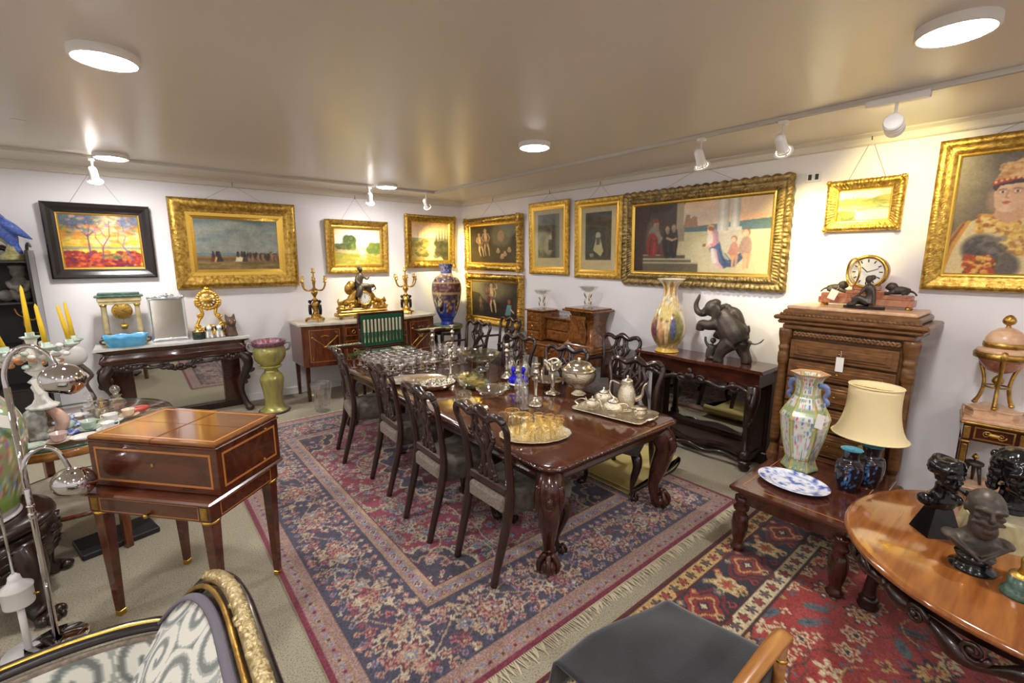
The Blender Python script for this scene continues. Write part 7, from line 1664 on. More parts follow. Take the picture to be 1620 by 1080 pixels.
dup(c0, 'dining chair on the far side behind the tall candlestick, facing the table', (3.36, 3.15, RZT), PI + 0.2)
dup(c0, 'dining chair on the far side behind the blue glass cruet', (3.44, 3.98, RZT), PI + 0.12)
c1 = chair_proto('carver_chair', 'carved armchair against the right wall between the walnut desk and the dark console', True)
c1['group'] = 'carved mahogany armchairs'; c1.location = (4.44, 3.28, 0); c1.rotation_euler = (0, 0, PI + 0.1)
dup(c1, 'carved armchair standing left of the walnut desk below the stacked paintings', (4.40, 5.30, 0), PI - 0.05)
dup(c1, 'carved armchair by the far corner of the dining table', (3.76, 5.24, RZT), PI + 0.1)

# ================================================================ cutlery canteen on its stand behind the table
e = E('cutlery_canteen', 'open wooden cutlery canteen lined in green with rows of knives', 'cutlery canteen', (2.47, 5.50, 0), 0)
P('box', MB().box((0, -0.19, 0.74), (0.66, 0.03, 0.12)).box((0, 0.15, 0.74), (0.66, 0.03, 0.12)).box((-0.325, -0.02, 0.74), (0.03, 0.36, 0.12)).box((0.325, -0.02, 0.74), (0.03, 0.36, 0.12)).box((0, -0.02, 0.69), (0.66, 0.36, 0.02)), 'mahogany', e)
P('box_lining', MB().box((0, -0.02, 0.785), (0.61, 0.31, 0.012)), 'baize', e)
lid = P('lid', MB().box((0, 0.19, 1.03), (0.64, 0.05, 0.46), 0.008), 'mahogany', e)
P('lid_lining', MB().box((0, 0.162, 1.03), (0.57, 0.008, 0.40)), 'baize', e)
for i in range(11):
    x = -0.245 + 0.049 * i
    k = P('knife', MB().box((x, 0.152, 0.935), (0.014, 0.012, 0.13), 0.004), 'silver', e)
    P('knife_handle', MB().box((x, 0.149, 1.09), (0.026, 0.018, 0.17), 0.007), 'ivory', k)
for i in range(10): P('fork', MB().box((-0.25 + 0.03 * i, -0.06 + 0.02 * (i % 2), 0.796), (0.010, 0.16, 0.006), 0.002, M=Rm(0.0)), 'silver', e)
for i in range(7): P('serving_knife', MB().box((0.08 + 0.03 * i, -0.02, 0.797), (0.013, 0.20, 0.007), 0.002), 'ivory' if i < 4 else 'silver', e)
for (x, zt, sgn) in ((-0.56, 0.90, -1), (0.60, 0.985, 1)):
    t = P('side_tray', MB().box((x, -0.04, zt), (0.40, 0.15, 0.035), 0.004), 'mahogany', e)
    P('tray_lining', MB().box((x, -0.04, zt + 0.0185), (0.37, 0.12, 0.003)), 'baize', t)
    for i in range(12): P('spoon', MB().ball((x - 0.16 + 0.029 * i, -0.045, zt + 0.023), (0.0125, 0.052, 0.006), 8, 5), 'silver', t)
    for yy in (-0.10, 0.02): P('brass_arm', MB().tube([(sgn * 0.33, yy, 0.79), (x - sgn * 0.06, yy, zt - 0.012)], 0.006, 6), 'brass', t)
for sx in (-1, 1):
    for yy in (-0.17, 0.13): P('stand_leg', rect_leg(sx * 0.30, yy, 0.70, 0.045, 0.028), 'mahogany', e)
P('stand_body', MB().box((0, -0.02, 0.60), (0.64, 0.34, 0.16), 0.006), 'mahogany', e)

# ================================================================ tableware
ZI = 0.7515
rt_ = random.Random(21)
def lathe_thing(name, prof, m, label, cat_, x, y, z=ZI, n=20, fl=None, group=None, k=0, rz=0.0):
    return TH(name, MB().lathe(prof, n, fl=fl, cap=False, k=k), m, label, cat_, (x, y, z), rz, group)
wine = [(0.034, 0.001), (0.034, 0.003), (0.006, 0.008), (0.005, 0.06), (0.012, 0.068), (0.03, 0.085), (0.036, 0.12), (0.034, 0.15), (0.0325, 0.15)]
tall = [(r * 1.12, z_ * 1.25) for r, z_ in wine]
coupe = [(0.036, 0.001), (0.036, 0.003), (0.006, 0.008), (0.005, 0.07), (0.02, 0.078), (0.046, 0.10), (0.05, 0.12), (0.0485, 0.12)]
protos = {}
def glass_at(kind, prof, label, x, y, group):
    if kind not in protos: protos[kind] = lathe_thing('wine_glass', prof, 'crystal', label, 'wine glass', x, y, n=16, group=group); return
    dup(protos[kind], label, (x, y, ZI), rt_.uniform(0, 6), group)
for j in range(6):
    for i in range(8):
        x = 1.90 + 0.088 * i + rt_.uniform(-0.012, 0.012); y = 4.42 + 0.118 * j + rt_.uniform(-0.015, 0.015)
        if y < 4.5 and x < 2.0: continue
        glass_at('wine', wine, 'small clear stemmed glass in the crowd on the far left of the table', x, y, 'crowd of stemmed glasses')
for j in range(4):
    for i in range(3):
        glass_at('tall', tall, 'taller clear goblet in the group beyond the tall candlestick', 2.70 + 0.098 * i + rt_.uniform(-0.01, 0.01), 4.36 + 0.13 * j, 'group of taller goblets')
for i, (x, y) in enumerate(((2.06, 4.30), (2.20, 4.33), (2.34, 4.28), (2.46, 4.34), (2.58, 4.24))):
    glass_at('coupe', coupe, 'wide shallow stemmed glass in the front row behind the oval silver tray', x, y, 'front row of shallow glasses')
for i, (x, y, lab) in enumerate(((1.80, 4.93, 'left green-rimmed goblet at the far left edge of the table'), (1.90, 5.02, 'right green-rimmed goblet at the far left edge of the table'))):
    e = E('green_goblet', lab, 'goblet', (x, y, ZI), 0, 'green-rimmed goblets')
    P('stem', MB().lathe([(0.0001, 0), (0.034, 0), (0.034, 0.003), (0.008, 0.01), (0.012, 0.04), (0.007, 0.07), (0.02, 0.09)], 18, cap=False), 'crystal', e)
    P('bowl', MB().lathe([(0.0001, 0.085), (0.03, 0.10), (0.055, 0.14), (0.062, 0.155), (0.06, 0.155), (0.05, 0.138), (0.0001, 0.095)], 18, cap=False, fl=(9, 0.03)), 'green_glass', e)
lathe_thing('violet_glass', [(0.0001, 0), (0.03, 0), (0.03, 0.004), (0.007, 0.012), (0.007, 0.07), (0.03, 0.10), (0.036, 0.16), (0.034, 0.16), (0.027, 0.102), (0.0001, 0.08)], 'violet_glass', 'violet stemmed glass below the left tray of the cutlery canteen', 'wine glass', 2.05, 5.12)

def tray_oval(rx, ry, n=64, sc=0.0):
    m = MB(); rr = []
    for (k, zz) in ((0.0001, 0.006), (0.78, 0.006), (0.86, 0.010), (0.95, 0.018), (1.0, 0.022), (1.01, 0.018), (0.9, 0.008), (0.78, 0.0), (0.0001, 0.0)):
        rr.append([(rx * k * (1 + (sc * math.sin(i * 2 * PI / 4) if k > 0.9 else 0)) * math.cos(i * 2 * PI / n), ry * k * (1 + (sc * math.sin(i * 2 * PI / 4) if k > 0.9 else 0)) * math.sin(i * 2 * PI / n), zz) for i in range(n)])
    return m.loft(rr, cap=False)
TH('oval_tray', tray_oval(0.25, 0.175, 64, 0.012), 'silver_chased', 'oval silver tray carrying amber gilt tumblers at the near end of the table', 'tray', (2.02, 2.19, ZI), -0.50)
tum = [(0.0001, 0.008), (0.027, 0.006), (0.028, 0.0), (0.033, 0.10), (0.0335, 0.104), (0.032, 0.104)]
tp = None
c_, s_ = math.cos(-0.5), math.sin(-0.5)
spots = [(0.16, -0.03), (0.185, 0.04), (0.115, -0.07), (0.115, 0.005), (0.12, 0.08), (0.045, -0.095), (0.045, -0.02), (0.05, 0.055), (-0.03, -0.1), (-0.025, -0.025), (-0.03, 0.1), (0.05, 0.125)]
for i, (u, v) in enumerate(spots):
    x, y = 2.02 + u * c_ - v * s_, 2.19 + u * s_ + v * c_
    if tp is None:
        tp = E('tumbler', 'amber glass tumbler with gilt rim crowded on the oval silver tray', 'tumbler', (x, y, ZI + 0.0075), 0, 'amber tumblers on the tray')
        P('glass_body', MB().lathe(tum, 18, fl=(9, 0.02), cap=False), 'amber_glass', tp); P('gilt_rim', MB().tube([(0.033 * math.cos(t), 0.033 * math.sin(t), 0.104) for t in np.arange(0, 6.28, 0.35)], 0.0016, 5, closed=True), 'gold_bright', tp)
    else: dup(tp, tp['label'], (x, y, ZI + 0.0075), i)
for (u, v, lab) in ((-0.10, -0.05, 'large amber glass jug with a handle on the left of the oval silver tray'), (-0.155, 0.045, 'amber glass jug at the far left of the oval silver tray')):
    x, y = 2.02 + u * c_ - v * s_, 2.19 + u * s_ + v * c_
    e = E('glass_jug', lab, 'jug', (x, y, ZI + 0.0075), 2.4)
    P('body', MB().lathe([(0.0001, 0.003), (0.052, 0.003), (0.055, 0.01), (0.056, 0.09), (0.05, 0.12), (0.046, 0.15), (0.05, 0.17), (0.048, 0.17)], 20, fl=(12, 0.02), cap=False), 'amber_glass', e)
    P('handle', MB().tube([(0.046, 0, 0.155), (0.085, 0, 0.15), (0.085, 0, 0.09), (0.055, 0, 0.06)], 0.006, 7, 4), 'amber_glass', e); P('gilt_rim', MB().tube([(0.049 * math.cos(t), 0.049 * math.sin(t), 0.17) for t in np.arange(0, 6.28, 0.35)], 0.002, 5, closed=True), 'gold_bright', e)
e = E('tea_tray', 'rectangular silver tray with shaped border carrying the tea service', 'tray', (2.83, 2.15, ZI), 0.17)
m = MB(); rr = []
for (d, zz) in ((0.20, 0.006), (0.045, 0.006), (0.03, 0.012), (0.0, 0.024), (-0.006, 0.02), (0.02, 0.006), (0.05, 0.0), (0.20, 0.0)):
    rr.append([(x * (1 + 0.015 * math.sin(i * 0.9) * (d < 0.02)), y, zz) for i, (x, y) in enumerate(rrect(0.36 - 2 * min(d, 0.17), 0.60 - 2 * min(d, 0.29), 0.05 if d < 0.1 else 0.005, 8))])
m.loft(rr, cap=True); P('plate', m, 'silver_chased', e)
for s in (-1, 1): P('handle', MB().tube([(-0.07, s * 0.29, 0.02), (-0.05, s * 0.335, 0.035), (0.05, s * 0.335, 0.035), (0.07, s * 0.29, 0.02)], 0.009, 7, 4), 'silver', e)
def pot(name, label, cat_, x, y, s, kind, rz):
    e = E(name, label, cat_, (x, y, ZI + 0.0065), rz)
    if kind == 'tea': pr = [(0.03, 0), (0.034, 0.006), (0.022, 0.014), (0.05, 0.03), (0.072, 0.055), (0.07, 0.08), (0.05, 0.10), (0.042, 0.105)]
    elif kind == 'coffee': pr = [(0.04, 0), (0.044, 0.008), (0.03, 0.018), (0.045, 0.04), (0.056, 0.08), (0.05, 0.13), (0.036, 0.17), (0.038, 0.19)]
    else: pr = [(0.028, 0), (0.032, 0.006), (0.02, 0.014), (0.045, 0.03), (0.056, 0.05), (0.05, 0.07), (0.055, 0.085)]
    pr = [(r * s, z_ * s) for r, z_ in pr]
    P('body', MB().lathe(pr, 28, k=3, fl=(14, 0.025)), 'silver_chased', e)
    zt = pr[-1][1]; rt0 = pr[-1][0]
    if kind != 'bowl':
        P('lid', MB().lathe([(rt0 * 1.05, zt), (rt0 * 0.8, zt + 0.014 * s), (rt0 * 0.25, zt + 0.02 * s), (0.006, zt + 0.026 * s), (0.010, zt + 0.036 * s), (0.002, zt + 0.044 * s)], 20), 'silver', e)
        P('spout', MB().tube([(0.05 * s, 0, zt * 0.4), (0.09 * s, 0, zt * 0.55), (0.10 * s, 0, zt * 0.85), (0.118 * s, 0, zt * 1.0)], [0.016 * s, 0.012 * s, 0.008 * s, 0.007 * s], 8, 4), 'silver', e)
        P('handle', MB().tube([(-0.045 * s, 0, zt * 0.9), (-0.10 * s, 0, zt * 0.98), (-0.105 * s, 0, zt * 0.55), (-0.055 * s, 0, zt * 0.35)], 0.006 * s, 7, 4), 'silver', e)
    else:
        for q in (-1, 1): P('handle', MB().tube([(q * 0.05 * s, 0, zt * 0.9), (q * 0.085 * s, 0, zt * 0.95), (q * 0.08 * s, 0, zt * 0.5), (q * 0.05 * s, 0, zt * 0.45)], 0.005 * s, 7, 4), 'silver', e)
pot('teapot', 'round silver teapot at the front left of the tea tray', 'teapot', 2.745, 2.10, 1.05, 'tea', 1.9)
pot('teapot', 'second silver teapot in the middle of the tea tray', 'teapot', 2.89, 2.31, 1.05, 'tea', 0.3)
pot('coffee_pot', 'tall silver coffee pot rising above the tea tray', 'coffee pot', 2.925, 2.11, 1.25, 'coffee', -1.0)
pot('sugar_bowl', 'two-handled silver sugar bowl at the right of the tea tray', 'sugar bowl', 2.86, 1.94, 1.0, 'bowl', 0.3)
pot('cream_jug', 'small silver cream jug at the back left of the tea tray', 'jug', 2.735, 2.30, 0.75, 'tea', 1.4)
e = E('silver_tureen', 'large fluted silver tureen with domed lid and handles at the far edge of the table', 'tureen', (2.97, 2.66, ZI), 0.6)
P('body', MB().lathe([(0.06, 0), (0.066, 0.01), (0.04, 0.03), (0.035, 0.06), (0.08, 0.085), (0.13, 0.13), (0.148, 0.18), (0.145, 0.22), (0.15, 0.228)], 48, k=3, fl=(24, 0.02)), 'silver_chased', e)
P('lid', MB().lathe([(0.15, 0.23), (0.14, 0.245), (0.115, 0.262), (0.11, 0.275), (0.08, 0.298), (0.03, 0.31), (0.012, 0.318), (0.018, 0.33), (0.004, 0.342)], 48, k=2), 'silver', e)
for q in (-1, 1): P('handle', MB().tube([(q * 0.142, 0, 0.20), (q * 0.19, 0, 0.225), (q * 0.20, 0, 0.25), (q * 0.185, 0, 0.26)], 0.010, 7, 4), 'silver', e)
def candlestick(label, x, y, h, sc=1.0):
    e = E('candlestick', label, 'candlestick', (x, y, ZI), 0, 'silver candlesticks on the table')
    P('foot', MB().lathe([(0.062 * sc, 0), (0.065 * sc, 0.008), (0.05 * sc, 0.02), (0.042 * sc, 0.026), (0.024 * sc, 0.05), (0.014 * sc, 0.07)], 24, fl=(8, 0.03)), 'silver', e)
    P('stem', MB().lathe([(0.012, 0.065), (0.02, 0.085), (0.011, 0.10), (0.018, h * 0.62), (0.022, h * 0.66), (0.012, h * 0.70), (0.026, h * 0.76), (0.03, h * 0.79), (0.012, h * 0.83), (0.012, h * 0.86)], 16), 'silver', e)
    P('socket', MB().lathe([(0.01, h * 0.85), (0.022, h * 0.87), (0.024, h * 0.94), (0.02, h * 0.965), (0.038, h * 0.975), (0.038, h * 0.985), (0.02, h)], 20), 'silver', e)
candlestick('tall silver candlestick standing between the stemmed glasses and the oval tray', 2.31, 3.74, 0.40)
candlestick('tall silver candlestick in front of the silver tureen, next to the tea tray', 2.47, 2.68, 0.36)
candlestick('silver candlestick with round drip pan beside the right tray of the canteen', 2.62, 4.62, 0.40)
candlestick('silver candlestick in front of the far carved armchair', 2.95, 4.72, 0.40)
candlestick('silver candlestick behind the blue glass cruet', 2.84, 3.52, 0.36)
e = E('figural_centrepiece', 'ornate silver figural stand on a shaped foot beside the tureen', 'centrepiece', (2.81, 2.83, ZI), 0)
P('foot', MB().lathe([(0.07, 0), (0.074, 0.008), (0.05, 0.018), (0.02, 0.03), (0.014, 0.06)], 24, fl=(6, 0.06)), 'silver', e)
m = MB().tube([(0, 0, 0.05), (0.004, 0, 0.10), (-0.004, 0, 0.15), (0, 0, 0.19)], [0.016, 0.02, 0.018, 0.01], 8, 3).ball((0, 0, 0.205), 0.016, 8, 6)
P('figure_stem', m, 'silver', e)
m = MB()
for k in range(7): a = k * 0.9; m.tube([(0, 0, 0.20), (0.05 * math.cos(a), 0.05 * math.sin(a), 0.23), (0.075 * math.cos(a), 0.075 * math.sin(a), 0.29)], [0.012, 0.009, 0.012], 6, 3)
m.tube([(0.07 * math.cos(t), 0.07 * math.sin(t), 0.30 + 0.01 * math.sin(3 * t)) for t in np.arange(0, 6.28, 0.3)], 0.009, 6, closed=True)
P('foliate_top', m, 'silver_chased', e)

TH('oval_platter', tray_oval(0.31, 0.19), 'silver', 'large oval silver platter behind the second chair', 'platter', (2.07, 4.0, ZI), -0.4)
e = E('silver_basket', 'oval silver basket heaped with small bright balls', 'basket', (2.07, 3.62, ZI), -0.4)
m = MB(); rr = []
for (k, zz) in ((0.6, 0.0), (0.75, 0.012), (0.9, 0.04), (1.0, 0.07), (0.98, 0.07), (0.86, 0.04), (0.0001, 0.03)): rr.append([(0.19 * k * math.cos(i * 2 * PI / 40), 0.12 * k * math.sin(i * 2 * PI / 40), zz) for i in range(40)])
P('bowl', m.loft(rr, cap=True), 'silver', e)
m = MB()
for i in range(90):
    a, q = rt_.uniform(0, 6.28), math.sqrt(rt_.random()); m.ball((0.16 * q * math.cos(a), 0.098 * q * math.sin(a), 0.058 + 0.03 * (1 - q) + rt_.uniform(0, 0.012)), 0.013, 7, 5)
P('ball_heap', m, 'silver', e, 'heap of small bright silver balls', 'stuff')
lathe_thing('coaster', [(0.0001, 0.004), (0.085, 0.004), (0.092, 0.012), (0.095, 0.012), (0.088, 0.0), (0.0001, 0.0)], 'silver', 'round silver coaster near the table edge between the two nearest left chairs', 'coaster', 2.03, 2.90, n=36)
e = E('crystal_box', 'lidded cut crystal bonbon dish beyond the silver coaster', 'dish', (2.10, 3.18, ZI), 0)
P('dish', cut_glass([(0.0001, 0.004), (0.04, 0.004), (0.055, 0.02), (0.062, 0.05), (0.058, 0.05), (0.05, 0.02), (0.0001, 0.012)]), 'crystal', e); P('lid', cut_glass([(0.062, 0.052), (0.055, 0.07), (0.03, 0.085), (0.008, 0.09), (0.012, 0.105), (0.0001, 0.115)]), 'crystal', e)
lathe_thing('glass_bowl', [(0.0001, 0.006), (0.05, 0.006), (0.10, 0.03), (0.135, 0.07), (0.14, 0.078), (0.132, 0.072), (0.095, 0.034), (0.0001, 0.014)], 'crystal', 'wide clear glass bowl to the left of the blue cruet', 'bowl', 2.33, 3.10, n=40, fl=(16, 0.03))
e = E('glass_epergne', 'large pale glass bowl on a tall foot with twisted handles at mid table', 'centrepiece', (2.80, 3.93, ZI), 0.3)
P('foot', MB().lathe([(0.0001, 0), (0.10, 0.0), (0.10, 0.012), (0.04, 0.03), (0.03, 0.08), (0.05, 0.11)], 32, cap=False, fl=(12, 0.03)), 'smoke_glass', e)
P('bowl', MB().lathe([(0.0001, 0.10), (0.08, 0.11), (0.16, 0.15), (0.21, 0.20), (0.215, 0.208), (0.20, 0.20), (0.15, 0.158), (0.0001, 0.12)], 48, cap=False, fl=(18, 0.04)), 'smoke_glass', e)
for q in (-1, 1): P('handle', MB().tube([(q * 0.19, 0, 0.19), (q * 0.25, 0, 0.18), (q * 0.24, 0, 0.10), (q * 0.16, 0, 0.05), (q * 0.10, 0, 0.01)], 0.015, 8, 4), 'smoke_glass', e)
for i, (x, y, r_, lab) in enumerate(((2.50, 3.72, 0.16, 'shallow glass dish in front of the large glass centrepiece'), (2.40, 3.45, 0.15, 'pale glass plate stacked near the silver basket'), (2.55, 3.24, 0.085, 'small glass plate beside the blue cruet'))):
    e = E('glass_plate', lab, 'plate', (x, y, ZI), i, 'pale glass plates')
    for q in range(2 + (i == 1)): P('plate', MB().lathe([(0.0001, 0.004 + 0.014 * q), (r_ * 0.6, 0.004 + 0.014 * q), (r_, 0.026 + 0.014 * q), (r_ * 1.01, 0.028 + 0.014 * q), (r_ * 0.6, 0.010 + 0.014 * q), (0.0001, 0.010 + 0.014 * q)], 36, cap=False, fl=(18, 0.02)), 'smoke_glass', e)
e = E('cruet_set', 'silver cruet stand holding cobalt blue glass bottles', 'cruet', (2.72, 3.20, ZI), 0.4)
P('stand', MB().lathe([(0.0001, 0.018), (0.09, 0.018), (0.096, 0.024), (0.098, 0.05), (0.102, 0.05), (0.10, 0.018), (0.085, 0.008), (0.0001, 0.008)], 40, cap=False), 'silver', e)
for k in range(4):
    a = k * PI / 2 + 0.4; P('foot', MB().ball((0.08 * math.cos(a), 0.08 * math.sin(a), 0.009), (0.012, 0.012, 0.009), 8, 6), 'silver', e)
    x, y = 0.048 * math.cos(a), 0.048 * math.sin(a)
    b = P('bottle', MB().lathe([(0.02, 0.024), (0.042, 0.03), (0.047, 0.06), (0.040, 0.09), (0.017, 0.11), (0.016, 0.135), (0.022, 0.142)], 18, (x, y, 0), k=2), 'blue_glass', e); P('stopper', MB().lathe([(0.012, 0.14), (0.022, 0.155), (0.022, 0.18), (0.008, 0.192)], 10, (x, y, 0)), 'blue_glass' if k % 2 else 'silver', b)
P('carrying_handle', MB().tube([(-0.03, 0, 0.02), (-0.03, 0, 0.24), (-0.025, 0, 0.255), (0.025, 0, 0.255), (0.03, 0, 0.24), (0.03, 0, 0.02)], 0.005, 7), 'silver', e)
for (x, y, s, lab) in ((2.33, 2.66, 1.0, 'tall square glass decanter with pointed stopper behind the amber jugs'), (2.42, 2.83, 1.1, 'tall fluted glass decanter with pointed stopper beside the candlestick')):
    e = E('decanter', lab, 'decanter', (x, y, ZI), 0.4)
    P('body', MB().lathe([(0.0001, 0.004), (0.036 * s, 0.004), (0.037 * s, 0.01), (0.036 * s, 0.16 * s), (0.026 * s, 0.19 * s), (0.02 * s, 0.20 * s), (0.03 * s, 0.215 * s), (0.018 * s, 0.20 * s), (0.031 * s, 0.16 * s), (0.031 * s, 0.02), (0.0001, 0.016)], 24, fl=(12, 0.03), cap=False), 'crystal', e); P('stopper', MB().lathe([(0.014 * s, 0.205 * s), (0.02 * s, 0.225 * s), (0.022 * s, 0.245 * s), (0.008 * s, 0.29 * s), (0.001, 0.315 * s)], 8, smooth=False), 'crystal', e)
e = E('swing_basket', 'shallow silver basket with arched swing handle behind the candlestick', 'basket', (2.965, 3.05, ZI), 0.5)
P('dish', MB().lathe([(0.06, 0), (0.05, 0.012), (0.10, 0.03), (0.15, 0.06), (0.155, 0.064), (0.148, 0.06), (0.095, 0.036), (0.0001, 0.03)], 40, fl=(12, 0.02)), 'silver', e); P('swing_handle', MB().tube([(-0.14, 0, 0.058), (-0.13, 0.02, 0.14), (-0.06, 0.03, 0.185), (0.06, 0.03, 0.185), (0.13, 0.02, 0.14), (0.14, 0, 0.058)], 0.007, 7, 4), 'silver', e)
for (x, y, lab) in ((2.98, 3.62, 'round glass decanter with stopper on the far edge of the table'), (3.0, 3.42, 'second round glass decanter near the far edge of the table')):
    e = E('decanter', lab, 'decanter', (x, y, ZI), 0)
    P('body', MB().lathe([(0.0001, 0.004), (0.05, 0.004), (0.062, 0.03), (0.062, 0.08), (0.04, 0.13), (0.016, 0.17), (0.015, 0.21), (0.026, 0.225), (0.012, 0.21), (0.036, 0.12), (0.056, 0.075), (0.0001, 0.02)], 24, cap=False, fl=(12, 0.02)), 'crystal', e); P('stopper', MB().lathe([(0.01, 0.215), (0.02, 0.23), (0.022, 0.25), (0.004, 0.275)], 10, smooth=False), 'crystal', e)

# ---- folded yellow underlay on the floor
m = MB(); pr = [(2.98, 0.022), (3.3, 0.020), (3.56, 0.024), (3.70, 0.045), (3.755, 0.10), (3.72, 0.135), (3.68, 0.115), (3.60, 0.065), (3.4, 0.05), (3.1, 0.047), (3.0, 0.05)]
pr = [tuple(p) for p in cat(pr, 4)]; rr = []
for y in (2.08, 2.3, 2.5, 2.72): rr.append([(x, y, zz) for x, zz in pr] + [(x, y, zz + 0.010) for x, zz in pr[::-1]])
e = E('folded_underlay', 'folded yellow felt underlay with dark edge lying on the floor beyond the table', 'underlay', (0, 0, 0), 0)
P('sheet', m.loft(rr, smooth=False), 'underlay', e); P('dark_edge', MB().tube([(x, 2.082, zz + 0.005) for x, zz in pr], 0.0075, 6), 'black_edge', e)

# ================================================================ inlaid mahogany box table (left foreground)
e = E('box_table', 'inlaid mahogany vanity box on a table with tapered legs, left foreground', 'vanity table', (0.125, 3.0, 0), math.radians(-48.5))
BWd, BDp = 0.755, 0.47
b = P('box', MB().box((0, 0.035, 0.885), (BWd, BDp, 0.245), 0.004).box((0, 0.035, 1.012), (BWd + 0.012, BDp + 0.012, 0.012), 0.005), 'vanity_wood', e)
for sx in (-1, 1): P('lid_flap', MB().box((sx * BWd / 4, 0.035, 1.027), (BWd / 2 - 0.002, BDp + 0.004, 0.020), 0.006), 'vanity_top', e)
P('lid_seam', MB().box((0, 0.035, 1.0372), (BWd - 0.03, 0.003, 0.001)), 'mahogany', e)
for nm, w_, h_, loc, rot in (('inlay_front', BWd - 0.07, 0.185, (0, 0.035 - BDp / 2, 0.795), (0, 0, 0)), ('inlay_end', BDp - 0.07, 0.185, (BWd / 2, 0.035, 0.795), (0, 0, PI / 2)), ('inlay_lid', BWd - 0.06, BDp - 0.06, (0, 0.035 - (BDp - 0.06) / 2, 1.037), (-PI / 2, 0, 0))):
    o = P(nm, frame_mesh(w_, h_, [(0, 0.0), (0, 0.0012), (0.011, 0.0012), (0.011, 0.0)]), 'inlay', e); o.location = loc; o.rotation_euler = rot
P('keyhole', MB().box((-0.0, 0.033 - BDp / 2, 0.90), (0.012, 0.004, 0.018), 0.001), 'brass', e)
for zz in (0.815, 0.985): P('stud', MB().ball((BWd / 2 + 0.002, 0.16 if zz > 0.9 else 0.13, zz), 0.008, 8, 6), 'brass', e)
P('table_top', MB().box((0, 0, 0.749), (0.775, 0.565, 0.022), 0.009), 'vanity_wood', e)
P('apron', MB().box((0, 0, 0.69), (0.72, 0.51, 0.10), 0.004), 'vanity_wood', e)
o = P('drawer_inlay', frame_mesh(0.58, 0.075, [(0, 0), (0, 0.001), (0.004, 0.001), (0.004, 0)]), 'inlay', e); o.location = (0, -0.255, 0.652)
o = P('drawer_inlay', frame_mesh(0.38, 0.075, [(0, 0), (0, 0.001), (0.004, 0.001), (0.004, 0)]), 'inlay', e); o.location = (0.36, 0, 0.652); o.rotation_euler = (0, 0, PI / 2)
P('drawer_knob', MB().lathe([(0.006, 0), (0.006, 0.012), (0.014, 0.02), (0.010, 0.028), (0.002, 0.03)], 12, M=Tm(0.0, -0.255, 0.66) @ Rm(PI / 2, 'X')), 'brass', e)
for sx in (-1, 1):
    for sy in (-1, 1):
        x, y = sx * 0.322, sy * 0.218
        lg = P('leg', rect_leg(x, y, 0.66, 0.062, 0.032, 0.03), 'vanity_wood', e)
        P('leg_ring', MB().lathe([(0.036, 0.625), (0.044, 0.63), (0.044, 0.64), (0.036, 0.645)], 16, (x, y, 0)), 'brass', lg); P('foot_cap', MB().box((x, y, 0.018), (0.036, 0.036, 0.036), 0.004), 'brass', lg)
        P('corner_mount', MB().box((x + (sx * 0.0 if sy < 0 else 0), y + sy * 0.038, 0.69), (0.04, 0.006, 0.07), 0.002), 'ormolu', lg)

# ================================================================ chrome floor lamp
e = E('floor_lamp', 'chrome floor lamp with two arched arms and mirrored ball shades at far left', 'floor lamp', (-0.50, 3.05, 0), 0)
P('base', MB().lathe([(0.0001, 0.0), (0.13, 0.0), (0.13, 0.012), (0.118, 0.022), (0.02, 0.03)], 40, cap=False), 'chrome', e)
P('pole', MB().tube([(0, 0, 0.02), (0, 0, 1.36)], 0.0125, 14), 'chrome', e)
P('pole_collar', MB().lathe([(0.013, 0.70), (0.0165, 0.705), (0.0165, 0.73), (0.013, 0.735)], 16).lathe([(0.013, 0.76), (0.0165, 0.765), (0.0165, 0.77), (0.013, 0.775)], 16), 'chrome', e)
def lamp_arm(z0, pts, gc):
    P('arched_arm', MB().tube(pts, 0.0105, 12, 6), 'chrome', e)
    m = MB(); M = Tm(*gc) @ Rm(0.35, 'Y') @ Rm(-0.35, 'X')
    pr = [(math.sin(t) * 0.088, math.cos(t) * 0.078) for t in np.linspace(0.02, 2.55, 22)]
    m.lathe([(max(r, 1e-4), zz) for r, zz in pr] + [(r * 0.95, zz * 0.95) for r, zz in pr[::-1]], 44, M=M, cap=False)
    P('ball_shade', m, 'chrome', e); P('bulb', MB().ball(tuple(M @ Vector((0, 0, -0.01))), 0.03, 12, 8), 'frosted', e)
lamp_arm(1.36, [(0, 0, 1.34), (0.002, 0, 1.43), (0.035, -0.005, 1.515), (0.09, -0.01, 1.545), (0.145, -0.015, 1.51), (0.178, -0.02, 1.44)], (0.19, -0.02, 1.37))
lamp_arm(0.93, [(0, -0.014, 0.86), (0.002, -0.02, 0.95), (0.025, -0.02, 1.02), (0.075, -0.02, 1.052), (0.125, -0.02, 1.02), (0.158, -0.02, 0.92)], (0.165, -0.02, 0.845))

e = E('enamel_stand', 'white enamel canister on a white pole with a thin chrome rod, bottom left', 'stand', (-0.605, 3.07, 0), 0)
P('pole', MB().tube([(0, 0, 0.01), (0, 0, 0.28)], 0.014, 14), 'white_paint', e); P('foot', MB().lathe([(0.0001, 0), (0.10, 0), (0.10, 0.01), (0.02, 0.02)], 30, cap=False), 'white_paint', e)
P('canister', MB().lathe([(0.02, 0.268), (0.056, 0.27), (0.058, 0.276), (0.058, 0.355), (0.062, 0.36), (0.062, 0.366), (0.03, 0.392), (0.024, 0.41), (0.022, 0.425), (0.016, 0.43), (0.012, 0.436)], 32), 'white_paint', e)
P('thumbscrew', MB().tube([(0.056, -0.012, 0.31), (0.076, -0.016, 0.31)], 0.005, 8), 'brass', e); P('chrome_rod', MB().tube([(0, 0, 0.43), (0, 0, 1.05)], 0.006, 10), 'chrome', e)

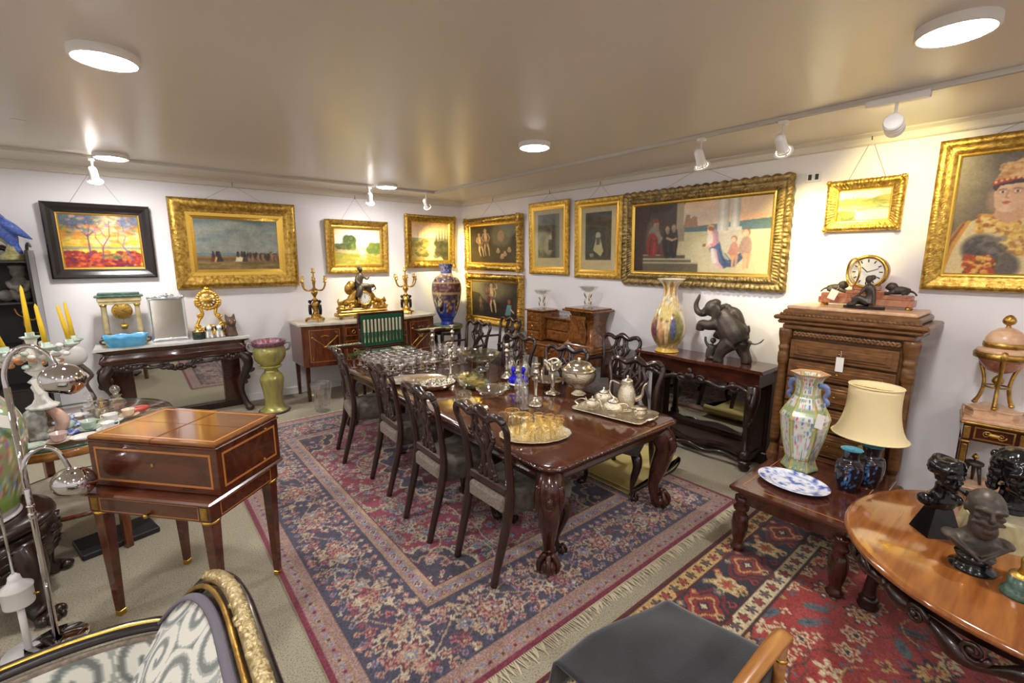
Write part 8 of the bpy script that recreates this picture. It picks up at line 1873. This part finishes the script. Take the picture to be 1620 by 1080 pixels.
# ================================================================ famille rose floor vase on a carved stand
e = E('vase_stand', 'dark carved round stand with lion-paw feet at the left edge', 'stand', (-0.83, 3.56, 0), 0)
P('top_ring', MB().lathe([(0.27, 0.50), (0.335, 0.505), (0.345, 0.52), (0.335, 0.545), (0.30, 0.56), (0.24, 0.56)], 48), 'dark_wood', e)
P('carved_drum', MB().lathe([(0.30, 0.28), (0.335, 0.32), (0.345, 0.40), (0.325, 0.47), (0.30, 0.505)], 72, fl=(36, 0.012)), 'dark_wood', e)
m = MB()
for k in range(72):
    a = k * 2 * PI / 24; zz = 0.345 + 0.045 * (k // 24) + 0.02 * (k % 2)
    m.tube([(0.343 * math.cos(a - 0.08), 0.343 * math.sin(a - 0.08), zz), (0.352 * math.cos(a), 0.352 * math.sin(a), zz + 0.012), (0.343 * math.cos(a + 0.08), 0.343 * math.sin(a + 0.08), zz)], 0.006, 5)
P('fretwork', m, 'dark_wood', e, kind='stuff')
for k in range(4):
    a = -0.15 + k * PI / 2 - 0.62; c, s = math.cos(a), math.sin(a)
    m = MB().tube([(0.29 * c, 0.29 * s, 0.44), (0.34 * c, 0.34 * s, 0.32), (0.31 * c, 0.31 * s, 0.18), (0.31 * c, 0.31 * s, 0.08), (0.36 * c, 0.36 * s, 0.04)], [0.08, 0.075, 0.06, 0.05, 0.05], 12, 4)
    for q in (-1.4, -0.5, 0.5, 1.4): m.ball((0.40 * c - s * q * 0.03, 0.40 * s + c * q * 0.03, 0.032), (0.035, 0.035, 0.032), 10, 8)
    for q in (-1, 0, 1): m.ball((0.435 * c - s * q * 0.032, 0.435 * s + c * q * 0.032, 0.022), (0.016, 0.016, 0.020), 8, 6)
    P('paw_leg', m, 'dark_wood', e)
fv = famille(45, 26); fv2 = famille(55, 40)
def bigv(t, z):
    u, v = t * 1.1, z * 2.4
    d = abs((t + 0.3 + PI / 4) % (PI / 2) - PI / 4)
    if z < 0.05: return lin((204, 200, 196))
    if z < 0.14: return lin((140, 166, 86))
    if d > 0.62 or 0.44 < z < 0.50: return lin(fv2(u, v, (122, 138, 88)))
    return lin(fv(u, v, (138, 116, 66) if z < 0.26 else (150, 156, 108)))
TH('porcelain_floor_vase', MB().lathe([(0.0001, 0), (0.20, 0), (0.205, 0.02), (0.215, 0.06), (0.25, 0.20), (0.285, 0.38), (0.29, 0.47), (0.265, 0.57), (0.20, 0.67), (0.14, 0.74), (0.125, 0.82), (0.135, 0.92), (0.19, 1.02), (0.195, 1.03), (0.18, 1.02), (0.11, 0.9)], 110, colf=bigv, k=5), 'vc_china', 'large green and pink famille rose vase on the carved paw-foot stand', 'vase', (-0.83, 3.56, 0.5605))
tag_card('white price tag hanging beside the large famille rose vase', (-0.56, 3.40, 1.16), 0.5, 0.08, 0.06, 0.02, 0.5)

# ================================================================ glass-topped round table with china
GX, GY, GR, GZ = -0.43, 4.30, 0.56, 0.82
e = E('glass_table', 'round satinwood table with glass top crowded with small china at the left', 'table', (GX, GY, 0), 0)
P('rim', MB().lathe([(GR - 0.05, 0.74), (GR - 0.01, 0.742), (GR, 0.755), (GR, 0.79), (GR - 0.01, 0.80), (GR - 0.06, 0.80)], 64, cap=False), 'satin_wood', e)
P('table_bed', MB().lathe([(0.0001, 0.776), (GR - 0.04, 0.776), (GR - 0.04, 0.796), (0.0001, 0.796)], 48, cap=False), 'satin_wood', e)
P('glass_top', MB().lathe([(0.0001, 0.803), (GR + 0.004, 0.803), (GR + 0.006, 0.81), (GR + 0.004, 0.8185), (0.0001, 0.8185)], 72, cap=False), 'glass', e)
P('glass_edge', MB().lathe([(GR + 0.003, 0.8035), (GR + 0.0075, 0.81), (GR + 0.003, 0.818)], 72, cap=False), 'green_edge', e)
for k in range(4):
    a = -1.12 + k * PI / 2; c, s = math.cos(a), math.sin(a); P('leg', MB().box((0, 0, 0.385), (0.06, 0.06, 0.77), 0.005, M=Tm((GR - 0.07) * c, (GR - 0.07) * s, 0) @ Rm(a), taper=0.7), 'red_wood', e)
P('lower_shelf', MB().lathe([(0.0001, 0.30), (0.44, 0.30), (0.445, 0.31), (0.44, 0.32), (0.0001, 0.32)], 48, cap=False), 'marble_cream', e)
P('shelf_rim', MB().lathe([(0.44, 0.295), (0.455, 0.30), (0.455, 0.32), (0.44, 0.325)], 48, cap=False), 'red_wood', e)
TH('document_case', MB().box((0, 0, 0.02), (0.42, 0.28, 0.04), 0.006), 'dark_panel', 'flat dark case lying on the carpet under the glass-topped table', 'case', (-0.28, 4.02, 0), 0.25)
ZG = 0.8195
e = E('porcelain_candelabrum', 'flower-encrusted porcelain candelabrum on two fish with tall yellow candles', 'candelabrum', (-0.52, 4.02, ZG), 0.2)
m = MB()
m.tube([(-0.03, 0.0, 0.03), (-0.06, 0, 0.09), (-0.04, 0, 0.16), (-0.01, 0, 0.19)], [0.045, 0.065, 0.055, 0.03], 12, 4); m.tube([(-0.05, -0.03, 0.03), (0.02, -0.06, 0.012), (0.06, -0.05, 0.03)], [0.03, 0.018, 0.03], 8, 3); m.ball((0, 0, 0.01), (0.11, 0.08, 0.012))
remesh(P('grey_fish', m, 'grey_glaze', e), 0.008, 2)
P('pink_fish', MB().tube([(0.05, 0.01, 0.02), (0.075, 0.01, 0.08), (0.055, 0.01, 0.14), (0.02, 0.01, 0.18)], [0.025, 0.036, 0.032, 0.02], 12, 4), 'pink_glaze', e)
P('scalloped_collar', MB().lathe([(0.04, 0.185), (0.07, 0.20), (0.074, 0.212), (0.045, 0.23), (0.03, 0.26), (0.028, 0.30), (0.038, 0.335), (0.025, 0.36)], 36, fl=(10, 0.08)), 'white_china', e)
P('stem', MB().lathe([(0.055, 0.44), (0.03, 0.46), (0.03, 0.50), (0.05, 0.53), (0.04, 0.56), (0.022, 0.60), (0.03, 0.64)], 20).lathe([(0.03, 0.35), (0.05, 0.37), (0.02, 0.40), (0.055, 0.44)], 20), 'white_china', e)
rr_ = random.Random(8)
fl_ = [('mint', 0), ('blush', 1), ('terracotta', 2), ('white_china', 3)]
for nm, ph in fl_:
    m = MB()
    for k in range(16):
        a = rr_.uniform(0, 6.28); q = rr_.uniform(0.03, 0.17); m.ball((q * math.cos(a), q * math.sin(a), rr_.uniform(0.46, 0.60)), (0.02, 0.02, 0.016), 8, 6)
    P('flower_cluster', m, nm, e, kind='stuff')
tops = [(0.0, 0.0, 0.665, 0.30, 0.0), (-0.12, -0.08, 0.60, 0.27, -0.22), (0.05, -0.13, 0.61, 0.25, -0.06), (0.17, 0.0, 0.60, 0.24, -0.12), (0.20, 0.08, 0.61, 0.24, -0.06), (-0.17, 0.05, 0.60, 0.26, -0.05)]
for (x, y, zz, h, ln) in tops:
    a_ = P('arm', MB().tube([(0, 0, 0.56), (x * 0.6, y * 0.6, 0.525), (x, y, 0.57), (x, y, zz - 0.03)], [0.014, 0.014, 0.012, 0.012], 8, 4), 'white_china', e)
    P('drip_pan', MB().lathe([(0.012, -0.04), (0.03, -0.03), (0.045, -0.018), (0.047, -0.012), (0.02, -0.01), (0.02, 0.012), (0.014, 0.014)], 20, (x, y, zz), fl=(8, 0.06)), 'mint', a_)
    P('candle', MB().lathe([(0.013, 0), (0.012, h * 0.5), (0.008, h * 0.93), (0.001, h)], 12, M=Tm(x, y, zz) @ Rm(ln, 'Y')), 'candle', a_)
tag_card('white price tag hanging under the porcelain candelabrum', (-0.52, 3.92, 1.245), 0.4, 0.06, 0.10, 0.02, -0.25)

e = E('globe_lamp', 'pale frosted globe on a dark twig base beside the porcelain candelabrum', 'globe lamp', (-0.35, 4.50, ZG), 0)
P('globe', MB().ball((-0.03, 0, 0.43), (0.072, 0.072, 0.072), 28, 20), 'frosted', e)
P('twig_base', MB().tube([(0.05, 0, 0.012), (0.035, 0.01, 0.12), (0.01, 0, 0.22), (0.045, -0.01, 0.28), (0.0, 0, 0.345), (-0.03, 0, 0.36)], [0.02, 0.012, 0.012, 0.014, 0.02, 0.03], 8, 5).lathe([(0.06, 0), (0.062, 0.01), (0.02, 0.022)], 20, (0.045, 0, 0)), 'bronze', e)

def bottle(label, x, y, s, m_='crystal', square=False):
    e = E('scent_bottle', label, 'bottle', (x, y, ZG), 0.3, 'glass scent bottles on the glass-topped table')
    if square: P('body', MB().box((0, 0, 0.05 * s), (0.085 * s, 0.085 * s, 0.10 * s), 0.012).lathe([(0.022 * s, 0.098 * s), (0.018 * s, 0.115 * s), (0.034 * s, 0.125 * s)], 16, cap=False), m_, e)
    else: P('body', MB().lathe([(0.0001, 0.003), (0.045 * s, 0.003), (0.048 * s, 0.01), (0.046 * s, 0.07 * s), (0.03 * s, 0.10 * s), (0.016 * s, 0.115 * s), (0.028 * s, 0.13 * s)], 20, cap=False, fl=(10, 0.03)), m_, e)
    P('stopper', MB().ball((0, 0, 0.165 * s), (0.028 * s, 0.028 * s, 0.03 * s), 14, 10).lathe([(0.012 * s, 0.12 * s), (0.014 * s, 0.14 * s)], 10), m_, e)
    return e
bottle('square glass bottle with ball stopper at the left of the scent bottles', -0.325, 4.27, 1.05, 'crystal', True)
bottle('amber and gilt glass bottle between the two clear scent bottles', -0.265, 4.21, 0.85, 'amber_glass')
bottle('square glass bottle with ball stopper nearest the marble console', -0.185, 4.33, 1.1, 'crystal', True)
def cup(label, x, y, m_, rz=0.0, s=1.0):
    e = E('teacup', label, 'teacup', (x, y, ZG), rz, 'small china cups on the glass-topped table')
    P('saucer', MB().lathe([(0.0001, 0.004), (0.03 * s, 0.004), (0.062 * s, 0.014), (0.064 * s, 0.016), (0.058 * s, 0.010), (0.03 * s, 0.0), (0.0001, 0.0)], 28, cap=False), m_, e)
    P('cup', MB().lathe([(0.0001, 0.006), (0.018 * s, 0.006), (0.03 * s, 0.02), (0.037 * s, 0.05 * s), (0.039 * s, 0.056 * s), (0.037 * s, 0.055 * s), (0.027 * s, 0.02), (0.0001, 0.012)], 24, cap=False), m_, e)
    P('handle', MB().tube([(0.035 * s, 0, 0.048 * s), (0.056 * s, 0, 0.045 * s), (0.052 * s, 0, 0.025 * s), (0.032 * s, 0, 0.022)], 0.004, 6, 4), m_, e)
cup('white teacup on its saucer between the bottles and the box table', -0.22, 4.12, 'white_china', 2.6, 1.1); cup('cream teacup behind the white teacup by the scent bottles', -0.125, 4.20, 'ivory', 2.2, 1.0); cup('blue printed teacup beside the pink fish', -0.47, 4.30, 'blue_print', 0.5, 1.0); cup('green-sprigged wide teacup near the front of the glass table', -0.33, 4.03, 'mint', 0.4, 1.15); cup('pale pink teacup at the front edge of the glass table', -0.46, 3.865, 'blush', 1.0, 1.1)
cup('small white teacup at the very edge beside the box table', -0.23, 3.94, 'white_china', 0.2, 1.0)
def dish(label, x, y, r, m_, rz=0.0, el=1.0):
    TH('china_dish', MB().lathe([(0.0001, 0.006), (r * 0.5, 0.006), (r * 0.8, 0.013), (r, 0.022), (r * 1.02, 0.023), (r * 0.8, 0.009), (r * 0.5, 0.0), (0.0001, 0.0)], 32, sx=el, fl=(8, 0.03), cap=False), m_, label, 'dish', (x, y, ZG), rz, 'small china dishes on the glass-topped table')
dish('oval mint china dish at the front of the glass table', -0.575, 3.825, 0.055, 'mint', 0.4, 1.3); dish('white china dish at the near edge of the glass table', -0.34, 3.835, 0.062, 'white_china', 0.2, 1.15); dish('grey-white china dish in front of the fish', -0.42, 3.98, 0.045, 'blue_print', 0.5, 1.2); dish('blue and white china dish by the blue printed teacup', -0.40, 4.17, 0.05, 'blue_print', 0.9, 1.2); dish('long blush china dish left of the fish', -0.66, 3.98, 0.05, 'blush', 0.2, 1.2); dish('white saucer behind the scent bottles', -0.40, 4.40, 0.05, 'white_china', 0, 1.1)
e = E('bird_figurine', 'small pale green china bird beside the pink fish', 'figurine', (-0.435, 4.075, ZG), 0.6)
P('body', MB().tube([(-0.03, 0, 0.018), (0.0, 0, 0.03), (0.025, 0, 0.05), (0.035, 0, 0.065)], [0.012, 0.024, 0.018, 0.013], 10, 4).ball((0, 0, 0.01), (0.03, 0.022, 0.011)), 'mint', e); P('beak', MB().tube([(0.044, 0, 0.066), (0.056, 0, 0.064)], [0.005, 0.001], 6), 'candle', e)
e = E('rose_ornament', 'small pink china rose on the front of the glass table', 'ornament', (-0.645, 3.88, ZG), 0)
for k in range(5): P('petal', MB().ball((0.02 * math.cos(k * 1.257), 0.02 * math.sin(k * 1.257), 0.02), (0.018, 0.014, 0.02), 8, 6), 'coral' if k % 2 else 'blush', e)
e = E('coral_tray', 'red lacquer pen tray with a blue and white insert on the glass table', 'tray', (-0.075, 4.29, ZG), 0.5)
P('tray', MB().tube([(0.06 * math.cos(t), 0.035 * math.sin(t), 0.02) for t in np.arange(0, 6.28, 0.4)], 0.016, 8, closed=True), 'coral', e); P('insert', MB().box((0, 0, 0.012), (0.09, 0.045, 0.018), 0.005), 'blue_print', e)

# ================================================================ black etagere with parrot
e = E('etagere', 'tall black lacquered display shelf at the left edge of the picture', 'shelf unit', (-1.26, YB - 0.02, 0), 0)
W, D = 1.0, 0.40
P('back_panel', MB().box((0, -0.012, 1.0), (W, 0.02, 1.96)), 'dark_panel', e)
for sx in (-1, 1): P('side_panel', MB().box((sx * (W / 2 - 0.012), -D / 2, 1.02), (0.024, D, 2.0), 0.004), 'black_rim', e)
for zz in (0.06, 0.62, 1.06, 1.50, 1.905): P('shelf', MB().box((0, -D / 2, zz), (W - 0.05, D - 0.02, 0.022), 0.004), 'black_rim', e)
P('crest', MB().tube([(-0.47 + 0.94 * i / 20, -0.04, 2.0 + 0.05 * math.sin(i * 0.9)) for i in range(21)], 0.03, 8), 'black_rim', e)
for sx in (-1, 1): P('side_finial', MB().tube([(sx * 0.488, -0.33, 2.0), (sx * 0.488, -0.28, 2.06), (sx * 0.488, -0.18, 2.09), (sx * 0.488, -0.06, 2.06)], [0.012, 0.014, 0.014, 0.012], 8, 4), 'black_rim', e)
P('lower_doors', MB().box((0, -D + 0.012, 0.34), (W - 0.06, 0.02, 0.54), 0.004), 'black_rim', e)
e = E('parrot_figurine', 'blue glazed parrot perched on a mossy stump on top of the black shelf', 'figurine', (-0.885, YB - 0.24, 1.9165), 0)
m = MB(); m.tube([(0.02, 0, 0.13), (0.0, 0, 0.23), (-0.045, 0, 0.35), (-0.085, 0, 0.44)], [0.03, 0.062, 0.068, 0.05], 14, 4); m.ball((-0.10, 0, 0.475), (0.052, 0.048, 0.05)); m.tube([(0.02, 0, 0.16), (0.045, 0, 0.08), (0.05, 0, 0.02)], [0.034, 0.03, 0.014], 8, 3)
for sy in (-1, 1): m.tube([(-0.05, sy * 0.05, 0.41), (0.02, sy * 0.07, 0.33), (0.09, sy * 0.05, 0.26), (0.155, sy * 0.03, 0.21)], [0.03, 0.042, 0.03, 0.006], 8, 4)
remesh(P('body', m, 'parrot_blue', e), 0.008, 2)
P('beak', MB().tube([(-0.145, 0, 0.485), (-0.175, 0, 0.475), (-0.18, 0, 0.45)], [0.02, 0.014, 0.003], 8, 3), 'candle', e)
m = MB().lathe([(0.11, 0), (0.115, 0.02), (0.09, 0.05), (0.05, 0.08), (0.035, 0.13), (0.03, 0.17)], 18, fl=(6, 0.1)); m.tube([(0, 0, 0.15), (-0.05, -0.01, 0.20), (-0.12, -0.02, 0.225), (-0.18, -0.02, 0.21)], [0.028, 0.02, 0.016, 0.01], 8, 4)
P('stump', m, 'moss', e)
e = E('stone_figure', 'grey carved stone squatting figure on the black shelf', 'figurine', (-0.875, YB - 0.24, 1.5115), 0)
m = MB(); m.box((0, 0.01, 0.12), (0.13, 0.12, 0.24), 0.03); m.ball((0, -0.01, 0.30), (0.06, 0.06, 0.075)); m.ball((0, -0.01, 0.345), (0.07, 0.065, 0.03)); m.tube([(-0.08, -0.02, 0.2), (-0.05, -0.07, 0.14), (0.02, -0.075, 0.15)], 0.024, 8, 3); m.tube([(0.08, -0.02, 0.2), (0.05, -0.07, 0.12), (-0.02, -0.075, 0.11)], 0.024, 8, 3); m.ball((-0.11, 0.0, 0.06), (0.06, 0.05, 0.06))
remesh(P('figure', m, 'stone', e), 0.009, 2)
e = E('gilt_figurine', 'slender gilt dancing figurine on the lower black shelf', 'figurine', (-0.88, YB - 0.22, 1.0715), 0)
m = MB().lathe([(0.06, 0), (0.062, 0.02), (0.03, 0.03), (0.02, 0.05)], 16).tube([(0, 0, 0.04), (0.01, 0, 0.13), (-0.01, 0, 0.2), (0, 0, 0.28)], [0.014, 0.018, 0.022, 0.02], 8, 4).ball((-0.005, 0, 0.325), 0.024, 10, 8); m.tube([(0, 0, 0.27), (-0.05, 0, 0.30), (-0.07, 0, 0.37)], 0.009, 6, 3); m.tube([(0, 0, 0.27), (0.05, 0, 0.24), (0.09, 0, 0.28)], 0.009, 6, 3); m.tube([(0.005, 0, 0.14), (0.06, 0.02, 0.10), (0.09, 0.02, 0.13)], 0.011, 6, 3)
remesh(P('figure', m, 'ormolu', e), 0.006, 1)
TH('china_egg', MB().ball((0, 0, 0.03), (0.035, 0.035, 0.03), 14, 10), 'mint', 'small pale china egg beside the parrot stump', 'ornament', (-1.07, YB - 0.24, 1.9165))

# ================================================================ settee with swirl fabric (bottom left)
CRM, GRY, DGR = (216, 213, 202), (158, 162, 155), (112, 116, 112)
def swirl(u, v, s=0.21):
    """u, v in metres; spirals on a staggered lattice"""
    best = None
    j0 = int(math.floor(v / s))
    for j in (j0 - 1, j0, j0 + 1, j0 + 2):
        off = 0.5 * (j % 2); i0 = int(math.floor(u / (s * 1.05) - off))
        for i in (i0, i0 + 1):
            cx, cy = (i + off) * s * 1.05 + 0.02 * math.sin(i * 3 + j), j * s * 0.92
            d = math.hypot(u - cx, v - cy)
            if best is None or d < best[0]: best = (d, math.atan2(v - cy, u - cx), i + j)
    d, th, k = best
    ph = d / s * 2 * PI * 2.6 - th * (1 if k % 2 else -1) + math.sin(k * 2.1)
    q = math.sin(ph)
    if d > s * 0.54 and q < -0.2: return lin(GRY)
    return lin(DGR if q > 0.72 else (GRY if q > 0.15 else CRM))
e = E('settee', 'settee with grey and cream swirl fabric and carved gilt crest, bottom left', 'sofa', (0, 0, 0), 0)
YA, YE = 2.02, 0.55
def ztop(y):
    t = (YA - y) / (YA - YE); t = min(max(t, 0), 1)
    q = min(t, 1 - t) / 0.40
    return 0.56 + 0.345 * (math.sqrt(max(0, 1 - (1 - q) ** 2)) if q < 1 else 1.0)
def backpt(u, v):
    y = YA - 0.02 - (YA - YE - 0.04) * u; zt = ztop(y) - 0.05; z0 = 0.36; zz = z0 + (zt - z0) * v
    x = -0.20 + 0.335 * ((zz - 0.36) / 0.53) ** 0.8 - 0.05 * math.sin(PI * v) * math.sin(PI * min(1, u * 2.2)) - 0.03
    return (x, y, zz)
NU, NV = 230, 110
P('back_upholstery', MB().grid(backpt, NU, NV, colf=lambda u, v: swirl(u * 1.45, (0.36 + 0.5 * v) * 1.15)), 'vc_fabric', e)
top = [(0.142 - 0.45 * (0.90 - ztop(y)), y, ztop(y)) for y in np.linspace(YA, YE, 60)]
rim = [top[0]] + top
P('back_frame', MB().tube([(x + 0.012, y, zz - 0.012) for x, y, zz in top], 0.027, 12), 'black_rim', e)
m = MB(); r = random.Random(12)
for i in range(7, 60):
    x, y, zz = top[i]
    for q in range(3): m.ball((x + r.uniform(-0.018, 0.012), y + r.uniform(-0.012, 0.012), zz + r.uniform(0.004, 0.016)), (r.uniform(0.009, 0.015), r.uniform(0.009, 0.018), r.uniform(0.008, 0.012)), 7, 5)
m.tube([(x, y, zz) for x, y, zz in top[7:]], 0.024, 10)
P('gilt_leaf_crest', m, 'gilt_pale', e)
P('gilt_inner_line', MB().tube([(x - 0.035, y, zz - 0.022) for x, y, zz in top], 0.009, 8), 'ormolu', e)
P('braid', MB().tube([tuple(np.array(backpt(u, 1.0)) + np.array((-0.006, 0, 0.004))) for u in np.linspace(0.0, 1, 60)], 0.012, 8, flat=(1.3, 0.6)), 'braid', e)
m = MB()
m.grid(lambda u, v: (backpt(u, v)[0] + 0.05 + 0.02 * v, backpt(u, v)[1], backpt(u, v)[2]), 30, 8); P('back_shell', m, 'velvet_light', e)
AR = [(-0.03, 2.005, 0.565), (-0.085, 2.03, 0.575), (-0.20, 2.055, 0.585), (-0.36, 2.06, 0.595), (-0.55, 2.04, 0.60), (-0.80, 2.0, 0.60), (-1.05, 1.98, 0.59)]
P('arm_rail', MB().tube([(x, y + 0.015, zz) for x, y, zz in AR], 0.026, 12, 6, flat=(1.2, 0.8)), 'black_rim', e)
P('arm_gilt_line', MB().tube([(x, y + 0.008, zz + 0.017) for x, y, zz in AR], 0.007, 8, 6), 'gold_bright', e)
P('arm_gimp', MB().tube([(x, y - 0.022, zz - 0.028) for x, y, zz in AR], 0.012, 8, 6), 'velvet_light', e)
ARC = cat(AR, 8)
def armpt(u, v):
    q = u * (len(ARC) - 1); i = min(int(q), len(ARC) - 2); p = ARC[i] + (ARC[i + 1] - ARC[i]) * (q - i); return (p[0], p[1] - 0.03 - 0.02 * math.sin(PI * v) - 0.06 * (1 - v), 0.36 + (p[2] - 0.03 - 0.36) * v)
P('arm_upholstery', MB().grid(armpt, 120, 40, colf=lambda u, v: swirl(u * 1.0 + 0.1, v * 0.24 + 0.4, 0.21)), 'vc_fabric', e)
def seatpt(u, v):
    x = -1.05 + 0.95 * u; y = YE + (YA - 0.08 - YE) * v; return (x, y, 0.40 + 0.05 * math.sin(PI * u) ** 0.5 * math.sin(PI * v) ** 0.5)
P('seat_upholstery', MB().grid(seatpt, 60, 70, colf=lambda u, v: swirl(u * 0.95, v * 1.35, 0.21)), 'vc_fabric', e)
P('seat_frame', MB().box((-0.56, (YA + YE) / 2, 0.34), (1.0, YA - YE + 0.02, 0.10), 0.02), 'black_rim', e)
for (x, y) in ((-0.98, YA - 0.08), (-0.14, YA - 0.08), (-0.98, YE + 0.08), (-0.14, YE + 0.08)): P('leg', MB().lathe([(0.016, 0.0), (0.02, 0.02), (0.03, 0.22), (0.038, 0.26), (0.034, 0.30)], 14, (x, y, 0)), 'black_rim', e)

# ================================================================ wooden armchair with black cloth (bottom centre)
e = E('wooden_armchair', 'honey-coloured wooden armchair half hidden by a black cloth, bottom centre', 'chair', (0, 0, 0.014), 0)
for (y) in (0.46,):
    P('arm', MB().tube([(1.12, y, 0.655), (1.30, y, 0.665), (1.50, y, 0.665), (1.60, y, 0.655), (1.635, y, 0.625)], [0.018, 0.022, 0.025, 0.025, 0.018], 10, 4, flat=(1.2, 0.75)), 'honey_wood', e)
    P('front_post', MB().tube([(1.60, y, 0.0), (1.60, y, 0.42), (1.602, y, 0.645)], [0.017, 0.019, 0.018], 10), 'honey_wood', e)
    P('brass_ring', MB().lathe([(0.020, 0.555), (0.023, 0.558), (0.023, 0.566), (0.020, 0.569)], 16, (1.602, y, 0), cap=False), 'brass', e)
    P('back_post', MB().tube([(1.10, y, 0.0), (1.10, y, 0.45), (1.12, y, 0.655)], 0.019, 10), 'honey_wood', e)
for y in (0.46, 0.89):
    P('side_rail', MB().box((1.35, y, 0.40), (0.50, 0.03, 0.05), 0.006), 'honey_wood', e)
for x in (1.10, 1.58): P('seat_leg', MB().tube([(x, 0.885, 0.0), (x, 0.885, 0.43)], 0.018, 10), 'honey_wood', e)
P('seat', MB().box((1.35, 0.70, 0.435), (0.50, 0.42, 0.03), 0.01), 'honey_wood', e)
def clothpt(u, v):
    # u along x (far edge = 1), v along y
    a = u * 1.34; x = 1.02 + 0.62 * min(a, 1.0) + 0.02 * max(0, a - 1); zz = 0.512 + 0.02 * math.sin(v * 3 + u * 2) + 0.008 * math.sin(u * 9 + v * 6)
    if a > 1: zz -= (a - 1) * 0.62
    b = v * 1.5 - 0.25; y = 0.50 + 0.49 * min(max(b, 0), 1.0) - 0.012 * (b < 0)
    if b > 1: zz -= (b - 1) * 0.75; y += (b - 1) * 0.16
    if b < 0: zz += b * 0.45
    y -= 0.10 * max(0, min(a, 1) - 0.3) * min(max(b, 0), 1); x += 0.0
    return (x, y, zz)
m = MB(); m.grid(clothpt, 44, 44); o = P('draped_cloth', m, 'black_cloth'); tag(o, 'black cloth draped over the seat of the wooden armchair, bottom centre', 'cloth')
o.location = (0, 0, 0.0)
sd = o.modifiers.new('thickness', 'SOLIDIFY'); sd.thickness = 0.008; sd.offset = 1.0
